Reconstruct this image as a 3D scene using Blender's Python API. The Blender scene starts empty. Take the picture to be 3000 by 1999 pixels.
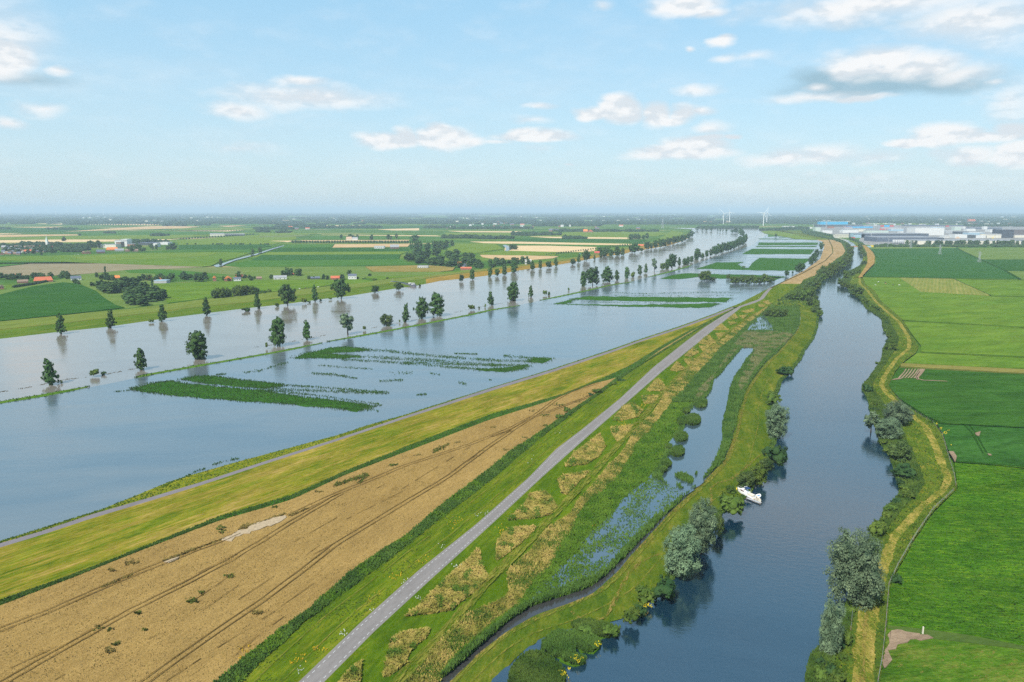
import bpy, bmesh, math, random
import numpy as np
from mathutils import Vector, noise as mnoise
random.seed(7); rng = np.random.default_rng(7)
SC = bpy.context.scene
COL = SC.collection
R = math.radians

# ------------------------------------------------------------------ camera
HAZE = 7.8e-5
CAM_H = 105.0
FPX = 2150.0                       # focal length in photo pixels (photo 3000 x 1999)
PITCH = math.atan(381.5 / FPX)
cam_data = bpy.data.cameras.new('camera')
cam_data.lens = FPX / 3000.0 * 36.0
cam_data.sensor_width = 36.0
cam_data.clip_start = 1.0
cam_data.clip_end = 120000.0
cam = bpy.data.objects.new('camera', cam_data)
COL.objects.link(cam)
cam.location = (0, 0, CAM_H)
cam.rotation_euler = (math.pi / 2 - PITCH, 0, 0)
SC.camera = cam

# ------------------------------------------------------------------ render look
SC.view_settings.view_transform = 'Standard'
SC.view_settings.look = 'None'
SC.view_settings.gamma = 1.0
SC.view_settings.use_curve_mapping = False
SC.view_settings.exposure = 0.72
SC.render.engine = 'CYCLES'
cy = SC.cycles
cy.max_bounces = 5; cy.diffuse_bounces = 2; cy.glossy_bounces = 2; cy.transmission_bounces = 2
cy.volume_bounces = 0; cy.transparent_max_bounces = 4
cy.use_denoising = False   # at 128 samples the fine grain reads like the photograph's own
cy.caustics_reflective = False; cy.caustics_refractive = False
cy.sample_clamp_indirect = 4.0

# ------------------------------------------------------------------ projection helpers
SP, CP = math.sin(PITCH), math.cos(PITCH)
def P(x, y, z=0.0):
    """point of the plane at height z that the photograph shows at pixel (x, y)"""
    u = (x - 1500.0) / FPX; v = (999.5 - y) / FPX
    dx, dy, dz = u, CP + v * SP, -SP + v * CP
    t = (CAM_H - z) / (-dz)
    return Vector((t * dx, t * dy, z))
def mpp(p):
    """metres per photo pixel at the world point p"""
    return (p.y * CP + (CAM_H - p.z) * SP) / FPX
def height_to(p, ytop):
    v = (999.5 - ytop) / FPX
    return CAM_H + p.y * (-SP + v * CP) / (CP + v * SP) - p.z
def S(v): return tuple(((c / 255.0 + 0.055) / 1.055) ** 2.4 if c > 10 else c / 255.0 / 12.92 for c in v)

# ------------------------------------------------------------------ sun and sky
SUN_EL, SUN_AZ = R(50), R(212)     # azimuth clockwise from +Y: behind the camera, to its left
sun_dir = Vector((math.sin(SUN_AZ) * math.cos(SUN_EL), math.cos(SUN_AZ) * math.cos(SUN_EL), math.sin(SUN_EL)))
sd = bpy.data.lights.new('sun', 'SUN'); sd.energy = 3.9; sd.angle = R(0.8); sd.color = (1.0, 0.94, 0.84)
sun = bpy.data.objects.new('sun', sd); COL.objects.link(sun)
sun.rotation_euler = (-sun_dir).to_track_quat('-Z', 'Y').to_euler()

world = bpy.data.worlds.new('World'); SC.world = world; world.use_nodes = True
wn, wl = world.node_tree.nodes, world.node_tree.links
wn.clear()
def WN(t, **k):
    n = wn.new(t)
    for a, b in k.items(): setattr(n, a, b)
    return n
def wmath(op, a, b=None, c=None):
    n = WN('ShaderNodeMath', operation=op)
    for i, q in enumerate((a, b, c)):
        if q is None: continue
        if isinstance(q, (int, float)): n.inputs[i].default_value = q
        else: wl.new(q, n.inputs[i])
    return n.outputs[0]
def wvec(op, a, b):
    n = WN('ShaderNodeVectorMath', operation=op)
    for i, q in enumerate((a, b)):
        if isinstance(q, tuple): n.inputs[i].default_value = q
        else: wl.new(q, n.inputs[i])
    return n
sky = WN('ShaderNodeTexSky'); sky.sky_type = 'NISHITA'; sky.sun_disc = False
sky.sun_elevation = SUN_EL; sky.sun_rotation = SUN_AZ
sky.air_density = 1.0; sky.dust_density = 1.2; sky.ozone_density = 1.6; sky.altitude = 100
tc = WN('ShaderNodeTexCoord')
sep = WN('ShaderNodeSeparateXYZ'); wl.new(tc.outputs['Generated'], sep.inputs[0])
az = wmath('ARCTAN2', sep.outputs[0], sep.outputs[1])
el = wmath('ARCSINE', sep.outputs[2])
ae = WN('ShaderNodeCombineXYZ'); wl.new(az, ae.inputs[0]); wl.new(el, ae.inputs[1])
# ragged edges: the cloud coordinates are shifted by a noise
def wnoise(scale3, sc, det, rough=0.55, off=(0, 0, 0)):
    m = WN('ShaderNodeMapping'); m.inputs['Scale'].default_value = scale3; m.inputs['Location'].default_value = off
    wl.new(ae.outputs[0], m.inputs[0])
    n = WN('ShaderNodeTexNoise'); n.inputs['Scale'].default_value = sc; n.inputs['Detail'].default_value = det
    n.inputs['Roughness'].default_value = rough
    wl.new(m.outputs[0], n.inputs['Vector']); return n
nz = wnoise((1, 2.2, 1), 14, 5, 0.52)
nz_up = wnoise((1, 2.2, 1), 14, 5, 0.52, (0, 0.018, 0))
w1 = wvec('SUBTRACT', nz.outputs['Color'], (0.5, 0.5, 0.5))
w2 = wvec('MULTIPLY', w1.outputs[0], (0.05, 0.022, 0.0))
aew = wvec('ADD', ae.outputs[0], w2.outputs[0])
CLOUDS = [  # centre x, y, full width, full height (photo pixels), strength
 (900,285,520,60,.62),(700,318,200,48,.62),(886,247,170,26,.6),(1050,288,220,26,.4),(690,426,250,36,.34),
 (1150,408,200,44,1.1),(1185,398,90,54,1.0),(1300,402,200,56,1.1),(1290,386,90,44,1.0),(1385,410,90,36,.8),
 (1560,395,270,30,1.0),(1450,412,120,20,.5),
 (5,165,140,84,1.0),(40,120,210,170,.42),(160,206,84,30,.62),(120,316,120,40,.5),(20,356,84,30,.6),
 (1740,330,120,36,1.0),(1818,318,120,74,1.2),(1908,335,110,66,1.1),(1940,350,170,30,.9),(2000,330,120,44,.8),(2060,332,90,26,.6),
 (1990,448,330,40,1.1),(2030,428,200,56,1.0),(2070,402,130,22,.8),(2140,400,50,14,.9),(2090,376,120,30,.45),
 (2290,458,260,44,.62),(2400,450,260,50,.55),(2560,456,220,44,.42),(2500,520,460,34,.26),
 (2690,415,130,20,.9),(2775,395,150,52,1.1),(2860,404,160,30,.9),(2947,386,110,44,1.0),
 (2840,458,190,44,.7),(2985,450,130,62,1.1),(2580,182,250,74,.85),(2520,200,150,50,.8),(2700,190,230,66,.75),(2820,205,190,66,.5),
 (2380,290,300,28,.5),(2510,292,190,20,.8),(2390,262,90,22,.5),
 (2560,18,720,74,.62),(2300,60,240,50,.4),(2900,60,520,130,.5),(2010,16,220,44,.85),(2085,34,120,28,.7),(1750,14,90,34,.45),
 (2112,125,74,26,.85),(2030,146,34,12,.5),(2130,170,90,20,.4),(2210,164,120,18,.35),(2055,264,140,30,.42),(1575,312,130,24,.5),
 (1560,356,130,22,.4),(1660,482,30,9,.5),(2905,236,70,20,.45),(2960,300,180,120,.36),(1580,432,100,24,.26),(1950,560,700,24,.16),(2600,560,600,26,.18),
]
DARK = [(2590,240,560,74,1.0),(2420,232,240,56,.75),(2760,250,330,50,.7),(100,232,240,36,.5),(2640,60,500,40,.25)]
def to_ae(x, y):
    u = (x - 1500.0) / FPX; v = (999.5 - y) / FPX
    d = Vector((u, CP + v * SP, -SP + v * CP)).normalized()
    return math.atan2(d.x, d.y), math.asin(d.z)
def blobs(lst):
    acc = None
    for (x, y, w, h, s) in lst:
        a, e = to_ae(x, y)
        d = wvec('SUBTRACT', aew.outputs[0], (a, e, 0))
        d = wvec('MULTIPLY', d.outputs[0], (FPX / (w * .60), FPX / (h * .72), 0))
        l = wvec('LENGTH', d.outputs[0], (0, 0, 0)).outputs['Value']
        v = wmath('MULTIPLY_ADD', l, -s, s)
        acc = v if acc is None else wmath('MAXIMUM', acc, v)
    return acc
bl = blobs(CLOUDS); dk = blobs(DARK)
# sky outside the picture carries the same kind of scattered cloud
away = wmath('GREATER_THAN', wmath('ABSOLUTE', az), 0.72)
high = wmath('GREATER_THAN', el, 0.34)
outm = wmath('MAXIMUM', away, high)
gen = wnoise((1, 2.6, 1), 2.4, 4, 0.6, (3.1, 0.4, 0))
genv = wmath('MULTIPLY', wmath('MULTIPLY_ADD', gen.outputs[0], 3.0, -1.62), outm)
bl = wmath('MAXIMUM', bl, genv)
def smooth(v, a, b):
    n = WN('ShaderNodeMapRange', interpolation_type='SMOOTHSTEP'); n.inputs[1].default_value = a; n.inputs[2].default_value = b
    wl.new(v, n.inputs[0]); return n.outputs[0]
body = wmath('MULTIPLY_ADD', nz.outputs[0], 0.55, wmath('SUBTRACT', bl, 0.275))
alpha = wmath('MULTIPLY', smooth(body, -0.05, 0.58), 0.95)
thin = wnoise((1, 3.0, 1), 3.2, 5, 0.62, (1.7, 2.9, 0))
alpha = wmath('MAXIMUM', alpha, wmath('MULTIPLY', smooth(thin.outputs[0], 0.44, 0.76), 0.26))
dalpha = wmath('MULTIPLY', smooth(wmath('MULTIPLY_ADD', nz.outputs[0], 0.4, wmath('SUBTRACT', dk, 0.2)), 0.02, 0.6), 0.85)
lit = smooth(wmath('SUBTRACT', nz.outputs[0], nz_up.outputs[0]), -0.07, 0.06)
mixc = WN('ShaderNodeMixRGB'); mixc.inputs[1].default_value = (4.55, 4.9, 5.2, 1); mixc.inputs[2].default_value = (5.95, 5.95, 5.95, 1)
wl.new(lit, mixc.inputs[0])
tint = WN('ShaderNodeMixRGB', blend_type='MULTIPLY'); tint.inputs[0].default_value = 1; tint.inputs[2].default_value = (1.0, 1.05, 1.04, 1)
wl.new(sky.outputs[0], tint.inputs[1])
SKY_TINT = tint
vr = WN('ShaderNodeValToRGB'); ve = vr.color_ramp.elements
for i_, (p_, c_) in enumerate([(0.0,(.46,.55,.595)),(.12,(.355,.53,.63)),(.32,(.24,.48,.66)),(1.0,(.12,.28,.50))]):
    if i_ > 1: ve.new(p_)
    ve[i_].position = p_; ve[i_].color = (*c_, 1)
wl.new(wmath('MAXIMUM', el, 0.0), vr.inputs[0])
vs10 = WN('ShaderNodeVectorMath', operation='SCALE'); vs10.inputs['Scale'].default_value = 9.0; wl.new(vr.outputs[0], vs10.inputs[0])
veil = WN('ShaderNodeMixRGB'); veil.inputs[0].default_value = 0.72; wl.new(vs10.outputs[0], veil.inputs[2])
wl.new(tint.outputs[0], veil.inputs[1])
md = WN('ShaderNodeMixRGB'); md.inputs[2].default_value = (2.0, 3.1, 3.75, 1)
wl.new(dalpha, md.inputs[0]); wl.new(veil.outputs[0], md.inputs[1])
mx = WN('ShaderNodeMixRGB'); wl.new(alpha, mx.inputs[0]); wl.new(md.outputs[0], mx.inputs[1]); wl.new(mixc.outputs[0], mx.inputs[2])
bg = WN('ShaderNodeBackground'); bg.inputs[1].default_value = 0.1
wl.new(mx.outputs[0], bg.inputs[0])
wo = WN('ShaderNodeOutputWorld'); wl.new(bg.outputs[0], wo.inputs[0])
world.cycles.sampling_method = 'MANUAL'; world.cycles.sample_map_resolution = 512

# ------------------------------------------------------------------ tagging
def tag(o, label=None, cat=None, group=None, kind=None):
    if label: o['label'] = label
    if cat: o['category'] = cat
    if group: o['group'] = group
    if kind: o['kind'] = kind
    return o
def link(name, me, parent=None):
    o = bpy.data.objects.new(name, me); COL.objects.link(o)
    if parent is not None: o.parent = parent
    return o
def empty(name, loc=(0, 0, 0), rz=0.0):
    o = bpy.data.objects.new(name, None); COL.objects.link(o); o.location = loc; o.rotation_euler = (0, 0, rz)
    o.empty_display_size = 1.0
    return o
def mesh(name, verts, faces, mat=None, smooth=False):
    me = bpy.data.meshes.new(name)
    me.from_pydata([tuple(v) for v in verts], [], [tuple(f) for f in faces])
    if mat is not None: me.materials.append(mat)
    if smooth: me.shade_smooth()
    me.update(); return me
def mesh_np(name, V, F, mats=None, smooth=False, mi=None):
    """V (n,3), F (m,k) arrays: quick mesh of equal sided faces"""
    me = bpy.data.meshes.new(name)
    V = np.asarray(V, dtype=np.float32); F = np.asarray(F, dtype=np.int32)
    k = F.shape[1]
    me.vertices.add(len(V)); me.vertices.foreach_set('co', V.ravel())
    me.loops.add(F.size); me.loops.foreach_set('vertex_index', F.ravel())
    me.polygons.add(len(F)); me.polygons.foreach_set('loop_start', np.arange(0, F.size, k, dtype=np.int32))
    for m in (mats or []): me.materials.append(m)
    if mi is not None: me.polygons.foreach_set('material_index', np.asarray(mi, dtype=np.int32))
    if smooth: me.polygons.foreach_set('use_smooth', np.ones(len(F), dtype=bool))
    me.update(calc_edges=True); me.validate(); return me
class MB:
    """collects simple solids into one mesh with one material"""
    def __init__(s): s.v = []; s.f = []
    def add(s, vs, fs):
        b = len(s.v); s.v += [tuple(v) for v in vs]; s.f += [tuple(b + i for i in f) for f in fs]; return s
    def box(s, x0, x1, y0, y1, z0, z1):
        return s.add([(x0,y0,z0),(x1,y0,z0),(x1,y1,z0),(x0,y1,z0),(x0,y0,z1),(x1,y0,z1),(x1,y1,z1),(x0,y1,z1)],
                     [(0,3,2,1),(4,5,6,7),(0,1,5,4),(1,2,6,5),(2,3,7,6),(3,0,4,7)])
    def tube(s, pts, rad, n=6, cap=True):
        pts = [Vector(p) for p in pts]
        rad = rad if isinstance(rad, (list, tuple)) else [rad] * len(pts)
        b = len(s.v)
        for i, p in enumerate(pts):
            d = (pts[min(i+1, len(pts)-1)] - pts[max(i-1, 0)]).normalized()
            u = d.cross(Vector((0, 0, 1)) if abs(d.z) < .9 else Vector((1, 0, 0))).normalized(); w = d.cross(u)
            for k in range(n):
                a = 2 * math.pi * k / n
                s.v.append(tuple(p + (u * math.cos(a) + w * math.sin(a)) * rad[i]))
        for i in range(len(pts) - 1):
            for k in range(n):
                a, c = b + i*n + k, b + i*n + (k+1) % n
                s.f.append((a, c, c + n, a + n))
        if cap:
            s.f.append(tuple(b + k for k in range(n))[::-1]); s.f.append(tuple(b + (len(pts)-1)*n + k for k in range(n)))
        return s
    def me(s, name, mat, smooth=False): return mesh(name, s.v, s.f, mat, smooth)
    def build(s, name, mat, parent=None, smooth=False): return link(name, s.me(name, mat, smooth), parent)

# ------------------------------------------------------------------ materials
def new_mat(name):
    m = bpy.data.materials.new(name); m.use_nodes = True
    nt = m.node_tree; b = nt.nodes['Principled BSDF']
    return m, nt, nt.nodes, nt.links, b
def nmath(nt, op, a, b=None, c=None):
    n = nt.nodes.new('ShaderNodeMath'); n.operation = op
    for i, q in enumerate((a, b, c)):
        if q is None: continue
        if isinstance(q, (int, float)): n.inputs[i].default_value = q
        else: nt.links.new(q, n.inputs[i])
    return n.outputs[0]
def nnoise(nt, vec, scale, det=3, rough=.55, dist=0.0):
    n = nt.nodes.new('ShaderNodeTexNoise'); n.inputs['Scale'].default_value = scale
    n.inputs['Detail'].default_value = det; n.inputs['Roughness'].default_value = rough; n.inputs['Distortion'].default_value = dist
    nt.links.new(vec, n.inputs['Vector']); return n.outputs[0]
def nmap(nt, vec, ang=0.0, sc=(1, 1, 1)):
    m = nt.nodes.new('ShaderNodeMapping'); m.vector_type = 'TEXTURE'
    m.inputs['Rotation'].default_value = (0, 0, ang); m.inputs['Scale'].default_value = sc
    nt.links.new(vec, m.inputs[0]); return m.outputs[0]
def nramp(nt, fac, cols):
    r = nt.nodes.new('ShaderNodeValToRGB'); e = r.color_ramp.elements
    while len(e) < len(cols): e.new(0.5)
    for i, (p, c) in enumerate(cols): e[i].position = p; e[i].color = (*c[:3], 1)
    nt.links.new(fac, r.inputs[0]); return r.outputs[0]
def plain(name, col, rough=.75, metal=0.0, var=0.12, scale=1.5, spec=.3):
    """paint, brick, metal...: a base colour broken by a weathering noise"""
    m, nt, N, L, b = new_mat(name)
    g = N.new('ShaderNodeNewGeometry')
    f = nnoise(nt, g.outputs['Position'], scale, 4, .6)
    c = nramp(nt, f, [(.3, tuple(max(0, q*(1-var)) for q in col)), (.7, tuple(min(1, q*(1+var)) for q in col))])
    L.new(c, b.inputs['Base Color']); b.inputs['Roughness'].default_value = rough; b.inputs['Metallic'].default_value = metal
    b.inputs['Specular IOR Level'].default_value = spec
    return m
def ground(name, cols, ang=0.0, big=(60, 60), mid=(8, 8), fine=(.7, .7), w=(.35, .35, .3), stripe=None, bump=.25, contrast=1.0, patch=None, vary=.55, tone=(.88, .84, .48)):
    """soil, grass, crops. cols: ramp; stripe: (period metres, strength); patch: (scale, threshold, colour)"""
    cols = [(p_, tuple(q * t_ for q, t_ in zip(c_, tone))) for p_, c_ in cols]
    m, nt, N, L, b = new_mat(name)
    g = N.new('ShaderNodeNewGeometry'); pos = g.outputs['Position']
    n1 = nnoise(nt, nmap(nt, pos, ang, (big[0], big[1], 50)), 1.0, 3, .55)
    n2 = nnoise(nt, nmap(nt, pos, ang, (mid[0], mid[1], 20)), 1.0, 4, .6, .4)
    n3 = nnoise(nt, nmap(nt, pos, ang, (fine[0], fine[1], 2)), 1.0, 3, .7)
    s = nmath(nt, 'MULTIPLY', n1, w[0]); s = nmath(nt, 'MULTIPLY_ADD', n2, w[1], s); s = nmath(nt, 'MULTIPLY_ADD', n3, w[2], s)
    tot = sum(w)
    if stripe:
        wv = N.new('ShaderNodeTexWave'); wv.wave_type = 'BANDS'; wv.bands_direction = 'Y'; wv.wave_profile = 'SIN'
        wv.inputs['Scale'].default_value = 1.0; wv.inputs['Distortion'].default_value = 1.2; wv.inputs['Detail'].default_value = 2
        wv.inputs['Detail Scale'].default_value = .3
        L.new(nmap(nt, pos, ang, (stripe[0] * 1.6 * 4, stripe[0] * 1.6, 50)), wv.inputs['Vector'])
        s = nmath(nt, 'MULTIPLY_ADD', wv.outputs['Fac'], stripe[1], s); s = nmath(nt, 'SUBTRACT', s, stripe[1] * .5)
    k = 3.2 * contrast / tot
    s = nmath(nt, 'MULTIPLY_ADD', s, k, .5 - .5 * tot * k)
    c = nramp(nt, s, cols)
    if patch:
        n4 = nnoise(nt, nmap(nt, pos, ang, (patch[0], patch[0] * .5, 50)), 1.0, 4, .6, .6)
        mr = N.new('ShaderNodeMapRange'); mr.interpolation_type = 'SMOOTHSTEP'
        mr.inputs[1].default_value = patch[1]; mr.inputs[2].default_value = patch[1] + .07
        L.new(n4, mr.inputs[0])
        mm = N.new('ShaderNodeMixRGB'); L.new(mr.outputs[0], mm.inputs[0]); L.new(c, mm.inputs[1]); mm.inputs[2].default_value = (*patch[2], 1)
        c = mm.outputs[0]
    # uneven growth: broad and fine tone differences over the whole sheet
    v1 = nnoise(nt, nmap(nt, pos, ang + .2, (34, 13, 50)), 1.0, 5, .7, .5); v2 = nnoise(nt, nmap(nt, pos, ang, (3.2, 1.0, 5)), 1.0, 4, .75)
    vv = nmath(nt, 'MULTIPLY_ADD', v1, 1.5 * vary, 1 - .75 * vary); vv = nmath(nt, 'ADD', vv, nmath(nt, 'MULTIPLY_ADD', v2, 1.7 * vary, -.85 * vary))
    vs_ = N.new('ShaderNodeVectorMath'); vs_.operation = 'SCALE'; L.new(c, vs_.inputs[0]); L.new(vv, vs_.inputs['Scale']); c = vs_.outputs[0]
    L.new(c, b.inputs['Base Color']); b.inputs['Roughness'].default_value = .95; b.inputs['Specular IOR Level'].default_value = 0.0
    if bump:
        bp = N.new('ShaderNodeBump'); bp.inputs['Strength'].default_value = bump; bp.inputs['Distance'].default_value = .6
        L.new(n3, bp.inputs['Height']); L.new(bp.outputs[0], b.inputs['Normal'])
    return m
def leaf(name, dark, light, rnd=.25, scale=.35, trans=.25, up=.35, cols=None):
    cols = [(p_, (c_[0] * .88, c_[1] * .86, c_[2] * .6)) for p_, c_ in (cols or [(0.0, dark), (1.0, light)])]
    m, nt, N, L, b = new_mat(name)
    g = N.new('ShaderNodeNewGeometry'); oi = N.new('ShaderNodeObjectInfo')
    f = nnoise(nt, g.outputs['Position'], scale, 3, .6)
    f = nmath(nt, 'MULTIPLY_ADD', f, 2.4, -.7)
    f = nmath(nt, 'MULTIPLY_ADD', oi.outputs['Random'], rnd * 2, f); f = nmath(nt, 'SUBTRACT', f, rnd)
    c = nramp(nt, f, cols)
    hs = N.new('ShaderNodeHueSaturation'); L.new(c, hs.inputs['Color'])
    L.new(nmath(nt, 'MULTIPLY_ADD', oi.outputs['Random'], .035, .484), hs.inputs['Hue'])
    L.new(hs.outputs[0], b.inputs['Base Color']); b.inputs['Roughness'].default_value = .7; b.inputs['Specular IOR Level'].default_value = .08
    tr = N.new('ShaderNodeBsdfTranslucent'); L.new(hs.outputs[0], tr.inputs[0])
    if up:   # a leaf card stands for many leaves: its mean normal leans to the sky
        va = N.new('ShaderNodeVectorMath'); va.operation = 'SCALE'; va.inputs['Scale'].default_value = 1 - up; L.new(g.outputs['Normal'], va.inputs[0])
        vb = N.new('ShaderNodeVectorMath'); vb.operation = 'ADD'; vb.inputs[1].default_value = (0, 0, up); L.new(va.outputs[0], vb.inputs[0])
        vc = N.new('ShaderNodeVectorMath'); vc.operation = 'NORMALIZE'; L.new(vb.outputs[0], vc.inputs[0]); L.new(vc.outputs[0], b.inputs['Normal'])
    ms = N.new('ShaderNodeMixShader'); ms.inputs[0].default_value = trans
    L.new(b.outputs[0], ms.inputs[1]); L.new(tr.outputs[0], ms.inputs[2])
    L.new(ms.outputs[0], N['Material Output'].inputs[0])
    return m
def water(name, base, r0, r1, ior, wave=(6.0, 2.5), bump=.12, patch=150.0, base2=None, ang=0.3):
    m, nt, N, L, b = new_mat(name)
    g = N.new('ShaderNodeNewGeometry'); pos = g.outputs['Position']
    pn = nnoise(nt, nmap(nt, pos, ang, (patch, patch * .28, 50)), 1.0, 4, .6, .8)
    mr = N.new('ShaderNodeMapRange'); mr.inputs[1].default_value = .38; mr.inputs[2].default_value = .64
    mr.inputs[3].default_value = r0; mr.inputs[4].default_value = r1; L.new(pn, mr.inputs[0]); L.new(mr.outputs[0], b.inputs['Roughness'])
    c = nramp(nt, pn, [(.35, base), (.68, base2 or base)]); L.new(c, b.inputs['Base Color'])
    b.inputs['IOR'].default_value = ior; b.inputs['Specular IOR Level'].default_value = .5
    a = nnoise(nt, nmap(nt, pos, ang, (wave[0], wave[0] * .45, 9)), 1.0, 3, .6)
    d = nnoise(nt, nmap(nt, pos, ang + .5, (wave[1], wave[1] * .5, 9)), 1.0, 3, .6)
    h = nmath(nt, 'MULTIPLY_ADD', d, .5, a)
    bp = N.new('ShaderNodeBump'); bp.inputs['Strength'].default_value = bump; bp.inputs['Distance'].default_value = 1.0
    L.new(h, bp.inputs['Height']); L.new(bp.outputs[0], b.inputs['Normal'])
    return m
def patchy(m, thr=.47, sc=(2.6, .9), ang=0.0):
    """worn or thin cover: holes through which the ground below shows"""
    nt = m.node_tree; N = nt.nodes; L = nt.links; b = N['Principled BSDF']; g = N.new('ShaderNodeNewGeometry')
    n1 = nnoise(nt, nmap(nt, g.outputs['Position'], ang, (sc[0], sc[1], 5)), 1.0, 5, .75)
    mr = N.new('ShaderNodeMapRange'); mr.interpolation_type = 'SMOOTHSTEP'; mr.inputs[1].default_value = thr - .10; mr.inputs[2].default_value = thr + .10
    L.new(n1, mr.inputs[0]); t = N.new('ShaderNodeBsdfTransparent'); mx_ = N.new('ShaderNodeMixShader')
    L.new(mr.outputs[0], mx_.inputs[0]); L.new(t.outputs[0], mx_.inputs[1]); L.new(b.outputs[0], mx_.inputs[2]); L.new(mx_.outputs[0], N['Material Output'].inputs[0])
    return m
_rd = P(1700, 1282) - P(912, 1999); ROAD_ANG = math.atan2(_rd.y, _rd.x)
_pd = P(800, 1348) - P(127, 1560); PATH_ANG = math.atan2(_pd.y, _pd.x)
GR = {}
# ================================================================== TERRAIN
def interp_line(pts, axis='y', win=0.02):
    """polyline in photo pixels -> smooth function of y (or x) giving the other coordinate"""
    k = 1 if axis == 'y' else 0
    p = sorted(pts, key=lambda q: q[k]); a = np.array([q[k] for q in p], float); b = np.array([q[1-k] for q in p], float)
    s0 = (b[1]-b[0]) / max(a[1]-a[0], 1e-6); s1 = (b[-1]-b[-2]) / max(a[-1]-a[-2], 1e-6)
    def raw(t):
        t = np.asarray(t, float); r = np.interp(t, a, b)
        r = np.where(t < a[0], b[0] + (t-a[0])*s0, r); return np.where(t > a[-1], b[-1] + (t-a[-1])*s1, r)
    def f(t):
        t = np.asarray(t, float)
        w = (np.abs(t - 610) * win if axis == 'y' else np.full_like(t, 600*win))
        return sum(raw(t + w * o) * g for o, g in ((-1, .15), (-.5, .22), (0, .26), (.5, .22), (1, .15)))
    return f
L0 = interp_line([(-1500,2070),(0,1586),(297,1493),(510,1406),(722,1346),(1000,1272),(1076,1246),(1182,1217),(1310,1176),(1607,1085),(1800,1021),(1863,998),(1997,954),(2093,919),(2169,888),(2250,846),(2282,831),(2355,794),(2403,759),(2414,727),(2409,708),(2384,701),(2342,692),(2307,681),(2262,676)], win=.008)
L1 = interp_line([(-1480,2070),(0,1592),(127,1555),(272,1506),(425,1462),(595,1411),(800,1344),(970,1291),(1182,1221),(1437,1138),(1607,1087),(1800,1024),(1863,1001),(1997,957),(2093,922),(2150,899)], win=.01)
L2 = interp_line([(-1480,2082),(0,1604),(127,1566),(272,1518),(425,1472),(595,1420),(800,1352),(970,1298),(1182,1228),(1437,1146),(1607,1094),(1800,1030),(1863,1006),(1997,962),(2093,927),(2158,900)], win=.01)
L3 = interp_line([(-300,1870),(0,1759),(212,1685),(425,1602),(637,1515),(850,1453),(1012,1380),(1225,1295),(1437,1214),(1650,1155),(1761,1110),(1845,1072),(1930,1019),(2002,978),(2044,957),(2155,902)], win=.012)
L4 = interp_line([(-300,1886),(0,1774),(212,1693),(425,1608),(637,1527),(850,1466),(1012,1391),(1225,1310),(1437,1229),(1607,1176),(1735,1125),(1800,1109),(1860,1078),(1935,1025),(2010,980),(2050,957),(2156,902)], win=.012)
L5 = interp_line([(633,1999),(800,1859),(906,1787),(970,1727),(1055,1655),(1195,1566),(1310,1468),(1395,1406),(1497,1321),(1539,1295),(1646,1223),(1688,1193),(1735,1163),(1794,1117),(1815,1103),(1870,1072),(1940,1028),(2013,983),(2054,957),(2157,902)], win=.008)
L6 = interp_line([(701,1999),(800,1904),(885,1825),(1055,1700),(1195,1592),(1331,1487),(1437,1405),(1480,1368),(1565,1296),(1660,1224),(1700,1193),(1748,1160),(1800,1122),(1860,1080),(1945,1028),(2020,983),(2060,957),(2158,902)], win=.012)
L7 = interp_line([(874,1999),(1055,1825),(1225,1672),(1395,1536),(1548,1400),(1629,1316),(1700,1262),(1815,1169),(1914,1076),(2006,1003),(2067,957),(2121,923),(2159,900),(2195,887),(2224,877),(2236,861),(2250,847),(2264,837),(2305,820),(2350,800),(2416,764),(2439,740),(2436,722),(2425,700),(2280,676)], win=.008)
L8 = interp_line([(949,1999),(1097,1850),(1263,1697),(1352,1617),(1450,1527),(1586,1400),(1700,1298),(1792,1218),(1937,1091),(2037,1011),(2102,957),(2140,927),(2172,900),(2214,887),(2237,876),(2247,862),(2257,849),(2270,839),(2309,821),(2354,801),(2420,764),(2442,740),(2439,722),(2428,700),(2286,676)], win=.008)
L9 = interp_line([(1195,1995),(1301,1863),(1361,1799),(1463,1765),(1497,1740),(1488,1676),(1556,1612),(1607,1544),(1675,1506),(1685,1476),(1746,1409),(1777,1371),(1830,1317),(1853,1267),(1918,1206),(1945,1153),(1983,1114),(2033,1061),(2075,1022),(2121,992),(2159,957),(2198,931),(2240,903)], win=.008)
L10 = interp_line([(1280,1999),(1352,1901),(1463,1816),(1514,1770),(1565,1697),(1599,1672),(1629,1604),(1675,1540),(1705,1485),(1756,1442),(1800,1405),(1842,1340),(1861,1298),(1899,1264),(1937,1214),(1968,1176),(2018,1130),(2044,1091),(2079,1061),(2113,1019),(2152,988),(2182,957),(2217,931),(2250,903)], win=.008)
LD = interp_line([(1285,2000),(1297,1986),(1395,1901),(1480,1825),(1553,1776),(1637,1751),(1725,1722),(1782,1681),(1839,1622),(1897,1560),(1954,1505),(2000,1462),(2046,1420),(2121,1348),(2144,1283),(2159,1225),(2182,1145),(2209,1103),(2243,1061),(2282,1026),(2328,976),(2343,950),(2343,915),(2338,900)], win=.008)
LV = interp_line([(1318,2000),(1340,1976),(1400,1916),(1488,1847),(1564,1803),(1667,1768),(1725,1746),(1755,1724),(1805,1678),(1858,1617),(1908,1562),(1958,1506),(2002,1463),(2047,1424),(2122,1350),(2145,1285),(2160,1227),(2183,1147),(2210,1105),(2244,1063),(2283,1028),(2329,977),(2344,951),(2345,915),(2340,900)], win=.008)
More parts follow.
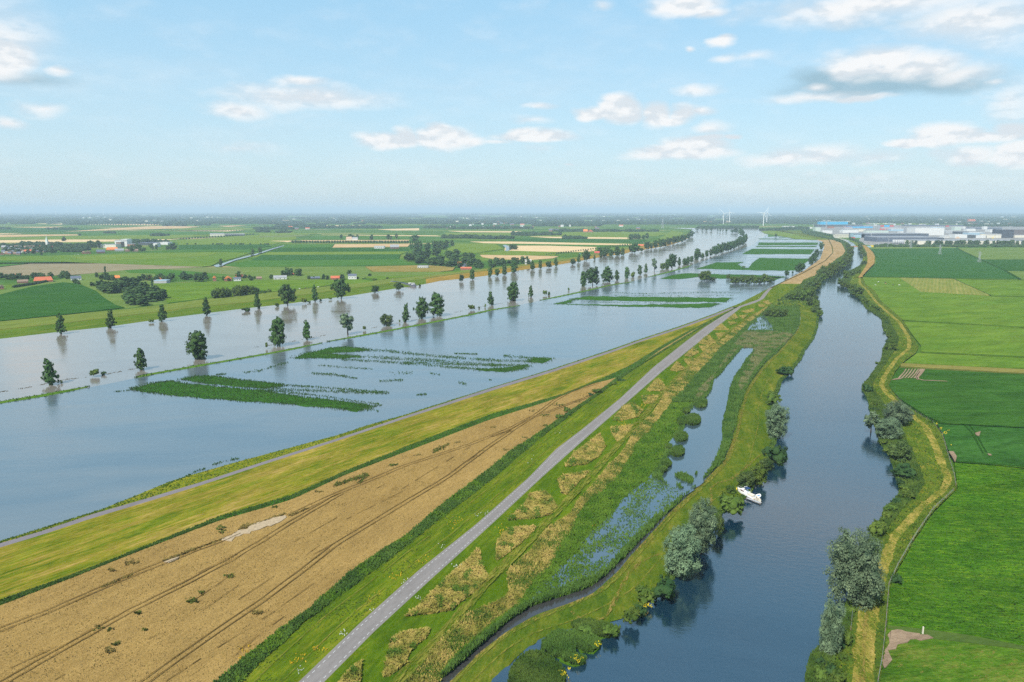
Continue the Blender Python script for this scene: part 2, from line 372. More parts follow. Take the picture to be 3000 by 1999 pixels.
L13 = interp_line([(1350,2080),(1438,1999),(1534,1908),(1605,1862),(1700,1838),(1824,1815),(1878,1780),(1931,1735),(1975,1700),(2005,1655),(2058,1600),(2095,1540),(2118,1500),(2165,1475),(2200,1445),(2215,1415),(2240,1390),(2262,1350),(2272,1283),(2285,1244),(2266,1191),(2280,1150),(2290,1118),(2322,1084),(2335,1068),(2347,1055),(2358,1026),(2385,992),(2396,957),(2400,919),(2387,871),(2387,836),(2416,820),(2454,798),(2470,785),(2489,766),(2494,727),(2486,712),(2460,700),(2400,688),(2345,676)], win=.008)
L14 = interp_line([(2368,2080),(2368,1950),(2380,1920),(2399,1897),(2460,1832),(2478,1774),(2500,1700),(2530,1625),(2548,1572),(2582,1522),(2590,1492),(2613,1469),(2636,1450),(2634,1423),(2621,1394),(2614,1359),(2602,1332),(2576,1298),(2570,1270),(2549,1202),(2541,1164),(2524,1145),(2526,1130),(2560,1088),(2583,1057),(2585,1024),(2602,992),(2585,957),(2583,934),(2537,904),(2524,884),(2495,855),(2480,844),(2457,829),(2470,814),(2480,798),(2519,779),(2530,756),(2524,737),(2513,726),(2500,712),(2470,700),(2410,688)], win=.006)
L15 = interp_line([(2529,2060),(2529,1878),(2544,1774),(2567,1717),(2590,1652),(2620,1576),(2697,1488),(2770,1430),(2780,1400),(2759,1359),(2740,1302),(2713,1252),(2664,1210),(2606,1160),(2583,1133),(2591,1103),(2625,1053),(2664,1022),(2664,992),(2633,942),(2600,915),(2562,880),(2545,855),(2520,832),(2518,809)], win=.012)
L16 = interp_line([(2566,2060),(2574,1999),(2586,1935),(2597,1832),(2605,1717),(2632,1660),(2678,1580),(2735,1495),(2800,1436),(2803,1420),(2797,1394),(2778,1332),(2763,1275),(2729,1233),(2667,1202),(2629,1168),(2602,1130),(2610,1114),(2625,1084),(2650,1058),(2683,1034),(2692,1015),(2667,980),(2648,940),(2620,915),(2582,883),(2562,852),(2535,832),(2527,809),(2546,788),(2562,772),(2564,753),(2558,740),(2546,727),(2530,715),(2500,700)], win=.008)
DI = interp_line([(2515,812),(2531,788),(2538,778),(2542,759),(2538,740),(2532,726),(2521,712),(2490,700)], win=.008)

def corridor(lines, params, axis='y', jitter=()):
    """lines: list of (function, z, edge jitter in metres) -> array [line, row, xyz]"""
    out = np.zeros((len(lines), len(params), 3)); prev = None
    for i, (f, z, jit) in enumerate(lines):
        q = f(params)
        if axis == 'y':
            if prev is not None: q = np.maximum(q, prev + 0.05)
            prev = q
        zz = z(params) if callable(z) else np.full(len(params), float(z))
        for j, t in enumerate(params):
            p = P(q[j], t, zz[j]) if axis == 'y' else P(t, q[j], zz[j])
            if jit:
                p.x += jit * (mnoise.noise(Vector((p.y * .09, p.x * .02, i * 7.3))) * 1.1 + mnoise.noise(Vector((p.y * .4, 3.1, i * 5.3))) * .8)
            out[i, j] = p
    return out
def strip(name, A, B, mat, ncol=6, relief=0.0, rscale=3.0, matfn=None, mats=None, crown=0.0, side=True, skirt=0.0):
    """ruled surface between two world polylines, with a little relief in its middle"""
    n = len(A); u = np.linspace(0, 1, ncol + 1)
    V = A[:, None, :] * (1 - u)[None, :, None] + B[:, None, :] * u[None, :, None]
    if relief or crown:
        wgt = np.sin(u * math.pi) ** .5
        for j in range(n):
            for k in range(1, ncol):
                p = V[j, k]
                V[j, k, 2] += wgt[k] * (relief * mnoise.fractal(Vector((p[0] / rscale, p[1] / rscale, 0)), 1, 2, 3) + crown)
    idx = np.arange(n * (ncol + 1)).reshape(n, ncol + 1)
    F = np.stack([idx[:-1, :-1], idx[:-1, 1:], idx[1:, 1:], idx[1:, :-1]], -1).reshape(-1, 4)
    # rows run away from the camera, columns to the right
    if (V[0, 0, 1] > V[-1, 0, 1]): F = F[:, ::-1]
    mi = None
    if matfn is not None: mi = np.repeat(np.array([matfn(j) for j in range(n - 1)]), ncol)
    Vf = V.reshape(-1, 3)
    if skirt:
        e = []
        for col in (0, ncol):
            b = len(Vf); low = V[:, col].copy(); low[:, 2] -= skirt; Vf = np.vstack([Vf, low])
            for j in range(n - 1): e.append((idx[j, col], idx[j+1, col], b + j + 1, b + j))
        F = np.vstack([F, np.array(e)])
        if mi is not None: mi = np.concatenate([mi, np.zeros(len(e), int)])
    me = mesh_np(name, Vf, F, mats or [mat], smooth=True, mi=mi)
    return tag(link(name, me), kind='structure')
def strip_points(A, B, n, u0=0.0, u1=1.0, dens=None):
    """n random points of a ruled surface"""
    m = len(A); out = []
    t = rng.random(n) * (m - 1.001); u = u0 + (u1 - u0) * rng.random(n)
    j = t.astype(int); f = (t - j)[:, None]
    a = A[j] * (1 - f) + A[j + 1] * f; b = B[j] * (1 - f) + B[j + 1] * f
    p = a * (1 - u[:, None]) + b * u[:, None]
    w = np.linalg.norm(b - a, axis=1)
    keep = w > 1.0
    if dens is not None:
        keep &= np.array([dens(q[0], q[1]) for q in p]) > rng.random(n)
    return p[keep]
def in_poly(pts, x, y):
    c = False; j = len(pts) - 1
    for i in range(len(pts)):
        if (pts[i][1] > y) != (pts[j][1] > y) and x < (pts[j][0]-pts[i][0]) * (y-pts[i][1]) / (pts[j][1]-pts[i][1]) + pts[i][0]: c = not c
        j = i
    return c
def poly_pixels(pts, n):
    xs = [p[0] for p in pts]; ys = [p[1] for p in pts]; out = []
    tries = 0
    while len(out) < n and tries < n * 30:
        tries += 1
        x = random.uniform(min(xs), max(xs)); y = random.uniform(min(ys), max(ys))
        if in_poly(pts, x, y): out.append((x, y))
    return out
def tufts(name, pts, h, w, mat, blades=2, var=.4, parent=None, lean=.35, kind='stuff', flat=False):
    """many little crossed leaf cards: reed, tall grass, crop plants"""
    pts = np.asarray(pts, float); n = len(pts)
    if n == 0: return None
    H = h * (1 - var + 2 * var * rng.random(n)); W = w * (.7 + .6 * rng.random(n))
    Vs = []; 
    base_a = rng.random(n) * math.pi
    lx = (rng.random(n) - .5) * 2 * lean * H + .12 * H; ly = (rng.random(n) - .5) * 2 * lean * H
    for b in range(blades):
        a = base_a + math.pi * b / blades
        dx, dy = np.cos(a) * W * .5, np.sin(a) * W * .5
        z0 = pts[:, 2] - .15; top = pts[:, 2] + H
        q = np.stack([np.stack([pts[:, 0] - dx, pts[:, 1] - dy, z0], -1), np.stack([pts[:, 0] + dx, pts[:, 1] + dy, z0], -1),
                      np.stack([pts[:, 0] + dx * .75 + lx, pts[:, 1] + dy * .75 + ly, top * 1.0], -1),
                      np.stack([pts[:, 0] - dx * .75 + lx, pts[:, 1] - dy * .75 + ly, top - H * .25], -1)], 1)
        Vs.append(q)
    V = np.concatenate(Vs).reshape(-1, 3); F = np.arange(len(V)).reshape(-1, 4)
    o = link(name, mesh_np(name, V, F, [mat]), parent)
    if kind: o['kind'] = kind
    return o
def poly(name, pts, z, h, mat, kind='structure', rough=0.0, skirt=None, zf=None, label=None):
    """a flat sheet with sides: outline given in photo pixels, top at height z + h"""
    if rough:
        q = []
        for i in range(len(pts)):
            a, b = pts[i], pts[(i+1) % len(pts)]; d = math.dist(a, b); k = max(1, int(d / 12))
            for j in range(k):
                t = j / k; x = a[0] + (b[0]-a[0]) * t; y = a[1] + (b[1]-a[1]) * t
                s = rough * (y - 615) / 500.0
                x += s * mnoise.noise(Vector((x * .05, y * .13, 1.7))) * 14; y += s * mnoise.noise(Vector((x * .05, y * .13, 8.7))) * 5
                q.append((x, y))
        pts = q
    top = [P(x, max(y, 623.5), (zf(x, y) if zf else z) + h) for x, y in pts]
    n = len(top); dep = skirt if skirt is not None else h + z + .6
    vs = top + [Vector((p.x, p.y, p.z - dep)) for p in top]
    area = sum(top[i].x * top[(i+1) % n].y - top[(i+1) % n].x * top[i].y for i in range(n))
    f = list(range(n)) if area > 0 else list(range(n))[::-1]
    fs = [f] + [(i, i + n, (i+1) % n + n, (i+1) % n) if area > 0 else (i, (i+1) % n, (i+1) % n + n, i + n) for i in range(n)]
    o = link(name, mesh(name, vs, fs, mat))
    if kind: o['kind'] = kind
    return o
def ribbon(name, pts, width, mat, z=0.0, h=.03, zf=None, kind='structure', parent=None, wob=0.0, step=25):
    q = []
    for i in range(len(pts) - 1):
        a, b = pts[i], pts[i+1]; k = max(1, int(math.dist(a, b) / step))
        for j in range(k): q.append((a[0] + (b[0]-a[0]) * j / k, a[1] + (b[1]-a[1]) * j / k))
    q.append(pts[-1])
    w = [P(x, y, (zf(x, y) if zf else z) + h) for x, y in q]
    V = []; F = []
    for i, p in enumerate(w):
        d = (w[min(i+1, len(w)-1)] - w[max(i-1, 0)]); d.z = 0; d.normalize(); s = Vector((-d.y, d.x, 0))
        wd = width * .5 * (1 + wob * mnoise.noise(p * .15))
        o_ = s * (wob * .5 * mnoise.noise(p * .06 + Vector((5, 5, 5))))
        V += [p + s * wd + o_, p - s * wd + o_]
        if i: F.append((2*i-2, 2*i-1, 2*i+1, 2*i))
    o = link(name, mesh(name, V, F, mat), parent)
    if kind: o['kind'] = kind
    return o

# ---- ground materials
M = {}
M['base'] = ground('far_farmland', [(0,(.035,.10,.035)),(.45,(.06,.14,.035)),(.7,(.11,.19,.045)),(1,(.17,.20,.07))], big=(900,260), mid=(60,30), w=(.6,.25,.15), bump=0, patch=(700,.60,(.34,.25,.13)))
M['verge'] = ground('verge_grass', [(0,(.07,.13,.015)),(.5,(.16,.19,.02)),(1,(.28,.22,.06))], PATH_ANG, big=(40,4), mid=(6,2), fine=(.8,.5))
M['mown'] = ground('mown_hay', [(0,(.065,.12,.012)),(.22,(.12,.155,.017)),(.5,(.185,.18,.03)),(.75,(.25,.205,.06)),(1,(.33,.24,.12))], PATH_ANG, big=(42,11), mid=(16,1.7), fine=(2.0,.45), w=(.42,.42,.22), stripe=(3.6,.03), bump=.35, contrast=1.35, vary=.8)
M['strip'] = ground('lush_strip', [(0,(.025,.09,.016)),(.5,(.04,.13,.022)),(1,(.07,.17,.03))], PATH_ANG, big=(30,5), mid=(4,1.5), fine=(.8,.8), bump=.8)
M['wheat'] = ground('ripe_wheat', [(0,(.19,.122,.068)),(.3,(.275,.185,.102)),(.6,(.35,.238,.138)),(1,(.43,.30,.18))], ROAD_ANG, big=(50,22), mid=(8,1.6), fine=(.42,.30), w=(.24,.2,.56), stripe=(1.5,.03), bump=.7, contrast=.95, vary=.4)
M['wheat_track'] = ground('wheel_rut', [(0,(.09,.055,.03)),(.5,(.14,.09,.045)),(1,(.22,.14,.07))], ROAD_ANG, mid=(3,1), fine=(.5,.5))  # dark strips on the crop: rut soil and groove shade together in the colour
M['reedstrip'] = ground('reed_floor', [(0,(.02,.06,.015)),(.5,(.03,.085,.02)),(1,(.06,.11,.035))], ROAD_ANG, big=(20,5), mid=(3,2), bump=.6)
M['slope'] = ground('dike_grass', [(0,(.04,.088,.012)),(.4,(.08,.135,.012)),(.7,(.13,.17,.018)),(1,(.20,.195,.04))], ROAD_ANG, big=(45,8), mid=(12,1.6), fine=(1.0,.5), w=(.3,.45,.25), stripe=(3.0,.02), bump=.5)
M['grass'] = ground('dike_meadow', [(0,(.04,.095,.010)),(.5,(.075,.137,.011)),(.8,(.115,.165,.016)),(1,(.19,.19,.045))], ROAD_ANG, big=(30,10), mid=(9,2), fine=(.9,.5), w=(.3,.4,.3), bump=.5)
M['dry'] = ground('dry_grass', [(0,(.10,.14,.035)),(.35,(.21,.19,.07)),(.65,(.34,.26,.11)),(1,(.44,.33,.17))], ROAD_ANG, big=(12,6), mid=(3,1.2), fine=(.6,.4), bump=.8)
M['belt'] = ground('rough_grass_belt', [(0,(.04,.10,.02)),(.4,(.09,.15,.03)),(.65,(.22,.21,.07)),(1,(.36,.28,.13))], ROAD_ANG, big=(24,7), mid=(5,1.6), fine=(.8,.5), w=(.35,.4,.25), bump=.8)
M['marsh'] = ground('marsh_floor', [(0,(.035,.10,.013)),(.5,(.06,.155,.018)),(1,(.10,.20,.03))], ROAD_ANG, big=(20,8), mid=(4,1.6), fine=(1,.6), bump=.7)
M['levee'] = ground('levee_grass', [(0,(.042,.09,.014)),(.4,(.075,.122,.018)),(.75,(.12,.15,.025)),(1,(.20,.185,.06))], ROAD_ANG + .2, big=(40,9), mid=(6,2.4), fine=(.9,.5), w=(.4,.35,.25), bump=.5, contrast=1.25)
M['bank'] = ground('bank_grass', [(0,(.04,.10,.02)),(.4,(.085,.15,.022)),(.7,(.15,.18,.03)),(1,(.25,.22,.07))], R(80), big=(14,7), mid=(4,2), contrast=1.3, bump=.8)
M['hay'] = ground('hay_path', [(0,(.07,.12,.02)),(.4,(.13,.165,.03)),(.6,(.27,.24,.08)),(.8,(.36,.29,.12)),(1,(.44,.35,.17))], R(80), big=(14,5), mid=(4,1.4), fine=(.7,.4), bump=.7)
M['dirt'] = ground('bare_dike_clay', [(0,(.19,.15,.07)),(.4,(.31,.22,.11)),(1,(.40,.29,.17))], ROAD_ANG, big=(90,20), mid=(20,5), fine=(2,1), bump=.3, vary=.7, tone=(.92,.88,.75))
M['clay'] = ground('dry_clay_track', [(0,(.25,.16,.08)),(1,(.36,.25,.14))], ROAD_ANG, big=(40,10), mid=(10,4))
M['soil'] = ground('bare_soil', [(0,(.17,.125,.09)),(.5,(.25,.185,.13)),(1,(.33,.25,.18))], .3, big=(12,8), mid=(3,1.5), fine=(.5,.4), bump=.6, tone=(.95,.92,.85))
M['track'] = ground('earth_track', [(0,(.11,.13,.03)),(.5,(.22,.18,.07)),(1,(.32,.23,.12))], ROAD_ANG, big=(20,4), mid=(4,1))
patchy(M['track'], .53, (2.0, .6), ROAD_ANG)
M['faint'] = ground('mown_line', [(0,(.10,.16,.022)),(1,(.24,.21,.07))], ROAD_ANG, big=(20,4), mid=(5,1))
patchy(M['faint'], .50, (4.0, .7), ROAD_ANG)
def asphalt(name, a, b_):
    m = ground(name, [(0,a),(1,b_)], ROAD_ANG, big=(30,2.2), mid=(5,1), fine=(.3,.3), bump=.1, contrast=.8, vary=.28, tone=(1, 1, .97)); return m
M['asphalt'] = asphalt('grey_asphalt', (.16,.147,.143), (.215,.198,.192))
M['pathasphalt'] = asphalt('lilac_asphalt', (.14,.128,.142), (.19,.172,.186))
patchy(M['soil'], .40, (1.6, .8), R(80)) if 0 else None
M['paint'] = plain('road_paint', (.48,.48,.47), .6, 0, .08, 3)
M['water_flood'] = water('flood_water', (.068,.10,.12), .06, .24, 2.3, bump=.085, base2=(.115,.135,.14), ang=.2)
M['water_river'] = water('river_water', (.16,.14,.115), .04, .20, 3.0, wave=(9,4), bump=.055, base2=(.20,.185,.16), patch=120, ang=.25)
M['water_canal'] = water('canal_water', (.004,.020,.036), .04, .12, 2.4, wave=(3.2,1.1), bump=.045, patch=160, base2=(.010,.032,.052), ang=-.3)
M['water_pond'] = water('pond_water', (.035,.06,.075), .05, .10, 2.8, wave=(2.5,1), bump=.035, patch=60)

M['water_ditch'] = water('ditch_water_surface', (.035,.035,.034), .06, .12, 1.6, wave=(2.5,1), bump=.03, patch=40)
# ---- base ground: one sheet to the horizon
gs = 60000.0
g_me = mesh('ground', [(-gs,-2000,-.6),(gs,-2000,-.6),(gs,60000,-.6),(-gs,60000,-.6)], [(0,1,2,3)], M['base'])
tag(link('ground', g_me), kind='structure')

# ---- south corridor, near part
rows = [];  yy = 2230.0
while yy > 901.5: rows.append(yy); yy -= (yy - 618) * .0085
rows.append(900.0); rows = np.array(rows)
DIK = 3.6
near_lines = [(L0,0,.35),(L1,1.0,.1),(L2,1.0,.1),(L3,.9,.25),(L4,1.35,.15),(L5,1.35,.3),(L6,.9,.5),(L7,DIK,.0),(L8,DIK,.0),(L9,1.4,.5),(L10,.5,.9),(LD,.3,.5),(LV,.3,.3),(L13,.1,.7)]
NL = corridor(near_lines, rows)
nz_ = [a[1] for a in near_lines]
_SG = np.arange(880., 2260.); _ST = np.maximum.accumulate(np.array([f(_SG) for f, _, _ in near_lines]), axis=0) + np.arange(len(near_lines))[:, None] * .01
def surfz(x, y):
    j = int(min(max(y - 880, 0), len(_SG) - 1)); xs = _ST[:, j]
    return float(np.interp(x, xs, nz_))
strip('dike_verge', NL[0], NL[1], M['verge'], 4, .15)
strip('cycle_path', NL[1], NL[2], M['pathasphalt'], 2)
strip('mown_meadow', NL[2], NL[3], M['mown'], 8, .25, 9)
strip('ditch_strip', NL[3], NL[4], M['strip'], 4, .25, 4)
strip('wheat_field', NL[4], NL[5], M['wheat'], 30, .22, 7)
strip('reed_strip', NL[5], NL[6], M['reedstrip'], 4, .25, 4)
strip('dike_slope', NL[6], NL[7], M['slope'], 8, .2, 5)
road = strip('road', NL[7], NL[8], M['asphalt'], 2)
strip('dike_bank', NL[8], NL[9], M['grass'], 10, .3, 6)
strip('rough_grass_belt', NL[9], NL[10], M['belt'], 6, .5, 3)
strip('marsh_floor', NL[10], NL[11], M['marsh'], 12, .25, 3)
strip('ditch_water', NL[11], NL[12], M['water_ditch'], 2)
strip('levee', NL[12], NL[13], M['levee'], 12, .15, 5, crown=.5)

# ---- far part of the same dike
frows = []; yy = 900.0
while yy > 677: frows.append(yy); yy -= max(1.2, (yy - 618) * .011)
frows.append(676.0); frows = np.array(frows)
FD = interp_line([(2345,834),(2355,820),(2390,807),(2409,788),(2428,778),(2451,759),(2470,747),(2477,737),(2472,725),(2465,713),(2445,704),(2300,676)] + [(2300,865),(2262,890),(2250,900)], win=.008)
def dk_z(t): return np.interp(t, [676,700,850,900], [3.0,4.5,4.5,DIK])
far_lines = [(L0,0,.5),(L7,dk_z,0),(L8,dk_z,0),(FD,lambda t: np.interp(t,[676,834,900],[1.2,1.2,1.4]),1.0),(L13,.1,1.0)]
NF = corridor(far_lines, frows)
fm = [M['slope'], M['dirt']]
def dirt_rows(j): return 1 if 704 < frows[j] < 832 else 0
strip('dike_outer_slope', NF[0], NF[1], None, 4, .3, 8, matfn=dirt_rows, mats=fm)
rd2 = strip('dike_road', NF[1], NF[2], None, 1, mats=[M['asphalt'], M['track']], matfn=lambda j: 0 if frows[j] > 846 else 1)
strip('dike_inner_slope', NF[2], NF[3], None, 4, .3, 8, matfn=dirt_rows, mats=fm)
strip('canal_verge', NF[3], NF[4], M['bank'], 3, .4, 4)

# ---- east bank of the canal
erows = []; yy = 2230.0
while yy > 706: erows.append(yy); yy -= max(1.2, (yy - 618) * .0095)
erows = np.array(erows)
L15a = lambda t: np.where(t < 812, DI(t), L15(t) - (t - 618) * (.017 + .006 * (t > 1700)))
L15b = lambda t: np.where(t < 812, L16(t) - .4, L15(t) + (t - 618) * (.015 + .013 * np.clip((t - 1600) / 200, 0, 1)))
east_lines = [(L14,.1,.7),(L15a,lambda t: np.where(t < 812, 2.2, .8),.5),(L15b,lambda t: np.where(t < 812, 2.2, .8),.6),(L16,.5,.3)]
NE = corridor(east_lines, erows)
strip('east_bank', NE[0], NE[1], M['bank'], 6, .4, 3)
strip('hay_path', NE[1], NE[2], None, 3, .15, 2, mats=[M['hay'], M['clay']], matfn=lambda j: 1 if erows[j] < 815 else 0)
strip('east_verge', NE[2], NE[3], M['bank'], 3, .3, 3)

# ---- north dike
N0 = interp_line([(0,993),(161,974),(306,959),(493,932),(701,906),(846,890),(941,877),(1021,868),(1101,855),(1158,846),(1218,838),(1292,823),(1356,817),(1419,809),(1500,797),(1516,793),(1596,782),(1659,772),(1707,763),(1761,753),(1835,743),(1851,737),(1889,732),(1962,719),(2005,705),(2026,692),(2029,680)], 'x', win=.01)
N1 = interp_line([(0,965),(198,945),(351,927),(491,909),(622,895),(750,882),(877,865),(1000,848),(1117,834),(1200,822),(1247,818),(1292,810),(1356,802),(1500,784),(1660,764),(1761,745),(1851,729),(1962,706),(2005,694),(2029,678)], 'x', win=.01)
N2 = interp_line([(0,941),(191,922),(373,904),(478,892),(606,874),(750,861),(877,848),(1000,834),(1120,820),(1260,804),(1387,791),(1500,778),(1660,758),(1761,739),(1851,722),(1962,699),(2005,688),(2029,677)], 'x', win=.01)
ncols = np.concatenate([np.arange(-1300, 1500, 14), np.arange(1500, 2030, 7)]).astype(float)
NN = corridor([(N0,0,.4),(N1,3.0,.2),(N2,.3,.5)], ncols, axis='x')
M['nslope'] = ground('north_dike_grass', [(0,(.055,.12,.02)),(.5,(.09,.155,.025)),(1,(.17,.17,.05))], PATH_ANG, big=(60,6), mid=(14,3), fine=(2,1))
M['npale'] = ground('north_dike_pale', [(0,(.09,.15,.045)),(.5,(.14,.19,.06)),(1,(.20,.22,.09))], PATH_ANG, big=(70,8), mid=(14,3), fine=(2,1))
M['norange'] = ground('north_dike_dry', [(0,(.12,.14,.03)),(.4,(.25,.17,.05)),(1,(.36,.24,.10))], PATH_ANG, big=(60,5), mid=(14,3), fine=(2,1))
strip('north_dike', NN[0], NN[1], None, 3, .3, 8, mats=[M['nslope'], M['norange']], matfn=lambda j: 1 if 1236 < ncols[j] else 0)
strip('north_berm', NN[1], NN[2], M['npale'], 3, .3, 8)
ribbon('dike_track', [(x, float(N1(np.array([float(x)]))[0])) for x in range(-300, 1190, 30)], 2.6, M['track'], z=3.0, h=.12)
ribbon('dike_track', [(x, float(N1(np.array([float(x)]))[0])-3) for x in range(1240, 2000, 20)], 3.0, M['norange'], z=3.0, h=.12)
ribbon('farm_lane', [(1069,812),(1100,810),(1260,802),(1387,791),(1499,779)], 3, M['track'], z=.3, h=.3)
ribbon('berm_ditch', [(x, float(N2(np.array([float(x)]))[0])) for x in list(range(-300, 760, 30))], 4.0, M['strip'], z=.3, h=.25, wob=.5)

# ---- water
fpoly = [(-1500,1300),(-1400,1095)] + [(x, float(N0(np.array([float(x)]))[0]) - 3) for x in range(-1250, 2030, 45)] + [(2030,672),(1960,668),(2249,671),(2300,678)]
GL = [(-1500,1395),(0,1180),(127,1157),(255,1137),(400,1108),(442,1098),(595,1070),(807,1034),(939,1006),(1097,976),(1225,953),(1386,921),(1497,900),(1586,880),(1723,852),(1844,827),(1902,812),(2023,778),(2100,752),(2200,720),(2230,700),(2262,676)]
river_top = [(-1500,1150)] + [(x, float(N0(np.array([float(x)]))[0]) - 3) for x in range(-1250, 2030, 45)] + [(2030,672),(1960,668),(2249,670)]
poly('river_water', river_top + GL[::-1], 0, 0, M['water_river'], skirt=.4)
l0pts = [(float(L0(np.array([float(y)]))[0]) + 6, float(y)) for y in (2230,2100,1900,1700,1586,1500,1400,1300,1200,1100,1000,940,900,870,846,820,795,760,730,708,695,683)]
poly('flood_water', GL + [(x + (14 if y < 900 else 40), y) for x, y in l0pts[::-1]] + [(-3600,2700)], 0, 0, M['water_flood'], skirt=.4)
cy_ = (2300,2200,2100,2000,1900,1800,1700,1600,1500,1400,1300,1200,1100,1000,950,900,860,830,800,770,745,730,715,704,695)
cl = [(float(L13(np.array([float(y)]))[0]) - (y-600) * .05, float(y)) for y in cy_]
cr = [(float(L14(np.array([float(y)]))[0]) + (y-600) * .05, float(y)) for y in cy_]
poly('canal_water', cl + cr[::-1], 0, 0, M['water_canal'], skirt=.4)

# pond and marsh water lie just above the marsh floor
pond = [(2174,1020),(2209,1020),(2205,1034),(2186,1053),(2171,1080),(2153,1103),(2138,1141),(2132,1175),(2123,1218),(2116,1241),(2118,1267),(2116,1294),(2106,1325),(2086,1367),(2066,1396),(2046,1424),(2010,1440),(1960,1425),(1907,1400),(1926,1374),(1945,1340),(1960,1300),(1985,1262),(2005,1220),(2020,1190),(2050,1180),(2064,1172),(2083,1145),(2090,1114),(2109,1099),(2132,1068),(2155,1042)]
poly('pond_water', pond, 0, .85, M['water_pond'], skirt=.3, rough=.6)
marshw = [(1900,1396),(1960,1420),(2030,1436),(1990,1462),(1954,1490),(1915,1520),(1878,1556),(1820,1618),(1782,1664),(1744,1690),(1667,1720),(1591,1753),(1553,1769),(1575,1725),(1629,1667),(1687,1622),(1725,1560),(1782,1515),(1813,1469),(1858,1434)]
poly('marsh_water', marshw, 0, .80, M['water_pond'], skirt=.3, rough=.8)
poly('upper_pond_water', [(2215,933),(2238,926),(2252,940),(2248,951),(2220,949),(2210,942)], 0, 1.25, M['water_pond'], skirt=.3, rough=1.2)
poly('upper_pond_water', [(2186,970),(2205,948),(2262,948),(2265,970),(2225,972)], 0, 1.15, M['water_pond'], skirt=.3, rough=1.2)
poly('marsh_side_water', [(1430,2050),(1446,1990),(1500,1940),(1560,1886),(1625,1842),(1672,1832),(1690,1850),(1640,1900),(1560,1990),(1500,2060)], 0, .22, M['water_canal'], skirt=.3, rough=.4)

# ---- road markings: two broken lines
def road_center(frac, rng_y):
    pts = []
    for y in rng_y:
        a = float(L7(np.array([y]))[0]); b = float(L8(np.array([y]))[0])
        pts.append(P(a + (b-a) * frac, y, DIK + .03))
    return pts
mk = mesh('road_marking', [(-.5,-.07,0),(.5,-.07,0),(.5,.07,0),(-.5,.07,0)], [(0,1,2,3)], M['paint'])
ys_ = []; yy = 2120.0
while yy > 905: ys_.append(yy); yy -= (yy-618) * .004
leftover = MB()
for fr in (.17, .83):
    c = road_center(fr, ys_); dist = 0; nxt = 0; cnt = 0
    for i in range(len(c) - 1):
        seg = (c[i+1] - c[i]).length
        while nxt <= dist + seg:
            p = c[i].lerp(c[i+1], (nxt - dist) / seg); d = (c[i+1] - c[i]).normalized()
            if cnt < 146:
                o = link('road_marking', mk, road); o.location = p; o.rotation_euler = (0, 0, math.atan2(d.y, d.x))
            else:
                s = Vector((-d.y, d.x, 0)) * .08
                leftover.add([p - d*.5 - s, p + d*.5 - s, p + d*.5 + s, p - d*.5 + s], [(0,1,2,3)])
            cnt += 1; nxt += 2.0
        dist += seg
leftover.build('faint_road_markings', M['paint'], road)['kind'] = 'stuff'
# ================================================================== FIELDS
FM = {}
def fcol(name, a, b, c, ang=0.0, **k):
    if name not in FM: FM[name] = ground('field_' + name, [(0,a),(.5,b),(1,c)], ang, **k)
    return FM[name]
kw = dict(big=(160,40), mid=(30,8), fine=(3,1.5), bump=.2)
fcol('deep_green', (.02,.08,.022), (.03,.10,.027), (.045,.125,.036), .3, big=(90,30), mid=(14,5), fine=(1.6,1.2), bump=.5)
fcol('teal_green', (.024,.085,.028), (.034,.11,.036), (.05,.135,.045), .1, **kw)
fcol('mid_green', (.035,.12,.03), (.055,.15,.035), (.09,.18,.045), .15, **kw)
fcol('lime_green', (.08,.165,.03), (.13,.205,.04), (.19,.235,.065), .15, **kw)
fcol('pale_green', (.085,.16,.055), (.12,.19,.07), (.17,.22,.10), .4, stripe=(12,.08), **kw)
fcol('fallow', (.16,.16,.10), (.22,.195,.13), (.27,.225,.165), .3, **kw, tone=(.95,.91,.80))
fcol('stubble', (.36,.25,.13), (.46,.33,.19), (.54,.40,.25), .05, **kw, tone=(.95,.91,.80))
fcol('cream', (.48,.37,.21), (.56,.43,.27), (.62,.49,.33), .05, **kw, tone=(.95,.91,.80))
fcol('dry_pasture', (.12,.16,.04), (.24,.19,.09), (.34,.24,.13), .1, big=(80,20), mid=(20,6))
fcol('meadow', (.075,.16,.026), (.105,.19,.034), (.14,.215,.045), .2, big=(70,25), mid=(12,4), fine=(2,.8), bump=.5, contrast=1.3, vary=.8)
fcol('lush', (.027,.092,.010), (.055,.15,.013), (.115,.215,.024), -.12, big=(26,12), mid=(5,1.3), fine=(1.6,.5), w=(.25,.5,.25), bump=1.0, contrast=1.5, vary=.9)
fcol('striped_hay', (.13,.18,.05), (.19,.215,.08), (.27,.255,.12), 1.05, big=(200,8), mid=(60,4), fine=(3,1.5), stripe=(9,.10))
fcol('olive', (.15,.155,.06), (.19,.18,.08), (.23,.2,.1), .1, **kw)
fcol('row_crop', (.014,.06,.016), (.028,.10,.024), (.065,.155,.036), -.08, big=(60,12), mid=(20,1.6), fine=(2,.7), w=(.25,.5,.25), stripe=(3.0,.34), bump=.8, contrast=1.2, vary=.8)
fcol('blue_green', (.022,.08,.022), (.034,.108,.030), (.05,.14,.042), .1, big=(50,20), mid=(8,2.5), fine=(1.4,.9), bump=.8, contrast=1.4, vary=.9)
fcol('tufty', (.045,.12,.017), (.075,.16,.022), (.14,.185,.05), .2, big=(22,10), mid=(5,1.6), fine=(1,.6), bump=.9, contrast=1.5, vary=.9)
fcol('lavender', (.11,.16,.085), (.14,.185,.10), (.17,.21,.125), .1, **kw)
fcol('hay_dark', (.06,.11,.04), (.08,.13,.045), (.10,.15,.05), .1, **kw)
_k = [0]
def field(mat, pts, z=.25, h=None, name='field', rough=0.0):
    _k[0] += 1
    return poly(name, pts, 0, (h if h is not None else z + (_k[0] % 7) * .07), FM[mat], rough=rough)
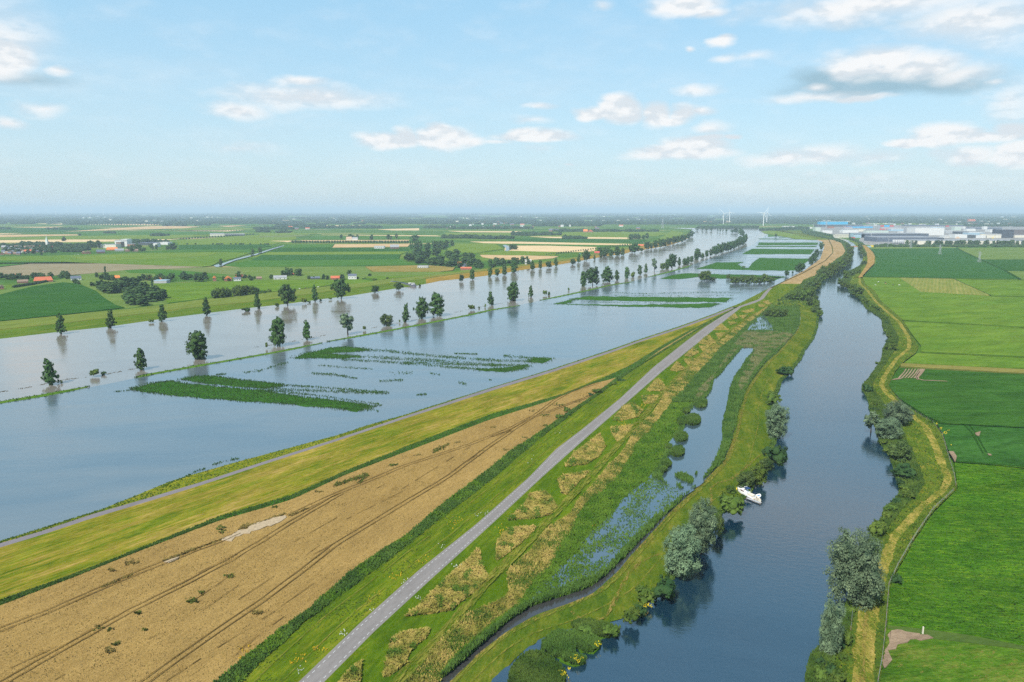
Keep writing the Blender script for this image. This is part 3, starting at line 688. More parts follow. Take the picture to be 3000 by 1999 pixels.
# --- north-west
field('pale_green', [(-900,905),(-500,885),(0,852),(96,836),(180,818),(300,790),(445,786),(478,852),(606,872),(480,893),(373,905),(191,923),(0,942),(-700,1020)], .22)
field('deep_green', [(-900,960),(-400,900),(0,863),(96,839),(185,827),(230,831),(281,852),(303,871),(338,893),(365,901),(191,921),(0,940),(-700,1012)], h=1.2)
field('meadow', [(453,831),(560,828),(750,822),(950,820),(1060,818),(1117,830),(1000,832),(877,847),(750,860),(606,873),(491,888),(478,855)], h=.8)
field('fallow', [(-500,800),(0,783),(96,772),(198,769),(319,773),(593,782),(500,788),(414,789),(360,792),(271,801),(207,806),(100,806),(0,806),(-500,830)])
field('mid_green', [(-500,775),(0,764),(150,766),(290,772),(198,768),(96,771),(0,781),(-500,798)])
field('meadow', [(-500,770),(0,752),(160,749),(290,745),(400,741),(640,738),(735,741),(690,756),(640,768),(618,779),(593,781),(319,772),(150,765),(0,763)], .5)
field('lime_green', [(210,753),(300,748),(420,744),(560,742),(640,741),(610,750),(500,756),(330,762),(240,762)], h=1.2)
field('mid_green', [(360,791),(414,789),(500,788),(610,795),(760,808),(640,812),(480,803),(380,800)])
field('lavender', [(470,788),(600,783),(750,783),(1000,781),(1090,797),(1000,805),(850,806),(700,808),(560,795)], .3)
field('pale_green', [(700,783),(1030,781),(1068,781),(1090,797),(1290,799),(1292,804),(1080,811),(1060,817),(750,821),(620,808),(720,806)], .45)
field('dry_pasture', [(1069,781),(1247,777),(1333,783),(1326,792),(1290,796),(1094,796)], h=1.0)
field('meadow', [(1094,797),(1290,797),(1375,791),(1381,796),(1250,806),(1120,819),(1060,812)], .3)
field('deep_green', [(524,718),(640,717),(780,716),(795,722),(715,731),(524,731)])
field('lime_green', [(516,705),(640,697),(760,688),(860,680),(870,700),(800,716),(523,717)])
field('mid_green', [(524,731),(715,731),(800,723),(826,720),(740,739),(650,736),(400,740)])
field('mid_green', [(841,717),(981,715),(968,725),(818,727)])
field('stubble', [(981,716),(1090,715),(1150,716),(1200,716),(1195,722),(1085,724),(974,725)], h=.9)
field('deep_green', [(818,727),(1085,725),(1196,728),(1198,737),(790,739)])
field('lime_green', [(790,739),(1198,737),(1172,745),(768,747)])
field('teal_green', [(766,747),(1174,745),(1168,759),(735,763)])
field('mid_green', [(735,763),(1168,759),(1196,769),(1254,775),(973,779),(706,782),(660,779),(675,773)])
for m, pts in [
 ('cream', [(-300,706),(0,704),(180,702),(338,702),(526,701),(446,706),(224,709),(0,711),(-300,715)]),
 ('stubble', [(-300,690),(0,688),(226,687),(230,690),(128,692),(0,695),(-300,699)]),
 ('stubble', [(188,679),(367,667),(460,662),(590,664),(542,669),(320,675)]),
 ('cream', [(-60,684),(70,684),(-40,688)]),
 ('cream', [(110,655),(225,655),(178,658)]), ('cream', [(250,658),(497,656),(446,660)]),
 ('cream', [(478,675),(717,674),(670,678)]), ('stubble', [(640,662),(727,660),(670,665)]),
 ('stubble', [(40,666),(190,664),(150,668)]), ('cream', [(0,645),(120,643),(100,646)]),
 ('teal_green', [(-200,668),(140,668),(300,670),(180,678),(-200,682)]),
 ('lime_green', [(-200,697),(130,694),(330,690),(500,688),(640,688),(500,699),(0,702)]),
 ('mid_green', [(230,684),(520,678),(700,682),(560,688),(250,690)]),
 ('lime_green', [(380,677),(560,672),(470,670),(700,666),(760,672),(640,676)]),
 ('mid_green', [(600,658),(760,652),(760,660),(650,661)]),
 ('cream', [(788,706),(880,705),(845,709)]), ('stubble', [(880,704),(1200,703),(1195,707),(880,708)]),
 ('cream', [(941,688),(1276,690),(1292,692),(1164,691)]), ('cream', [(1107,672),(1228,669),(1228,675),(1150,675)]),
 ('cream', [(763,645),(855,645),(823,649),(769,650)]),('cream', [(930,661),(1060,660),(1030,664)]),
 ('lavender', [(760,692),(909,688),(880,693),(760,696)]),
 ('lime_green', [(760,684),(930,684),(900,688),(760,690)]), ('teal_green', [(760,660),(1040,664),(1290,661),(1290,668),(900,672)]),
 ('mid_green', [(930,693),(1290,695),(1290,700),(900,702)]),
 ('lime_green', [(1306,730),(1340,714),(1451,715),(1477,729),(1397,741),(1330,738)]),
 ('lime_green', [(1400,741),(1500,735),(1636,739),(1625,748),(1500,748),(1412,746)]),
 ('stubble', [(1406,747),(1500,748),(1637,751),(1620,757),(1564,761),(1450,759),(1412,753)]),
 ('cream', [(1378,708),(1500,708),(1850,715),(1850,718),(1660,717),(1500,714),(1418,712)]),
 ('cream', [(1480,720),(1600,720),(1748,724),(1742,735),(1722,738),(1500,737),(1478,734)]),
 ('mid_green', [(1500,714),(1790,719),(1770,724),(1595,719)]),
 ('teal_green', [(1480,700),(1627,698),(1895,703),(1882,711),(1500,708)]),
 ('cream', [(1554,693),(1838,696),(1838,700),(1627,698)]),
 ('cream', [(1313,677),(1532,678),(1500,681),(1356,680)]), ('lime_green', [(1300,682),(1490,683),(1600,681),(1600,690),(1500,688),(1310,688)]),
 ('lime_green', [(1675,680),(1914,676),(1959,686),(1924,692),(1838,696),(1548,693),(1620,686)]),
 ('lime_green', [(1969,676),(1997,680),(2003,686),(1960,700),(1920,708),(1940,694)]),
 ('teal_green', [(1290,658),(1500,657),(1520,662),(1300,664)]), ('stubble', [(2010,650),(2090,648),(2160,650),(2100,652)]),
 ('cream', [(2160,653),(2250,650),(2250,654)]), ('lime_green', [(2484,647),(2560,648),(2640,650),(2820,660),(2700,658),(2500,656)]),
 ('mid_green', [(2250,680),(2310,682),(2300,692),(2250,694)]),
]: field(m, pts)
# meadow strip in the flood far end
field('lime_green', [(2230,678),(2262,675),(2310,682),(2350,694),(2400,700),(2390,703),(2330,700),(2300,694),(2240,684)], h=1.0)
# --- east
field('teal_green', [(2546,727),(2600,726),(2801,727),(2867,758),(2943,792),(2986,817),(2850,815),(2700,812),(2531,809),(2550,788),(2566,772),(2568,753),(2561,740)], h=1.2)
field('pale_green', [(2570,724),(2800,724),(2802,727),(2700,728),(2546,729)], h=1.3)
field('pale_green', [(2806,727),(3100,725),(3400,726),(3400,760),(3010,759),(2876,760),(2840,745)])
field('deep_green', [(2876,761),(3400,761),(3400,795),(2943,792),(2905,775)], h=1.1)
field('pale_green', [(2950,794),(3400,797),(3400,822),(2992,817)])
field('meadow', [(2531,812),(2632,812),(2697,855),(2905,868),(3400,880),(3400,985),(2645,938),(2606,914),(2568,882),(2556,860),(2543,852),(2514,824)], h=.5)
field('striped_hay', [(2634,813),(2790,816),(2900,865),(2897,866),(2747,858),(2697,855)], h=.62)
field('meadow', [(2794,816),(3400,822),(3400,876),(2905,866)], h=.5)
field('meadow', [(2646,940),(3400,988),(3400,1065),(2699,1030),(2698,1012),(2671,978)], h=.45)
field('meadow', [(2698,1033),(3400,1068),(3400,1100),(2650,1062),(2685,1036)], h=.5)
field('olive', [(2641,1064),(3400,1102),(3400,1114),(2638,1073)], h=.5)
field('row_crop', [(2634,1077),(3400,1118),(3400,1280),(3000,1250),(2760,1238),(2715,1218),(2634,1166),(2604,1130),(2614,1108)], h=1.1)
field('blue_green', [(2745,1241),(3000,1253),(3400,1283),(3400,1390),(3000,1365),(2803,1349),(2777,1315),(2765,1276)], h=.9)
field('lush', [(2796,1353),(3000,1368),(3400,1395),(3400,1950),(3000,1892),(2850,1862),(2720,1842),(2602,1830),(2608,1722),(2636,1662),(2682,1582),(2738,1500),(2806,1432),(2801,1394)], h=.55)
field('hay_dark', [(2601,1832),(2697,1842),(3000,1880),(3400,1935),(3400,1962),(3000,1902),(2697,1866),(2601,1840)], h=.5)
field('tufty', [(2599,1840),(2697,1867),(3000,1904),(3400,1964),(3400,2250),(2540,2250),(2576,2002),(2588,1940)], h=.42)
poly('soil_patch', [(2603,1844),(2658,1851),(2727,1866),(2740,1872),(2677,1874),(2640,1890),(2610,1905),(2597,1950),(2584,1956),(2590,1925),(2597,1895)], 0, .58, M['soil'], skirt=.3, rough=.8)
poly('soil_patch', [(2778,1323),(2796,1324),(2802,1338),(2806,1348),(2800,1349),(2785,1337)], 0, 1.3, M['soil'], skirt=.3, rough=.8)
poly('soil_patch', [(2851,1268),(2872,1265),(2865,1278),(2858,1276)], 0, 1.3, M['soil'], skirt=.3, rough=.8)
poly('soil_patch', [(2893,1328),(2903,1330),(2905,1333),(2896,1332)], 0, 1.3, M['soil'], skirt=.3)
for a in ([(2636,1082),(2643,1080)],):
    pass
for i in range(7):
    x0 = 2645 + i * 9
    ribbon('bare_wheel_line', [(x0 + 10, 1081), (x0 - 4, 1100), (x0 - 12, 1108)], .8, M['soil'], h=1.25, wob=.6, step=6)
ribbon('bare_wheel_line', [(2704,1081),(2695,1092),(2688,1102),(2690,1110),(2705,1114),(2740,1115),(2775,1117)], 1.3, M['soil'], h=1.3, wob=.5, step=8)
ribbon('bare_wheel_line', [(2697,1081),(2690,1092),(2684,1103),(2688,1112)], 1.0, M['soil'], h=1.3, wob=.5, step=8)
ribbon('bare_wheel_line', [(2614,1113),(2640,1108)], 1.8, M['soil'], h=1.3, wob=.8, step=6)
# ditches between the eastern fields
DT = ground('ditch_growth', [(0,(.012,.05,.012)),(.5,(.02,.07,.015)),(1,(.035,.09,.02))], .2, big=(20,10), mid=(4,2), bump=.6)
for pts, w in [([(2531,811),(2700,814),(2850,817),(2992,820),(3400,826)],4),([(2801,727),(2867,758),(2943,792),(2988,818)],5),([(2943,793),(3400,796)],3),
  ([(2642,938),(2900,953),(3100,964),(3400,984)],2.6),([(2698,1031),(3000,1045),(3400,1066)],1.8),([(2638,1075),(3000,1095),(3400,1116)],1.6),
  ([(2720,1233),(2760,1240),(3000,1252),(3400,1282)],1.4),([(2800,1350),(2900,1358),(3000,1368),(3400,1393)],1.4),([(2905,867),(3400,878)],2.2)]:
    ribbon('field_ditch', pts, w, DT, h=1.35 if w < 2 else 1.3, wob=.4)
for pts in ([(2836,1242),(2855,1262),(2870,1290),(2890,1325)],[(2820,1241),(2845,1265),(2862,1295),(2880,1328)]):
    ribbon('crop_track', pts, .8, DT, h=1.0, wob=.5, step=10)
# --- pale ditch water left
W2 = M['water_flood']
poly('field_ditch_water', [(626,778),(660,769),(690,759),(750,743.5),(800,727.5),(831,719.5),(833,720.5),(802,729.5),(752,746.5),(692,762),(662,773),(646,782),(632,782)], 0, .9, W2, skirt=.5)
poly('oxbow_water', [(2222-750,718),(1483,718),(1496,724),(1498,731),(1486,736),(1480,735),(1483,728)], 0, 1.2, W2, skirt=.5)
poly('far_lake_water', [(1500,651),(1560,652),(1590,655),(1540,657),(1500,656)], 0, .9, W2, skirt=.5)
poly('far_river_water', [(1395,634),(1412,633),(1418,640),(1400,642),(1380,640)], 0, .9, W2, skirt=.5)
poly('far_lake_water', [(1400,652),(1500,650),(1500,655),(1420,655)], 0, .9, W2, skirt=.5)

# ================================================================== FLOODED CROPS
M['crop'] = ground('flooded_maize', [(0,(.018,.08,.016)),(.5,(.035,.115,.024)),(1,(.06,.15,.035))], -.12, big=(30,12), mid=(6,2), fine=(1.2,.8), bump=1.0)
M['cropleaf'] = leaf('maize_leaves', (.03,.10,.02), (.075,.17,.04), up=.75, trans=.2, scale=.2)
CROPS = [
 [(391,1138),(459,1121),(501,1117),(552,1125),(765,1144),(800,1151),(970,1172),(1060,1184),(1075,1192),(1050,1203),(970,1194),(800,1180),(638,1169),(489,1156),(416,1146)],
 [(531,1112),(574,1102),(629,1102),(722,1115),(800,1122),(830,1130),(800,1133),(765,1138),(616,1124)],
 [(864,1050),(893,1036),(970,1019),(1012,1016),(1060,1021),(1070,1028),(1012,1031),(950,1034),(990,1040),(1060,1045),(1000,1050),(930,1048)],
 [(1480,1088),(1400,1084),(1500,1076),(1548,1070),(1530,1082)],
 [(1565,1048),(1618,1050),(1588,1063),(1545,1060)],
 [(1679,876),(1723,868),(2144,873),(2125,885),(1946,884),(1691,878)],
 [(1621,891),(1679,878),(1672,887),(1640,891),(1819,894),(2090,889),(2106,891),(2074,902),(1819,898)],
 [(1934,817),(1978,804),(2026,801),(2250,807),(2300,811),(2285,816),(2137,817),(2042,812),(1991,818)],
 [(2039,788),(2099,769),(2179,768),(2163,774),(2179,785),(2195,785),(2201,772),(2227,756),(2300,757),(2368,758),(2371,763),(2330,793),(2250,793)],
 [(2173,745),(2204,729),(2387,731),(2374,745)],
 [(2223,711),(2397,711),(2393,718),(2220,719)], [(2217,721),(2390,721),(2388,724),(2217,724)], [(2222,699),(2360,701),(2330,702),(2225,701)],
 [(2250,810),(2291,813),(2268,823),(2250,824)], [(2280,694),(2335,694),(2320,696),(2285,696)]]
for c in CROPS: tag(poly('flooded_crop', c, 0, .16, M['crop'], rough=.9, skirt=.6), kind='structure')
cp = []
def edgepts(c, n, spread):
    for _ in range(n):
        i = random.randrange(len(c)); a, b = c[i], c[(i+1) % len(c)]; t = random.random()
        s = (a[1]-618) / 500.0 * spread
        cp.append(P(a[0]+(b[0]-a[0])*t + random.gauss(0, 3)*s*3, a[1]+(b[1]-a[1])*t + random.gauss(0, 1.3)*s, .15))
for c in CROPS[:5]:
    per = sum(math.dist(c[i], c[(i+1) % len(c)]) for i in range(len(c))); edgepts(c, int(per * 1.1), 1.0)
    for x, y in poly_pixels(c, int(per * 2.4)): cp.append(P(x, y, .12))
for c in CROPS[5:]:
    per = sum(math.dist(c[i], c[(i+1) % len(c)]) for i in range(len(c))); edgepts(c, int(per * .6), 1.2)
# sparse bands of drowned plants: (polyline, half height px, count)
for pts, hh, n in [([(700,1128),(850,1142),(1000,1148),(1140,1152)],5,900),([(800,1126),(950,1136),(1100,1148),(1140,1150)],4,600),([(760,1142),(900,1155),(1060,1178),(1110,1184)],4,500),
  ([(1000,1183),(1080,1196),(1120,1186)],4,200),([(930,1035),(1050,1044),(1225,1054),(1350,1062),(1470,1072)],6,1500),([(1050,1023),(1130,1028),(1260,1042),(1440,1056),(1560,1060)],5,1700),
  ([(1180,1062),(1352,1068),(1548,1072)],5,1100),([(1000,1053),(1150,1062),(1300,1075),(1480,1086)],4,1300),([(1330,1036),(1400,1038)],2,220),([(1475,1043),(1560,1050),(1600,1052)],5,400),
  ([(912,1094),(980,1098),(1046,1109)],4,320),([(930,1070),(1010,1077),(1090,1082)],3,160),([(1112,1117),(1180,1114)],4,130),([(1343,1122),(1366,1125)],4,60),([(1432,1113),(1447,1114)],2,30),
  ([(1220,1158),(1250,1155)],3,60),([(710,1092),(760,1086),(800,1074),(845,1062)],4,260),([(633,1098),(663,1096)],2,90),([(470,1432),(520,1408),(580,1380),(600,1374)],2.5,110),([(620,1362),(680,1347),(700,1345)],2.5,60),
  ([(560,1392),(470,1428)],1.5,50),([(1765,857),(1900,861),(2000,858),(2100,857),(2176,858)],3,700),([(1800,866),(2000,868),(2150,866)],2,350),([(1720,885),(1850,888),(2000,888)],2,350),
  ([(1050,1190),(1110,1205)],5,90),([(1140,1090),(1220,1096)],6,60),([(390,1142),(340,1148),(333,1147)],2,60),([(1990,1018),(2000,1018)],1,1),([(1260,1094),(1290,1098)],3,40)]:
    d = np.cumsum([0] + [math.dist(pts[i], pts[i+1]) for i in range(len(pts)-1)])
    for _ in range(n):
        t = random.random() ** 1.0 * d[-1]; x = np.interp(t, d, [p[0] for p in pts]); y = np.interp(t, d, [p[1] for p in pts])
        if mnoise.noise(Vector((x * .02, y * .25, 0))) > random.uniform(-.75, .2): cp.append(P(x, y + random.gauss(0, .45) * hh, 0))
cp = [p for p in cp if p.z < 3]
o = tufts('flooded_maize_plants', [tuple(p) for p in cp], .42, .42, M['cropleaf'], blades=2)
tag(o, 'green drowned crop plants sticking out of the flood water')
# grass embankments crossing the flood
M['lens'] = ground('embankment_grass', [(0,(.05,.13,.02)),(.6,(.08,.17,.025)),(1,(.13,.19,.04))], PATH_ANG, big=(20,4), mid=(4,1.5), fine=(.8,.6), bump=.7)
def lens(cl_, w):
    n = len(cl_); V = []
    q = []
    for i in range(n-1):
        k = 6
        for j in range(k): q.append((cl_[i][0]+(cl_[i+1][0]-cl_[i][0])*j/k, cl_[i][1]+(cl_[i+1][1]-cl_[i][1])*j/k))
    q.append(cl_[-1]); m = len(q)
    W_ = [P(x, y, 0) for x, y in q]; F = []
    for i, p in enumerate(W_):
        d = W_[min(i+1, m-1)] - W_[max(i-1, 0)]; d.z = 0; d.normalize(); s = Vector((-d.y, d.x, 0))
        t = i / (m-1); ww = w * min(1, math.sin(math.pi * min(max(t, .02), .98)) * 2.2) * (1 + .35 * mnoise.noise(p * .07))
        V += [p + s*ww*.5 + Vector((0,0,-.2)), p + s*ww*.2 + Vector((0,0,.5)), p - s*ww*.2 + Vector((0,0,.5)), p - s*ww*.5 + Vector((0,0,-.2))]
        if i:
            for k in range(3): F.append((4*i-4+k, 4*i-3+k, 4*i+1+k, 4*i+k))
    o = link('grass_embankment', mesh('grass_embankment', V, F, M['lens'], True)); o['kind'] = 'structure'
    return V
lensV = []
for cl_, w in [([(-400,1240),(0,1180),(127,1159),(255,1135)],6.5),([(400,1107),(442,1097),(595,1070),(807,1033),(942,1006)],5.5),([(962,1001),(1097,977),(1225,953),(1386,921),(1437,909),(1521,896)],6),
   ([(1584,880),(1659,865),(1723,851),(1787,836),(1848,827)],6.5),([(1900,812),(1946,801),(1994,788),(2025,778)],8)]:
    lensV += lens(cl_, w)
gp = [tuple(Vector(random.choice(lensV)) + Vector((random.gauss(0,.8), random.gauss(0,.8), 0))) for _ in range(1500)]
tag(tufts('embankment_grass_tufts', [(a, b, max(.1, c)) for a, b, c in gp], .3, .5, M['cropleaf']), 'grass tufts along the drowned embankment')
# drift debris lines
M['debris'] = plain('drift_debris', (.10,.085,.045), .9)
dp = []
for pts in ([(0,1149),(60,1140),(110,1130),(190,1112),(255,1107)],[(310,1097),(370,1085),(400,1080)],[(745,1018),(800,1010),(860,1000),(955,982)],[(1068,966),(1130,953),(1180,944),(1230,935)],[(1325,917),(1372,907),(1420,897),(1490,885)],[(1700,850),(1780,835),(1850,825)],[(560,1003),(600,998)],[(2185,690),(2200,696),(2207,703)]):
    for i in range(len(pts)-1):
        for _ in range(int(math.dist(pts[i], pts[i+1]) * .9)):
            t = random.random()
            dp.append(tuple(P(pts[i][0]+(pts[i+1][0]-pts[i][0])*t + random.gauss(0,1), pts[i][1]+(pts[i+1][1]-pts[i][1])*t + random.gauss(0,.7), 0)))
tag(tufts('drift_debris', [q for q in dp if mnoise.noise(Vector(q) * .12) > -.1], .2, .5, M['debris']), 'brown twigs and drift caught in a line on the flood water')

# ================================================================== WHEAT DETAIL
WZ = 1.35
def wz(x, y): return WZ
def tram(pts, off=.95, w=.32):
    for s in (-1, 1):
        q = [P(x, y, WZ) for x, y in pts]; V = []; F = []
        res = []
        for i in range(len(q)-1):
            k = max(1, int((q[i+1]-q[i]).length / 6))
            for j in range(k): res.append(q[i].lerp(q[i+1], j/k))
        res.append(q[-1])
        for i, p in enumerate(res):
            d = res[min(i+1, len(res)-1)] - res[max(i-1, 0)]; d.z = 0; d.normalize(); n = Vector((-d.y, d.x, 0))
            c = p + n * (s * off + .25 * mnoise.noise(p * .05)); ww = w * .5 * (1 + .5 * mnoise.noise(p * .2))
            V += [c + n*ww + Vector((0,0,.27)), c - n*ww + Vector((0,0,.27))]
            if i: F.append((2*i-2, 2*i-1, 2*i+1, 2*i))
        link('wheel_rut', mesh('wheel_rut', V, F, M['wheat_track']))['kind'] = 'structure'
T1 = [(-260,1935),(0,1846),(140,1793),(297,1725),(391,1685),(489,1646),(574,1612),(654,1583),(700,1562)]
T1b = [(845,1512),(892,1491),(1000,1441),(1063,1416),(1182,1367),(1374,1304),(1501,1253),(1565,1219),(1629,1172),(1671,1148),(1756,1121)]
T2 = [(-130,2060),(13,1999),(127,1933),(255,1863),(382,1791),(552,1706),(680,1638),(765,1587),(850,1532),(1000,1447)]
T3 = [(320,2060),(425,1999),(531,1923),(637,1850),(765,1764),(892,1668),(978,1600),(1182,1476),(1310,1399),(1416,1321),(1501,1261),(1560,1224)]
for t in (T1, T1b, T2, T3): tram(t)
tram([(1560,1224),(1640,1195),(1720,1165),(1770,1140)], .8, .35)
tram([(1437,1230+50),(1500,1262)], .6, .3)
def single(pts, w=.2):
    q = []
    for i in range(len(pts)-1):
        a, b = P(*pts[i], WZ), P(*pts[i+1], WZ); k = max(1, int((b-a).length / 2.2))
        for j in range(k): q.append(a.lerp(b, j/k))
    V = []; F = []
    for i in range(len(q)-1):
        if mnoise.noise(q[i] * .12) < -.12: continue
        d = (q[i+1]-q[i]).normalized(); n = Vector((-d.y, d.x, 0)) * w * .5 * (1 + mnoise.noise(q[i] * .6)); b = len(V)
        o_ = Vector((0,0,.26)); V += [q[i]+n+o_, q[i]-n+o_, q[i+1]-n+o_, q[i+1]+n+o_]; F.append((b,b+1,b+2,b+3))
    if F: link('wheat_gap_line', mesh('wheat_gap_line', V, F, M['wheat_track']))['kind'] = 'structure'
for s in ([(484,1999),(637,1900),(786,1804),(935,1700)],[(160,1995),(306,1910),(425,1842),(497,1791)],[(544,1778),(706,1666)],[(1178,1433),(1386,1304)],[(697,1759),(837,1668),(950,1590)],[(834,1670),(1055,1553)],[(330,1932),(480,1850)],[(590,1790),(700,1715),(760,1672)],[(30,1960),(200,1880),(300,1830)],[(640,1960),(800,1830)],[(1330,1378),(1490,1275)],[(1180,1440),(1100,1480),(1000,1530)],[(560,1690),(740,1600)],[(1440,1370),(1520,1310)],[(1000,1480),(1150,1410)],[(700,1905),(850,1795)],[(860,1590),(1000,1510)]):
    single(s)
poly('bare_patch', [(650,1583),(672,1568),(702,1553),(735,1541),(760,1530),(800,1518),(833,1510),(846,1514),(830,1524),(800,1536),(765,1547),(730,1560),(700,1571),(672,1582)], WZ, .27, plain('pale_bare_clay', (.34,.26,.16), .9, 0, .3, 1.2), skirt=.2, rough=.7)
poly('bare_patch', [(480,1646),(500,1638),(526,1630),(520,1637),(495,1648)], WZ, .27, bpy.data.materials['pale_bare_clay'], skirt=.2)
M['weed'] = leaf('weed_leaves', (.06,.09,.02), (.13,.17,.04), up=.75, trans=.1, scale=.4)
M['lodged'] = leaf('lodged_stalks', (.15,.10,.045), (.24,.17,.075), up=.75, trans=.1, scale=.5)
wp = []; lp = []
for (x, y, rx, ry, n, wd) in [(382,1650,14,6,70,0),(328,1671,10,4,50,0),(648,1548,12,7,60,1),(676,1690,11,6,70,1),(562,1762,13,6,70,1),(590,1738,12,5,30,1),(403,1797,8,4,30,1),(322,1905,12,8,80,0),(340,1888,10,5,50,1),(425,1847,8,4,30,1),(755,1797,13,6,60,0),(806,1487,8,3,30,1),(720,1543,14,6,70,0),
   (650,1560,6,3,20,1),(930,1442,10,3,40,0),(1225,1334,8,3,40,0),(1340,1297,10,3,40,0),(1445,1252,8,3,40,0),(1150,1364,10,3,40,1),(1480,1318,9,3,40,0),(1520,1306,8,3,40,1),(1595,1218,12,3,50,1),(1640,1188,16,4,60,1),(1690,1178,14,3,50,0),(1595,1248,8,2,30,1),(1460,1360,7,2,20,1),(1560,1204,9,3,30,0),(1720,1160,10,3,30,0),(288,1842,9,5,20,1),(322,1845,8,5,20,1),(1540,1283,8,2,20,1),(1415,1322,10,2,20,0)]:
    for _ in range(int(n * .55)): (wp if (wd and random.random() < .7) else lp).append(tuple(P(x + random.gauss(0, rx*.55), y + random.gauss(0, ry*.5), WZ)))
for a, b, n in [((981,1423),(1076,1392),420),((1267,1325),(1314,1302),160),((1050,1418),(1078,1394),60)]:
    for _ in range(n):
        t = random.random(); (wp if random.random() < .45 else lp).append(tuple(P(a[0]+(b[0]-a[0])*t+random.gauss(0,2), a[1]+(b[1]-a[1])*t+random.gauss(0,2.2), WZ)))
# dark lodged rims beside the bare patches and ruts
for a, b, n in [((700,1552),(835,1506),150),((297,1722),(391,1682),60),((480,1644),(574,1608),120),((574,1608),(660,1578),60),((850,1512),(900,1490),50)]:
    for _ in range(n):
        t = random.random(); lp.append(tuple(P(a[0]+(b[0]-a[0])*t+random.gauss(0,1.5), a[1]+(b[1]-a[1])*t+random.gauss(0,1.2), WZ)))
tag(tufts('wheat_weeds', wp, .5, .7, M['weed'], blades=2, lean=.8), 'green weeds growing through the ripe wheat')
tag(tufts('lodged_wheat', lp, .35, .8, M['lodged'], blades=2, lean=1.0), 'brown flattened patches in the ripe wheat')
M['ear'] = leaf('wheat_ears', (.27,.18,.075), (.42,.295,.135), up=.75, trans=.1, scale=.6)
wpt = strip_points(NL[4], NL[5], 50000)
wpt = wpt[wpt[:, 1] < 420]; wpt[:, 2] += .1
tag(tufts('wheat_ears', wpt, .10, .22, M['ear'], blades=1, lean=.9), 'ripe wheat ears covering the field')

# ================================================================== GRASSES AND REEDS
M['reed'] = leaf('reed_blades', (.042,.105,.024), (.125,.215,.055), up=.75, trans=.25, scale=.16)
M['reedpale'] = leaf('reed_plumes', (.10,.15,.06), (.25,.25,.15), up=.75, trans=.25, scale=.12)
M['dryblade'] = leaf('dry_blades', (.26,.25,.075), (.62,.50,.22), cols=[(0,(.14,.19,.04)),(.25,(.30,.29,.08)),(.6,(.50,.42,.16)),(1,(.58,.42,.19))], up=.75, trans=.2, scale=.2)
M['marshblade'] = leaf('marsh_blades', (.06,.16,.016), (.16,.29,.04), up=.75, trans=.25, scale=.14)
M['grassblade'] = leaf('grass_blades', (.06,.14,.02), (.16,.24,.04), up=.75, trans=.2, scale=.2)
tag(tufts('ditch_reed', strip_points(NL[3], NL[4], 14000), .42, .4, M['reed']), 'dark reeds lining the ditch between hay meadow and wheat')
def nz2(x, y, s, seed=0.0): return mnoise.noise(Vector((x / s, y / s, seed)))
_rs = strip_points(NL[5], NL[6], 34000, -.03, 1.12); _mk = np.array([nz2(q[0], q[1], 7, 8.0) for q in _rs]) + rng.normal(size=len(_rs)) * .15 > .12
tag(tufts('roadside_rough_grass', _rs[_mk], .5, .4, M['marshblade'], lean=.8), 'lighter rough grass mixed into the roadside reeds')
tag(tufts('roadside_reed', _rs[~_mk], .62, .4, M['reed'], lean=.7), 'dark green reeds between the wheat and the dike')
sl = strip_points(NL[6], NL[7], 14000, .0, .92, dens=lambda x, y: .35 + .9 * nz2(x, y, 14))
tag(tufts('dike_grass_tufts', sl, .2, .4, M['grassblade'], lean=.6), 'grass tufts on the dike slope')
bl_ = strip_points(NL[9], NL[10], 70000, -.02, 1.08)
mask = np.array([nz2(q[0], q[1], 9, 3.3) for q in bl_])
_dry = rng.random(len(mask)) < 1 / (1 + np.exp(-(mask * 7 + .9)))
tag(tufts('dry_grass_belt', bl_[_dry], .6, .28, M['dryblade'], lean=.6), 'tall straw-coloured grass in a belt beside the marsh')
tag(tufts('green_grass_belt', bl_[~_dry], .5, .3, M['grassblade'], lean=.5), 'tall green grass in a belt beside the marsh')
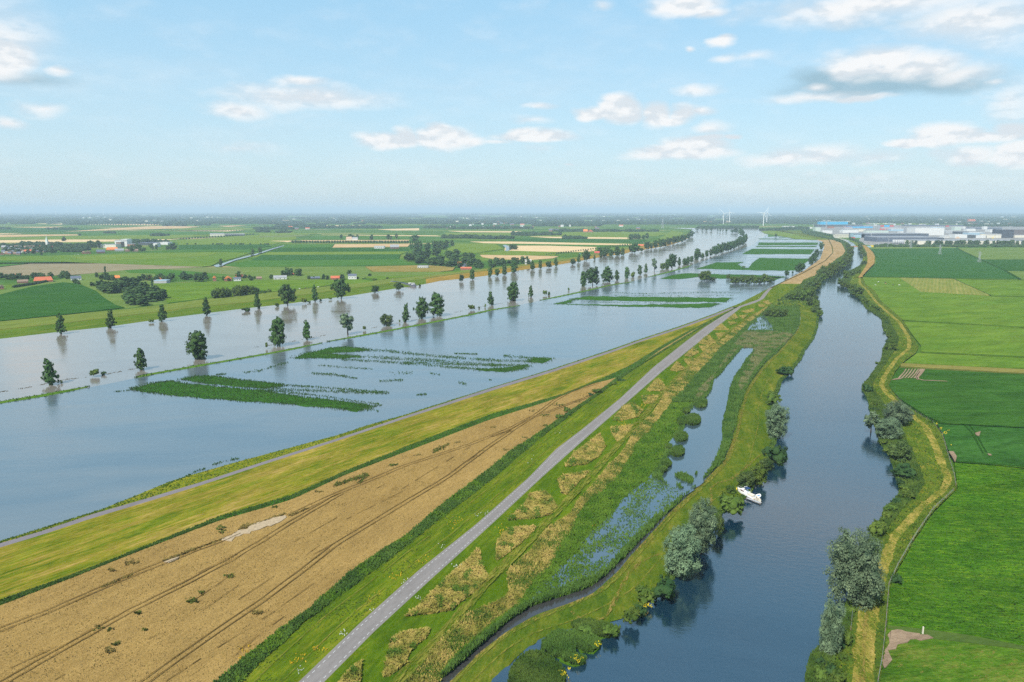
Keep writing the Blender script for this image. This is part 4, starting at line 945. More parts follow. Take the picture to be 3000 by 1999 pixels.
# marsh: dense reed on the floor, thinned over the open water
_yg = np.arange(880., 2260.); _t10 = L10(_yg); _tD = LD(_yg)
mp = strip_points(NL[10], NL[11], 100000)
def px_of(p):
    d = p[1] * CP + (CAM_H - p[2]) * SP; up = p[1] * SP - (CAM_H - p[2]) * CP
    return 1500 + FPX * p[0] / d, 999.5 - FPX * up / d
keep_m = []; keep_r = []; keep_p = []
upl1 = [(2205,946),(2262,948),(2265,970),(2186,970)]; upl2 = [(2215,933),(2238,926),(2252,940),(2248,951),(2220,949)]
palez = [(2150,1010),(2180,975),(2290,975),(2330,985),(2250,1040),(2215,1080),(2170,1150),(2160,1130),(2210,1030)]
palez2 = [(2040,1150),(2100,1090),(2140,1030),(2165,1022),(2130,1060),(2095,1095),(2070,1150),(2040,1180)]
for q in mp:
    x, y = px_of(q)
    if in_poly(upl1, x, y) or in_poly(upl2, x, y):
        if random.random() > .08 + .5 * max(0, nz2(q[0], q[1], 6)): continue
    if in_poly(pond, x, y):
        n_ = mnoise.noise(Vector((q[0] / 5, q[1] / 10, 2.0)))
        left = x < np.interp(y, [1170, 1240, 1300, 1370, 1440], [2040, 2010, 1985, 1945, 1960])
        if not (left and n_ > -.05) and not (y > 1392 and n_ > .12): continue
        keep_r.append(q); continue
    if in_poly(marshw, x, y):
        a = ROAD_ANG; uu = q[0]*math.cos(a) + q[1]*math.sin(a); vv = -q[0]*math.sin(a) + q[1]*math.cos(a)
        n_ = mnoise.noise(Vector((uu / 14, vv / 4.5, 2.0))) + .35 * mnoise.noise(Vector((uu / 3, vv / 1.8, 7.0)))
        w_left = np.interp(x - np.interp(y, [1400,1500,1600,1700,1770],[1870,1790,1700,1600,1540]), [-10, 60, 160], [.28, -.05, -.25])
        if n_ + w_left < (-.06 if random.random() < .6 else -.35): continue
        keep_m.append(q); continue
    if in_poly(palez, x, y) or in_poly(palez2, x, y):
        (keep_p if nz2(q[0], q[1], 8) > -.15 else keep_r).append(q); continue
    _a = np.interp(y, _yg, _t10); uw = (x - _a) / max(1, np.interp(y, _yg, _tD) - _a)
    (keep_m if (y > 1180 and (uw < .62 or random.random() < (.55 if y > 1430 else .1))) else keep_r).append(q)
tag(tufts('marsh_grass', keep_m, .6, .45, M['marshblade'], lean=.5), 'bright green marsh grass standing in shallow water')
tag(tufts('marsh_reed', keep_r, 1.4, .55, M['reed'], lean=.35), 'dark green reeds round the pond and along the levee ditch')
tag(tufts('plumed_reed', keep_p, 1.4, .55, M['reedpale'], lean=.35), 'pale plumed reeds at the head of the pond')
# reed lumps along the west side of the pond
M['lump'] = M['reed']
lumps = [(1998,1236,14),(2010,1205,10),(2052,1182,18),(2030,1232,20),(1995,1282,17),(1984,1325,18),(1957,1312,8),(1950,1360,14),(1942,1378,9)]
lpnts = []
for x, y, r in lumps:
    for _ in range(int(r * r * 3)):
        a = random.random() * 6.283; q_ = math.sqrt(random.random())
        lpnts.append(tuple(P(x + math.cos(a) * r * q_ * 1.1, y + math.sin(a) * r * q_ * .8, .85 + 1.0 * (1 - q_ * q_))))
tag(tufts('pond_reed_clumps', lpnts, 1.1, .55, M['reed'], lean=.4), 'rounded reed clumps along the west side of the pond')
# dry patches left unmown on the dike bank
mosaics = [
 [(1191,1804),(1225,1778),(1259,1744),(1310,1693),(1374,1638),(1401,1606),(1408,1651),(1427,1689),(1395,1727),(1344,1765),(1323,1785),(1267,1795)],
 [(1125,1982),(1140,1910),(1153,1867),(1187,1853),(1259,1842),(1250,1863),(1204,1901),(1182,1944),(1148,1974)],
 [(960,2040),(995,1999),(1025,1965),(1055,1938),(1051,2010),(1030,2060)],
 [(1454,1638),(1457,1591),(1476,1561),(1501,1547),(1569,1542),(1544,1574),(1497,1612),(1467,1634)],
 [(1488,1523),(1539,1476),(1552,1447),(1595,1438),(1616,1459),(1631,1485),(1607,1508),(1565,1517)],
 [(1654,1365),(1684,1325),(1727,1295),(1756,1270),(1773,1308),(1752,1338),(1714,1361)],
 [(1635,1404),(1650,1393),(1727,1380),(1700,1405),(1684,1423),(1659,1448),(1646,1444)],
 [(1788,1252),(1853,1244),(1834,1275),(1807,1294),(1798,1275)],
 [(1796,1229),(1826,1191),(1853,1179),(1884,1202),(1868,1221),(1815,1233)],
 [(1880,1160),(1930,1158),(1914,1179),(1888,1183)],
 [(1895,1145),(1914,1118),(1930,1110),(1953,1137),(1930,1145)],
 [(1964,1084),(1983,1059),(2006,1080),(1983,1088)], [(2002,1053),(2037,1051),(2018,1070)],
 [(2006,1042),(2033,1017),(2048,1032),(2025,1044)], [(2046,1013),(2079,1013),(2060,1028)],
 [(2046,1005),(2075,980),(2098,1003),(2079,1011)], [(2096,976),(2125,975),(2106,992)],
 [(2090,967),(2113,948),(2136,967)], [(2132,942),(2159,946),(2140,952)], [(2132,934),(2152,919),(2163,931),(2144,936)],
 [(2165,925),(2190,922),(2178,934)], [(2170,912),(2210,904),(2208,912),(2188,917)], [(2234,884),(2250,880),(2262,890),(2248,892)], [(2222,892),(2240,893),(2238,899),(2224,899)]]
allm = []
for m_ in mosaics:
    poly('dry_grass_patch', m_, 0, .22, M['dry'], zf=surfz, skirt=.5, rough=.35)
    ar = abs(sum(m_[i][0]*m_[(i+1)%len(m_)][1]-m_[(i+1)%len(m_)][0]*m_[i][1] for i in range(len(m_))))/2
    for x, y in poly_pixels(m_, int(ar * 1.7) + 30): allm.append((x, y))
tag(tufts('dry_patch_grass', [tuple(P(x + random.gauss(0, 1.3), y + random.gauss(0, 1.0), surfz(x, y) + .08)) for x, y in allm if random.random() < .95], .36, .26, M['dryblade'], lean=1.1), 'straw-coloured unmown grass in wedge-shaped patches on the dike')
tag(tufts('dry_patch_clumps', [tuple(P(x + random.gauss(0, 2), y + random.gauss(0, 1.5), surfz(x, y) + .15)) for x, y in allm if random.random() < .06], .5, .6, M['dryblade'], lean=1.2), 'taller leaning tussocks in the straw-coloured patches')
tag(tufts('dry_patch_green', [tuple(P(x + random.gauss(0, 2), y + random.gauss(0, 2), surfz(x, y) + .1)) for x, y in allm if nz2(x, y, 26, 5) > .34 and random.random() < .8], .55, .4, M['grassblade'], lean=.65), 'green tufts among the dry patches')
# mown lines on the dike bank and tracks on the levee
def along(fa, fb, u, y0, y1, n=40):
    out = []
    for y in np.geomspace(y0 - 618, y1 - 618, n) + 618:
        a = float(fa(np.array([y]))[0]); b = float(fb(np.array([y]))[0]); out.append((a + (b-a) * u, float(y)))
    return out
TR = [(1120,2040),(1161,1999),(1310,1846),(1416,1714),(1522,1612),(1629,1498),(1726,1400),(1777,1340),(1891,1214),(1945,1145),(2029,1061),(2121,980),(2178,942),(2217,915)]
ribbon('mown_track', TR, 3.2, M['faint'], zf=surfz, h=.3, wob=.15)
for u in (.25, .7): ribbon('mown_line', along(L6, L7, u, 2150, 960), .45, M['faint'], zf=surfz, h=.25, wob=.5)
for u, w in ((.10,.8),(.52,.5)): ribbon('levee_track', along(LV, L13, u, 2150, 1000), w, M['faint'], zf=lambda x, y: .6, h=.22, wob=.3)
ribbon('levee_track', along(LV, L13, .03, 2150, 1300), .7, M['track'], zf=lambda x, y: .35, h=.26, wob=.7)
ribbon('levee_track', along(LV, L13, .07, 1500, 960), .9, M['track'], zf=lambda x, y: .4, h=.28, wob=.7)
ribbon('levee_track', [(1674,1788),(1700,1812),(1740,1822),(1775,1805),(1795,1770),(1808,1738),(1840,1680),(1880,1645),(1935,1622)], 1.0, M['track'], z=.5, h=.34, wob=.8, step=12)
ribbon('levee_track', [(2083,1485),(2085,1455),(2084,1430),(2100,1415),(2140,1405),(2180,1375),(2205,1350),(2230,1330)], 1.0, M['track'], z=.5, h=.34, wob=.8, step=12)
ribbon('hay_track', [(2528,2100),(2528,1900),(2535,1830),(2543,1780)], 1.0, M['track'], z=.8, h=.25, wob=.8, step=12)
# east bank vegetation
eb = strip_points(NE[0], NE[1], 42000, 0, .55)
eb = eb[eb[:, 1] < 1500]
tag(tufts('east_bank_reed', eb, 1.0, .5, M['reed'], lean=.45), 'reeds and nettles on the east bank of the canal')
eb2 = strip_points(NE[0], NE[1], 12000, .4, 1.0); eb3 = strip_points(NE[2], NE[3], 9000)
tag(tufts('east_bank_grass', np.vstack([eb2, eb3]), .45, .45, M['grassblade'], lean=.5), 'rough grass beside the hay path')
eh = strip_points(NE[1], NE[2], 9000); eh = eh[eh[:, 1] < 900]
tag(tufts('hay_wisps', eh, .15, .4, M['dryblade'], lean=1.0, blades=1), 'loose hay lying on the path')
lv = strip_points(NL[12], NL[13], 9000, .88, 1.0); lv = lv[lv[:, 1] > 182]
tag(tufts('canal_bank_grass', lv, .7, .5, M['reed'], lean=.5), 'rushes fringing the levee at the canal')
l0t = strip_points(NL[0], NL[1], 6000)
tag(tufts('verge_grass', l0t, .3, .5, M['grassblade'], lean=.6), 'grass along the cycle path')
# north-side canal verge bushes come with the trees; tall grass in the far corridor
fv = strip_points(NF[3], NF[4], 7000)
tag(tufts('canal_verge_reed', fv, 1.3, 1.0, M['reed'], lean=.45), 'reeds on the far canal verge')
# lush meadow tussocks
tus = [tuple(P(x, y, .5)) for x, y in poly_pixels([(2801,1360),(3040,1375),(3040,1890),(2850,1858),(2606,1826),(2612,1722),(2640,1662),(2740,1500),(2810,1432)], 15000)]
M['lushblade'] = leaf('lush_blades', (.035,.125,.015), (.085,.19,.03), up=.75, trans=.2, scale=.12)
tag(tufts('meadow_tussocks', tus, .2, .5, M['lushblade'], lean=1.2, blades=1), 'lush green tussocks of the meadow')
ds = []
M['weedstraw'] = leaf('dull_straw', (.20,.18,.06), (.36,.29,.12), up=.75, trans=.1)
for _ in range(45):
    cx_, cy2 = random.uniform(2620, 3000), random.uniform(1890, 1999)
    if cy2 < 1890 + (cx_ - 2700) * .06: continue
    for _ in range(9): ds.append(tuple(P(cx_ + random.gauss(0, 5), cy2 + random.gauss(0, 1.8), .4)))
tag(tufts('dead_grass_tussocks', ds, .08, .3, M['weedstraw'], lean=.9), 'scattered tan dead tussocks in the lower meadow')
# flowers
def flowers(name, cs, col, label, z=None):
    m = plain(name + '_petals', col, .7, 0, .1); pts = []
    for (x, y, r, n) in cs:
        for _ in range(int(n * .6)):
            px, py = x + random.gauss(0, r), y + random.gauss(0, r * .7); 
            if z is None and py > 900 and float(L7(np.array([py]))[0]) - 4 < px < float(L8(np.array([py]))[0]) + 4: continue
            pts.append(tuple(P(px, py, (surfz(px, py) if z is None else z) + .35)))
    tag(tufts(name, pts, .15, .24, m, lean=.6), label)
flowers('yellow_flowers', [(1330,1535,8,22),(1350,1520,7,14),(1245,1640,9,22),(1150,1690,9,18),(1165,1680,6,10),(1100,1740,6,8),(925,1900,7,22),(945,1905,6,12),(880,1930,12,30),(855,1940,5,10),(718,1903,8,24),(700,1925,8,14),(728,1892,5,10),(980,1720,5,8),(1075,1755,5,6),(1470,1555,9,30),(1885,1186,7,36),(1825,1240,8,36),(1745,1535,4,5),(1200,1575,4,6)], (.62,.42,.02), 'yellow ragwort flowering on the dike')
flowers('white_flowers', [(1005,1855,8,24),(1170,1735,9,20),(1185,1700,6,10),(1345,1590,10,18),(1420,1500,8,16),(1400,1508,6,10),(1100,1790,8,14),(1060,1840,6,10),(880,1960,8,14),(1640,1265,6,8),(1560,1350,6,8),(1340,1655,8,18),(1300,1600,9,10),(1225,1750,6,12)], (.55,.58,.52), 'white umbel flowers on the dike')
flowers('bank_flowers', [(2788,1345-40,2,4),(2780,1320-60,2,8),(2768,1268,3,26),(2757,1255,3,18),(2745,1240,3,14),(1893,1772,6,30),(1880,1760,5,14)], (.60,.48,.02), 'yellow flowers on the bank', z=.8)
# ================================================================== TREES
M['bark'] = plain('bark', (.10,.08,.06), .9, 0, .25, 2)
M['leaf_poplar'] = leaf('poplar_leaves', (.028,.075,.030), (.085,.16,.055), scale=.28)
M['leaf_dark'] = leaf('dark_leaves', (.022,.062,.030), (.065,.125,.05), scale=.25)
M['leaf_willow'] = leaf('willow_leaves', (.05,.095,.075), (.24,.34,.27), scale=.35, rnd=.15)
M['leaf_bush'] = leaf('bush_leaves', (.045,.095,.02), (.15,.22,.055), scale=.35)
M['leaf_thicket'] = leaf('thicket_leaves', (.04,.085,.032), (.135,.195,.08), scale=.3)
M['leaf_broad'] = leaf('broadleaf_leaves', (.025,.07,.032), (.085,.145,.058), scale=.1, rnd=.4)
def ico(sub=2):
    bm = bmesh.new(); bmesh.ops.create_icosphere(bm, subdivisions=sub, radius=1.0)
    V = np.array([v.co[:] for v in bm.verts]); F = [[v.index for v in f.verts] for f in bm.faces]; bm.free(); return V, np.array(F)
ICO1, ICO2 = ico(1), ico(2)
def crown_mesh(name, lobes, nleaf, size, mat, seed, clump=.34, cover=.86, core=.68, zmin=0.0):
    """lobes: ellipsoids (x, y, z, rx, ry, rz) in a unit box (width 1, height 1). Leaf clumps over a lumpy core."""
    g = np.random.default_rng(seed)
    L_ = np.array(lobes, float); vol = (L_[:, 3] * L_[:, 4] + L_[:, 3] * L_[:, 5]); pr = vol / vol.sum()
    nc = max(12, nleaf // 26)
    k = g.choice(len(L_), nc, p=pr); d = g.normal(size=(nc, 3)); d /= np.linalg.norm(d, axis=1)[:, None]
    C = L_[k, :3] + d * L_[k, 3:6] * (cover + .16 * g.random((nc, 1)))
    r = L_[k, 3:6].mean(1) * clump
    # leaves round each clump centre
    j = g.integers(0, nc, nleaf); dd = g.normal(size=(nleaf, 3)); dd /= np.linalg.norm(dd, axis=1)[:, None]
    rad = g.random((nleaf, 1)) ** .5
    c = C[j] + dd * rad * r[j][:, None]
    outw = c - L_[k[j], :3]; outw /= np.linalg.norm(outw, axis=1)[:, None] + 1e-6
    n = outw * .7 + dd * .6 + g.normal(size=(nleaf, 3)) * .45 + np.array([0, 0, .25]); n /= np.linalg.norm(n, axis=1)[:, None]
    keep = c[:, 2] > zmin; c = c[keep]; n = n[keep]; m = len(c)
    t = np.cross(n, g.normal(size=(m, 3))); t /= np.linalg.norm(t, axis=1)[:, None]; b = np.cross(n, t)
    s = size * (.55 + .9 * g.random((m, 1)))
    q = np.stack([c + t * s, c + b * s * .7, c - t * s * .9, c - b * s * .75], 1)
    V = q.reshape(-1, 3); F = np.arange(len(V)).reshape(-1, 4)
    # lumpy dark core made of quads (degenerate-free): use icosphere triangles doubled as quads is avoided by a second mesh join
    Vc = []; Fc = []; off = 0
    for l in L_:
        iv, fi = (ICO2 if len(L_) <= 9 else ICO1)
        nn = np.array([mnoise.noise(Vector(tuple(v * 2.3 + l[:3] * 9 + seed))) for v in iv])[:, None]
        w = l[:3] + iv * l[3:6] * core * (1 + .30 * nn); w[:, 2] = np.maximum(w[:, 2], zmin)
        Vc.append(w); Fc.append(fi + off); off += len(iv)
    Vc = np.vstack(Vc); Fc = np.vstack(Fc)
    me = bpy.data.meshes.new(name)
    nv = len(V) + len(Vc); me.vertices.add(nv); me.vertices.foreach_set('co', np.vstack([V, Vc]).astype(np.float32).ravel())
    loops = np.concatenate([F.ravel(), (Fc + len(V)).ravel()]).astype(np.int32)
    me.loops.add(len(loops)); me.loops.foreach_set('vertex_index', loops)
    st = np.concatenate([np.arange(0, F.size, 4), F.size + np.arange(0, Fc.size, 3)]).astype(np.int32)
    me.polygons.add(len(st)); me.polygons.foreach_set('loop_start', st)
    sm = np.concatenate([np.zeros(len(F), bool), np.ones(len(Fc), bool)]); me.polygons.foreach_set('use_smooth', sm)
    me.materials.append(mat); me.update(calc_edges=True); me.validate(); return me
def trunk_mesh(name, h, r, limbs=4, seed=1, multi=1):
    g = random.Random(seed); mb = MB()
    for s in range(multi):
        ox, oy = ((s - (multi-1)/2) * r * 5, g.uniform(-r, r)*2) if multi > 1 else (0, 0)
        mb.tube([(ox,oy,-.04),(ox + g.uniform(-.01,.01),oy,h*.4),(ox*1.4+g.uniform(-.03,.03),oy+g.uniform(-.02,.02),h)], [r*1.2,r*.9,r*.55], 7)
        for i in range(limbs):
            a = g.uniform(0, 6.28); z = h * g.uniform(.5, .95)
            mb.tube([(ox,oy,z),(ox+math.cos(a)*.12,oy+math.sin(a)*.12,z+.12),(ox+math.cos(a)*.22,oy+math.sin(a)*.22,z+.3)], [r*.5,r*.35,r*.12], 5)
    return mb.me(name, M['bark'], True)
def rl(seed, n, z0, z1, prof, rx=.22, spread=.27):
    """rings of overlapping lobes following a width profile prof(t)"""
    g = random.Random(seed); out = []; lv = max(4, n // 2)
    for i in range(lv):
        t = (i + .5) / lv; w = prof(t); k = 3 if w > .42 else (2 if w > .3 else 1)
        for s in range(k):
            a = i * 1.1 + s * 6.283 / k + g.uniform(-.4, .4); d = (w * .5 - (.12 + .14 * w)) * g.uniform(.75, 1.25) if k > 1 else 0
            r = (.12 + .15 * w) * g.uniform(.85, 1.15)
            out.append((math.cos(a)*d, math.sin(a)*d, z0 + (z1 - z0)*t + g.uniform(-.03, .03), r, r, (z1-z0) * .62 / lv + .035))
    return out
PROTO = {}
def proto(key, lobes, nleaf, size, mat, trunk=None, **k):
    PROTO[key] = (crown_mesh('crown', lobes, nleaf, size, M[mat], len(PROTO) + 3, **k), trunk)
cone = lambda t: .95 - .72 * max(0, t - .15) if t > .12 else .75
for i in range(3):
    proto('conic%d' % i, rl(10 + i, 12, .07, .97, lambda t: (1.0 - .70*t**1.3) * (.75 if t < .1 else 1)), 2300, .034, 'leaf_poplar', trunk_mesh('trunk', .5, .022, 3, i), core=.6)
for i in range(3):
    proto('oval%d' % i, rl(20 + i, 12, .06, .95, lambda t: .62 + .42*math.sin(math.pi*min(1,t*1.05))), 2800, .030, 'leaf_poplar', trunk_mesh('trunk', .55, .022, 4, 5 + i, multi=1 if i != 1 else 3))
for i in range(2):
    proto('round%d' % i, rl(30 + i, 9, .16, .94, lambda t: .66 + .42*math.sin(math.pi*t)), 2600, .032, 'leaf_dark' if i else 'leaf_poplar', trunk_mesh('trunk', .5, .028, 4, 9 + i))
proto('column', rl(40, 10, .04, .97, lambda t: .85 - .3*t), 900, .035, 'leaf_dark', trunk_mesh('trunk', .3, .02, 2, 12))
proto('irregular', [(-.3,0,.62,.17,.2,.13),(-.12,.1,.80,.18,.18,.13),(.10,-.05,.70,.2,.2,.14),(.32,.05,.60,.16,.18,.10),(.22,0,.45,.16,.17,.1),(-.32,-.05,.42,.13,.15,.09),(.05,.1,.5,.2,.2,.14),(.0,-.1,.32,.15,.15,.12),(-.05,0,.9,.1,.12,.07)], 2200, .026, 'leaf_willow', trunk_mesh('trunk', .55, .03, 5, 13))
for i in range(2):
    proto('far%d' % i, rl(50 + i, 8, .1, .95, lambda t: .7 + .35*math.sin(math.pi*t)), 260, .075, 'leaf_broad', trunk_mesh('trunk', .4, .03, 0, 15 + i))
for i in range(4):
    proto('broad%d' % i, rl(60 + i, 8, .1, .95, lambda t: .72 + .35*math.sin(math.pi*t)), 620, .05, 'leaf_broad', trunk_mesh('trunk', .4, .03, 2, 17 + i))
for i in range(3):
    g_ = random.Random(70 + i)
    proto('bush%d' % i, [(g_.uniform(-.25,.25), g_.uniform(-.25,.25), g_.uniform(.25,.6), g_.uniform(.18,.28), g_.uniform(.18,.28), g_.uniform(.2,.32)) for _ in range(8)], 1600, .042, 'leaf_bush' if i != 1 else 'leaf_dark', None, zmin=-.02)
for i in range(4):
    g_ = random.Random(80 + i); lb = []
    for s in range(22):
        a = s * 2.4 + g_.uniform(-.3, .3); z = .10 + .78 * (s / 21); w = (.36 * math.sin(math.pi * (.06 + .84 * z)) ) * g_.uniform(.5, 1.0)
        lb.append((math.cos(a)*w, math.sin(a)*w, z + g_.uniform(-.04,.04), g_.uniform(.15,.21), g_.uniform(.15,.21), g_.uniform(.11,.16)))
    lb.append((0, 0, .45, .26, .26, .33))
    proto('willow%d' % i, lb, 17000, .0165, 'leaf_willow', trunk_mesh('trunk', .6, .03, 5, 30 + i), clump=.42, core=.48)
g_ = random.Random(77); lb = []
for s in range(26):
    a = s * 2.4 + g_.uniform(-.3, .3); z = .14 + .70 * (s / 25); w = .33 * math.sin(math.pi * (.14 + .76 * z)) ** .8 * g_.uniform(.7, 1.05)
    lb.append((math.cos(a)*w, math.sin(a)*w, z + g_.uniform(-.05,.05), g_.uniform(.12,.19), g_.uniform(.12,.19), g_.uniform(.10,.15)))
lb.append((0, 0, .5, .24, .24, .32))
proto('bigwillow', lb, 24000, .0125, 'leaf_willow', trunk_mesh('trunk', .6, .03, 5, 35), clump=.42, core=.45)
for i in range(2):
    g_ = random.Random(90 + i); lb = []
    for s in range(10):
        a = s * 2.4; z = .15 + .6 * (s / 9); w = .30 * math.sin(math.pi * (.25 + .6 * z))
        lb.append((math.cos(a)*w, math.sin(a)*w, z, g_.uniform(.16,.24), g_.uniform(.16,.24), g_.uniform(.14,.2)))
    proto('thicket%d' % i, lb, 4200, .028, 'leaf_bush' if i else 'leaf_thicket', trunk_mesh('trunk', .35, .03, 3, 40 + i), clump=.45, zmin=-.02)
_tc = [0]
def plant(key, x, y, ytop, w, label, cat='tree', name=None, group=None, z=0.0, base_drop=0.0):
    """x, y: pixel where it stands; ytop: pixel of its top; w: crown width in pixels"""
    _tc[0] += 1
    if key in ('conic','oval','bush'): key = key + str(_tc[0] % 3)
    elif key in ('round','far','thicket'): key = key + str(_tc[0] % 2)
    elif key in ('broad','willow'): key = key + str(_tc[0] % 4)
    cm, tm = PROTO[key]
    p = P(x, y, z); h = height_to(p, ytop); ww = w * mpp(p)
    if name is None: name = {'w': 'willow_tree', 'i': 'willow_tree', 't': 'willow_bush', 'b': 'shrub'}.get(key[0], 'poplar_tree') if not key.startswith(('broad', 'big')) else ('willow_tree' if key == 'bigwillow' else 'broadleaf_tree')
    rz = random.uniform(0, 6.28)
    tx, ty = random.uniform(-.05, .05), random.uniform(-.05, .05)
    ww *= random.uniform(.94, 1.06)
    if tm is None:
        o = link(name, cm); o.scale = (ww, ww, h); o.location = p; o.rotation_euler = (0, 0, rz)
    else:
        o = empty(name, p, rz); o.scale = (ww, ww * random.uniform(.85, 1.1), h); o.rotation_euler = (tx, ty, rz)
        link('crown', cm, o); link('trunk', tm, o)
    tag(o, label, cat, group)
    return o
def many(key, name, lst, label, group, cat='tree', z=0.0):
    for (x, y, yt, w) in lst: plant(key, x, y, yt, w, label, cat, name, group, z)

# row in the flood in front of the north dike
for k, x, y, yt, w, lab in [
 ('conic',181,979,922,38,'conical poplar standing in the flood, leftmost along the north dike'),
 ('conic',326,961,909,34,'conical poplar in the flood, second from the left along the north dike'),
 ('conic',478,942,890,30,'narrow poplar in the flood beside a small round bush near the wood'),
 ('conic',604,925,874,31,'pointed poplar in the flood below the willow clump on the meadow'),
 ('conic',755,905,855,28,'poplar in the flood just left of the broad round tree'),
 ('round',843,896,834,50,'broad round tree in the flood by the north dike with a wide reflection'),
 ('conic',922,885,837,26,'slim dark tree in the flood between two broad round trees'),
 ('round',1000,876,817,47,'large round tree in the flood below the white farmhouse'),
 ('round',1100,858,837,28,'small umbrella-shaped tree in the flood left of the barge'),
 ('round',1168,851,828,23,'small round tree in the flood in front of the barge'),
 ('round',1352,826,805,17,'low round willow in the flood right of the barge'),
 ('oval',1384,820,788,18,'upright tree in the flood at the start of the orange dike slope'),
 ('oval',1435,812,780,18,'upright tree in the flood by the dike below the brick farm'),
 ('round',1456,810,788,19,'greyish round tree between two upright trees near the brick farm'),
 ('oval',1478,807,772,17,'tall upright tree in the flood right of the greyish round one'),
 ('oval',1506,799,765,26,'dense tree at the water edge below the bright wheat fields'),
 ('oval',1560,791,764,17,'upright tree in the flood beside the white modern house'),
 ('oval',1583,788,761,14,'slim tree in the flood just right of the white modern house'),
 ('round',1607,785,766,20,'low round willow in the flood between two upright trees'),
 ('oval',1629,781,755,14,'slim tree in the flood right of the low round willow'),
 ('round',1679,776,759,20,'low pale willow in the flood before the line of dike trees'),
 ('conic',1695,770,745,14,'pointed tree next to the low pale willow'),
 ('round',1718,765,734,27,'big round tree at the dike where the riverside cluster begins'),
 ('conic',1741,762,746,9,'small pointed young tree between the round tree and the cluster'),
 ('oval',1760,755,737,13,'narrow tree at the left end of the riverside cluster')]:
    plant(k, x, y, yt, w, lab)
many('oval', None, [(1771,752,727,22),(1758,741,724,24),(1790,750,731,18),(1808,750,721,22),(1824,749,726,13),(1782,742,726,20)], 'leafy tree in the cluster at the river bend, its foot in the flood', 'riverside cluster at the bend')
many('round', None, [(1860,742,713,32),(1850,741,719,18),(1879,738,727,12),(1895,731,709,20),(1908,730,712,15),(1920,728,705,18),(1935,726,700,22),(1945,724,703,16),(1958,718,697,22),(1975,715,693,18),(1985,713,692,16),(1996,711,689,18),(2006,707,688,14),(2016,701,685,14),(2025,695,676,18)], 'round dark tree in the riverbank row on the far left shore', 'riverbank trees on the far left shore')
# inner row
for k, x, y, yt, w, lab in [
 ('conic',149,1127,1053,55,'large conical poplar in the flood, leftmost beside the grass embankment'),
 ('bush',277,1104,1078,31,'round dark bush standing in the flood, larger one of a pair'),
 ('bush',303,1099,1084,18,'small bush in the flood, smaller one of a pair'),
 ('bush',181,1124,1112,8,'tiny bush in the flood at the foot of the large conical poplar'),
 ('conic',416,1083,1017,48,'conical poplar in the flood at the left end of the middle embankment'),
 ('oval1',580,1053,972,66,'large poplar on several bare stems above the middle embankment'),
 ('oval0',813,1014,930,57,'tall dense poplar beside the middle embankment'),
 ('bush',781,1022,999,8,'slim little bush left of the tall dense poplar'),
 ('conic',902,996,941,34,'small conical poplar at the right end of the middle embankment'),
 ('irregular',1019,980,915,62,'irregular open-crowned willow leaning over the flood'),
 ('bush',1068,968,953,11,'small bush in the flood right of the irregular willow'),
 ('thicket',1133,955,917,41,'round silvery willow dome in the flood'),
 ('conic',1190,944,890,31,'upright poplar right of the round silvery willow'),
 ('bush',1171,946,935,5,'tiny bush left of the upright poplar'),
 ('oval2',1236,934,871,45,'tall poplar, left one of the big pair above the embankment'),
 ('oval0',1281,926,857,52,'tallest poplar, right one of the big pair above the embankment'),
 ('bush',1382,909,890,27,'round bush in the flood near the end of the long embankment'),
 ('bush',1404,904,895,8,'small shrub stump right of the round bush'),
 ('bush',1422,901,888,6,'narrow shrub left of a small conical poplar'),
 ('conic',1438,895,852,25,'small conical poplar in the flood left of a broad one'),
 ('oval',1503,882,827,44,'broad poplar at the right end of the long embankment'),
 ('conic',1556,871,837,20,'narrow poplar in open flood water between broad poplar and low shrubs'),
 ('bush',1597,866,848,14,'low flooded shrub, larger one of two'),
 ('bush',1609,865,850,9,'low flooded shrub, smaller one of two'),
 ('bush',1666,852,841,6,'lone thin shrub in the river before the twin round trees'),
 ('oval1',1709,839,796,27,'shorter tree leaning against the big round tree on the embankment'),
 ('round',1736,837,784,41,'big round tree on the second embankment'),
 ('oval',1779,827,781,34,'broad tree just right of the big round tree on the embankment'),
 ('conic',1807,822,789,18,'conical tree at the right end of the second embankment'),
 ('oval',1837,816,783,18,'upright tree, first of four between the two embankments'),
 ('bush',1854,813,793,14,'low round tree among four upright ones between the embankments'),
 ('oval',1874,806,776,16,'upright tree, third of four between the two embankments'),
 ('conic',1892,801,773,16,'upright tree, last of four between the two embankments'),
 ('irregular',1917,797,755,31,'tall ragged tree at the start of the third embankment'),
 ('thicket',1942,790,769,18,'greyish bush left of the large dark tree on the third embankment'),
 ('oval',1956,788,760,20,'mid-size tree leaning on the large dark tree'),
 ('round',1969,787,745,32,'large dark tree on the third embankment'),
 ('conic',1989,779,752,14,'narrow dark tree right of the large dark tree'),
 ('oval',2042,761,729,25,'tall light-green tree at the start of the long inner row'),
 ('oval',2058,758,741,12,'short tree beside the tall light-green one'),
 ('thicket',2063,823,791,42,'broad silvery willow on the flooded crop field'),
 ('thicket',2083,822,810,30,'low bush at the right foot of the broad silvery willow'),
 ('thicket',2133,818,802,14,'small round bush between the silvery willow and the thicket'),
 ('bush',2179,786,778,12,'small dark mound-like bush in a notch of the flooded crop')]:
    plant(k, x, y, yt, w, lab)
many('oval', None, [(2005,776,757,18),(2015,773,752,14),(2026,769,750,14),(2012,776,762,16)], 'light green willow in the loose group behind the third embankment', 'loose willows behind the third embankment')
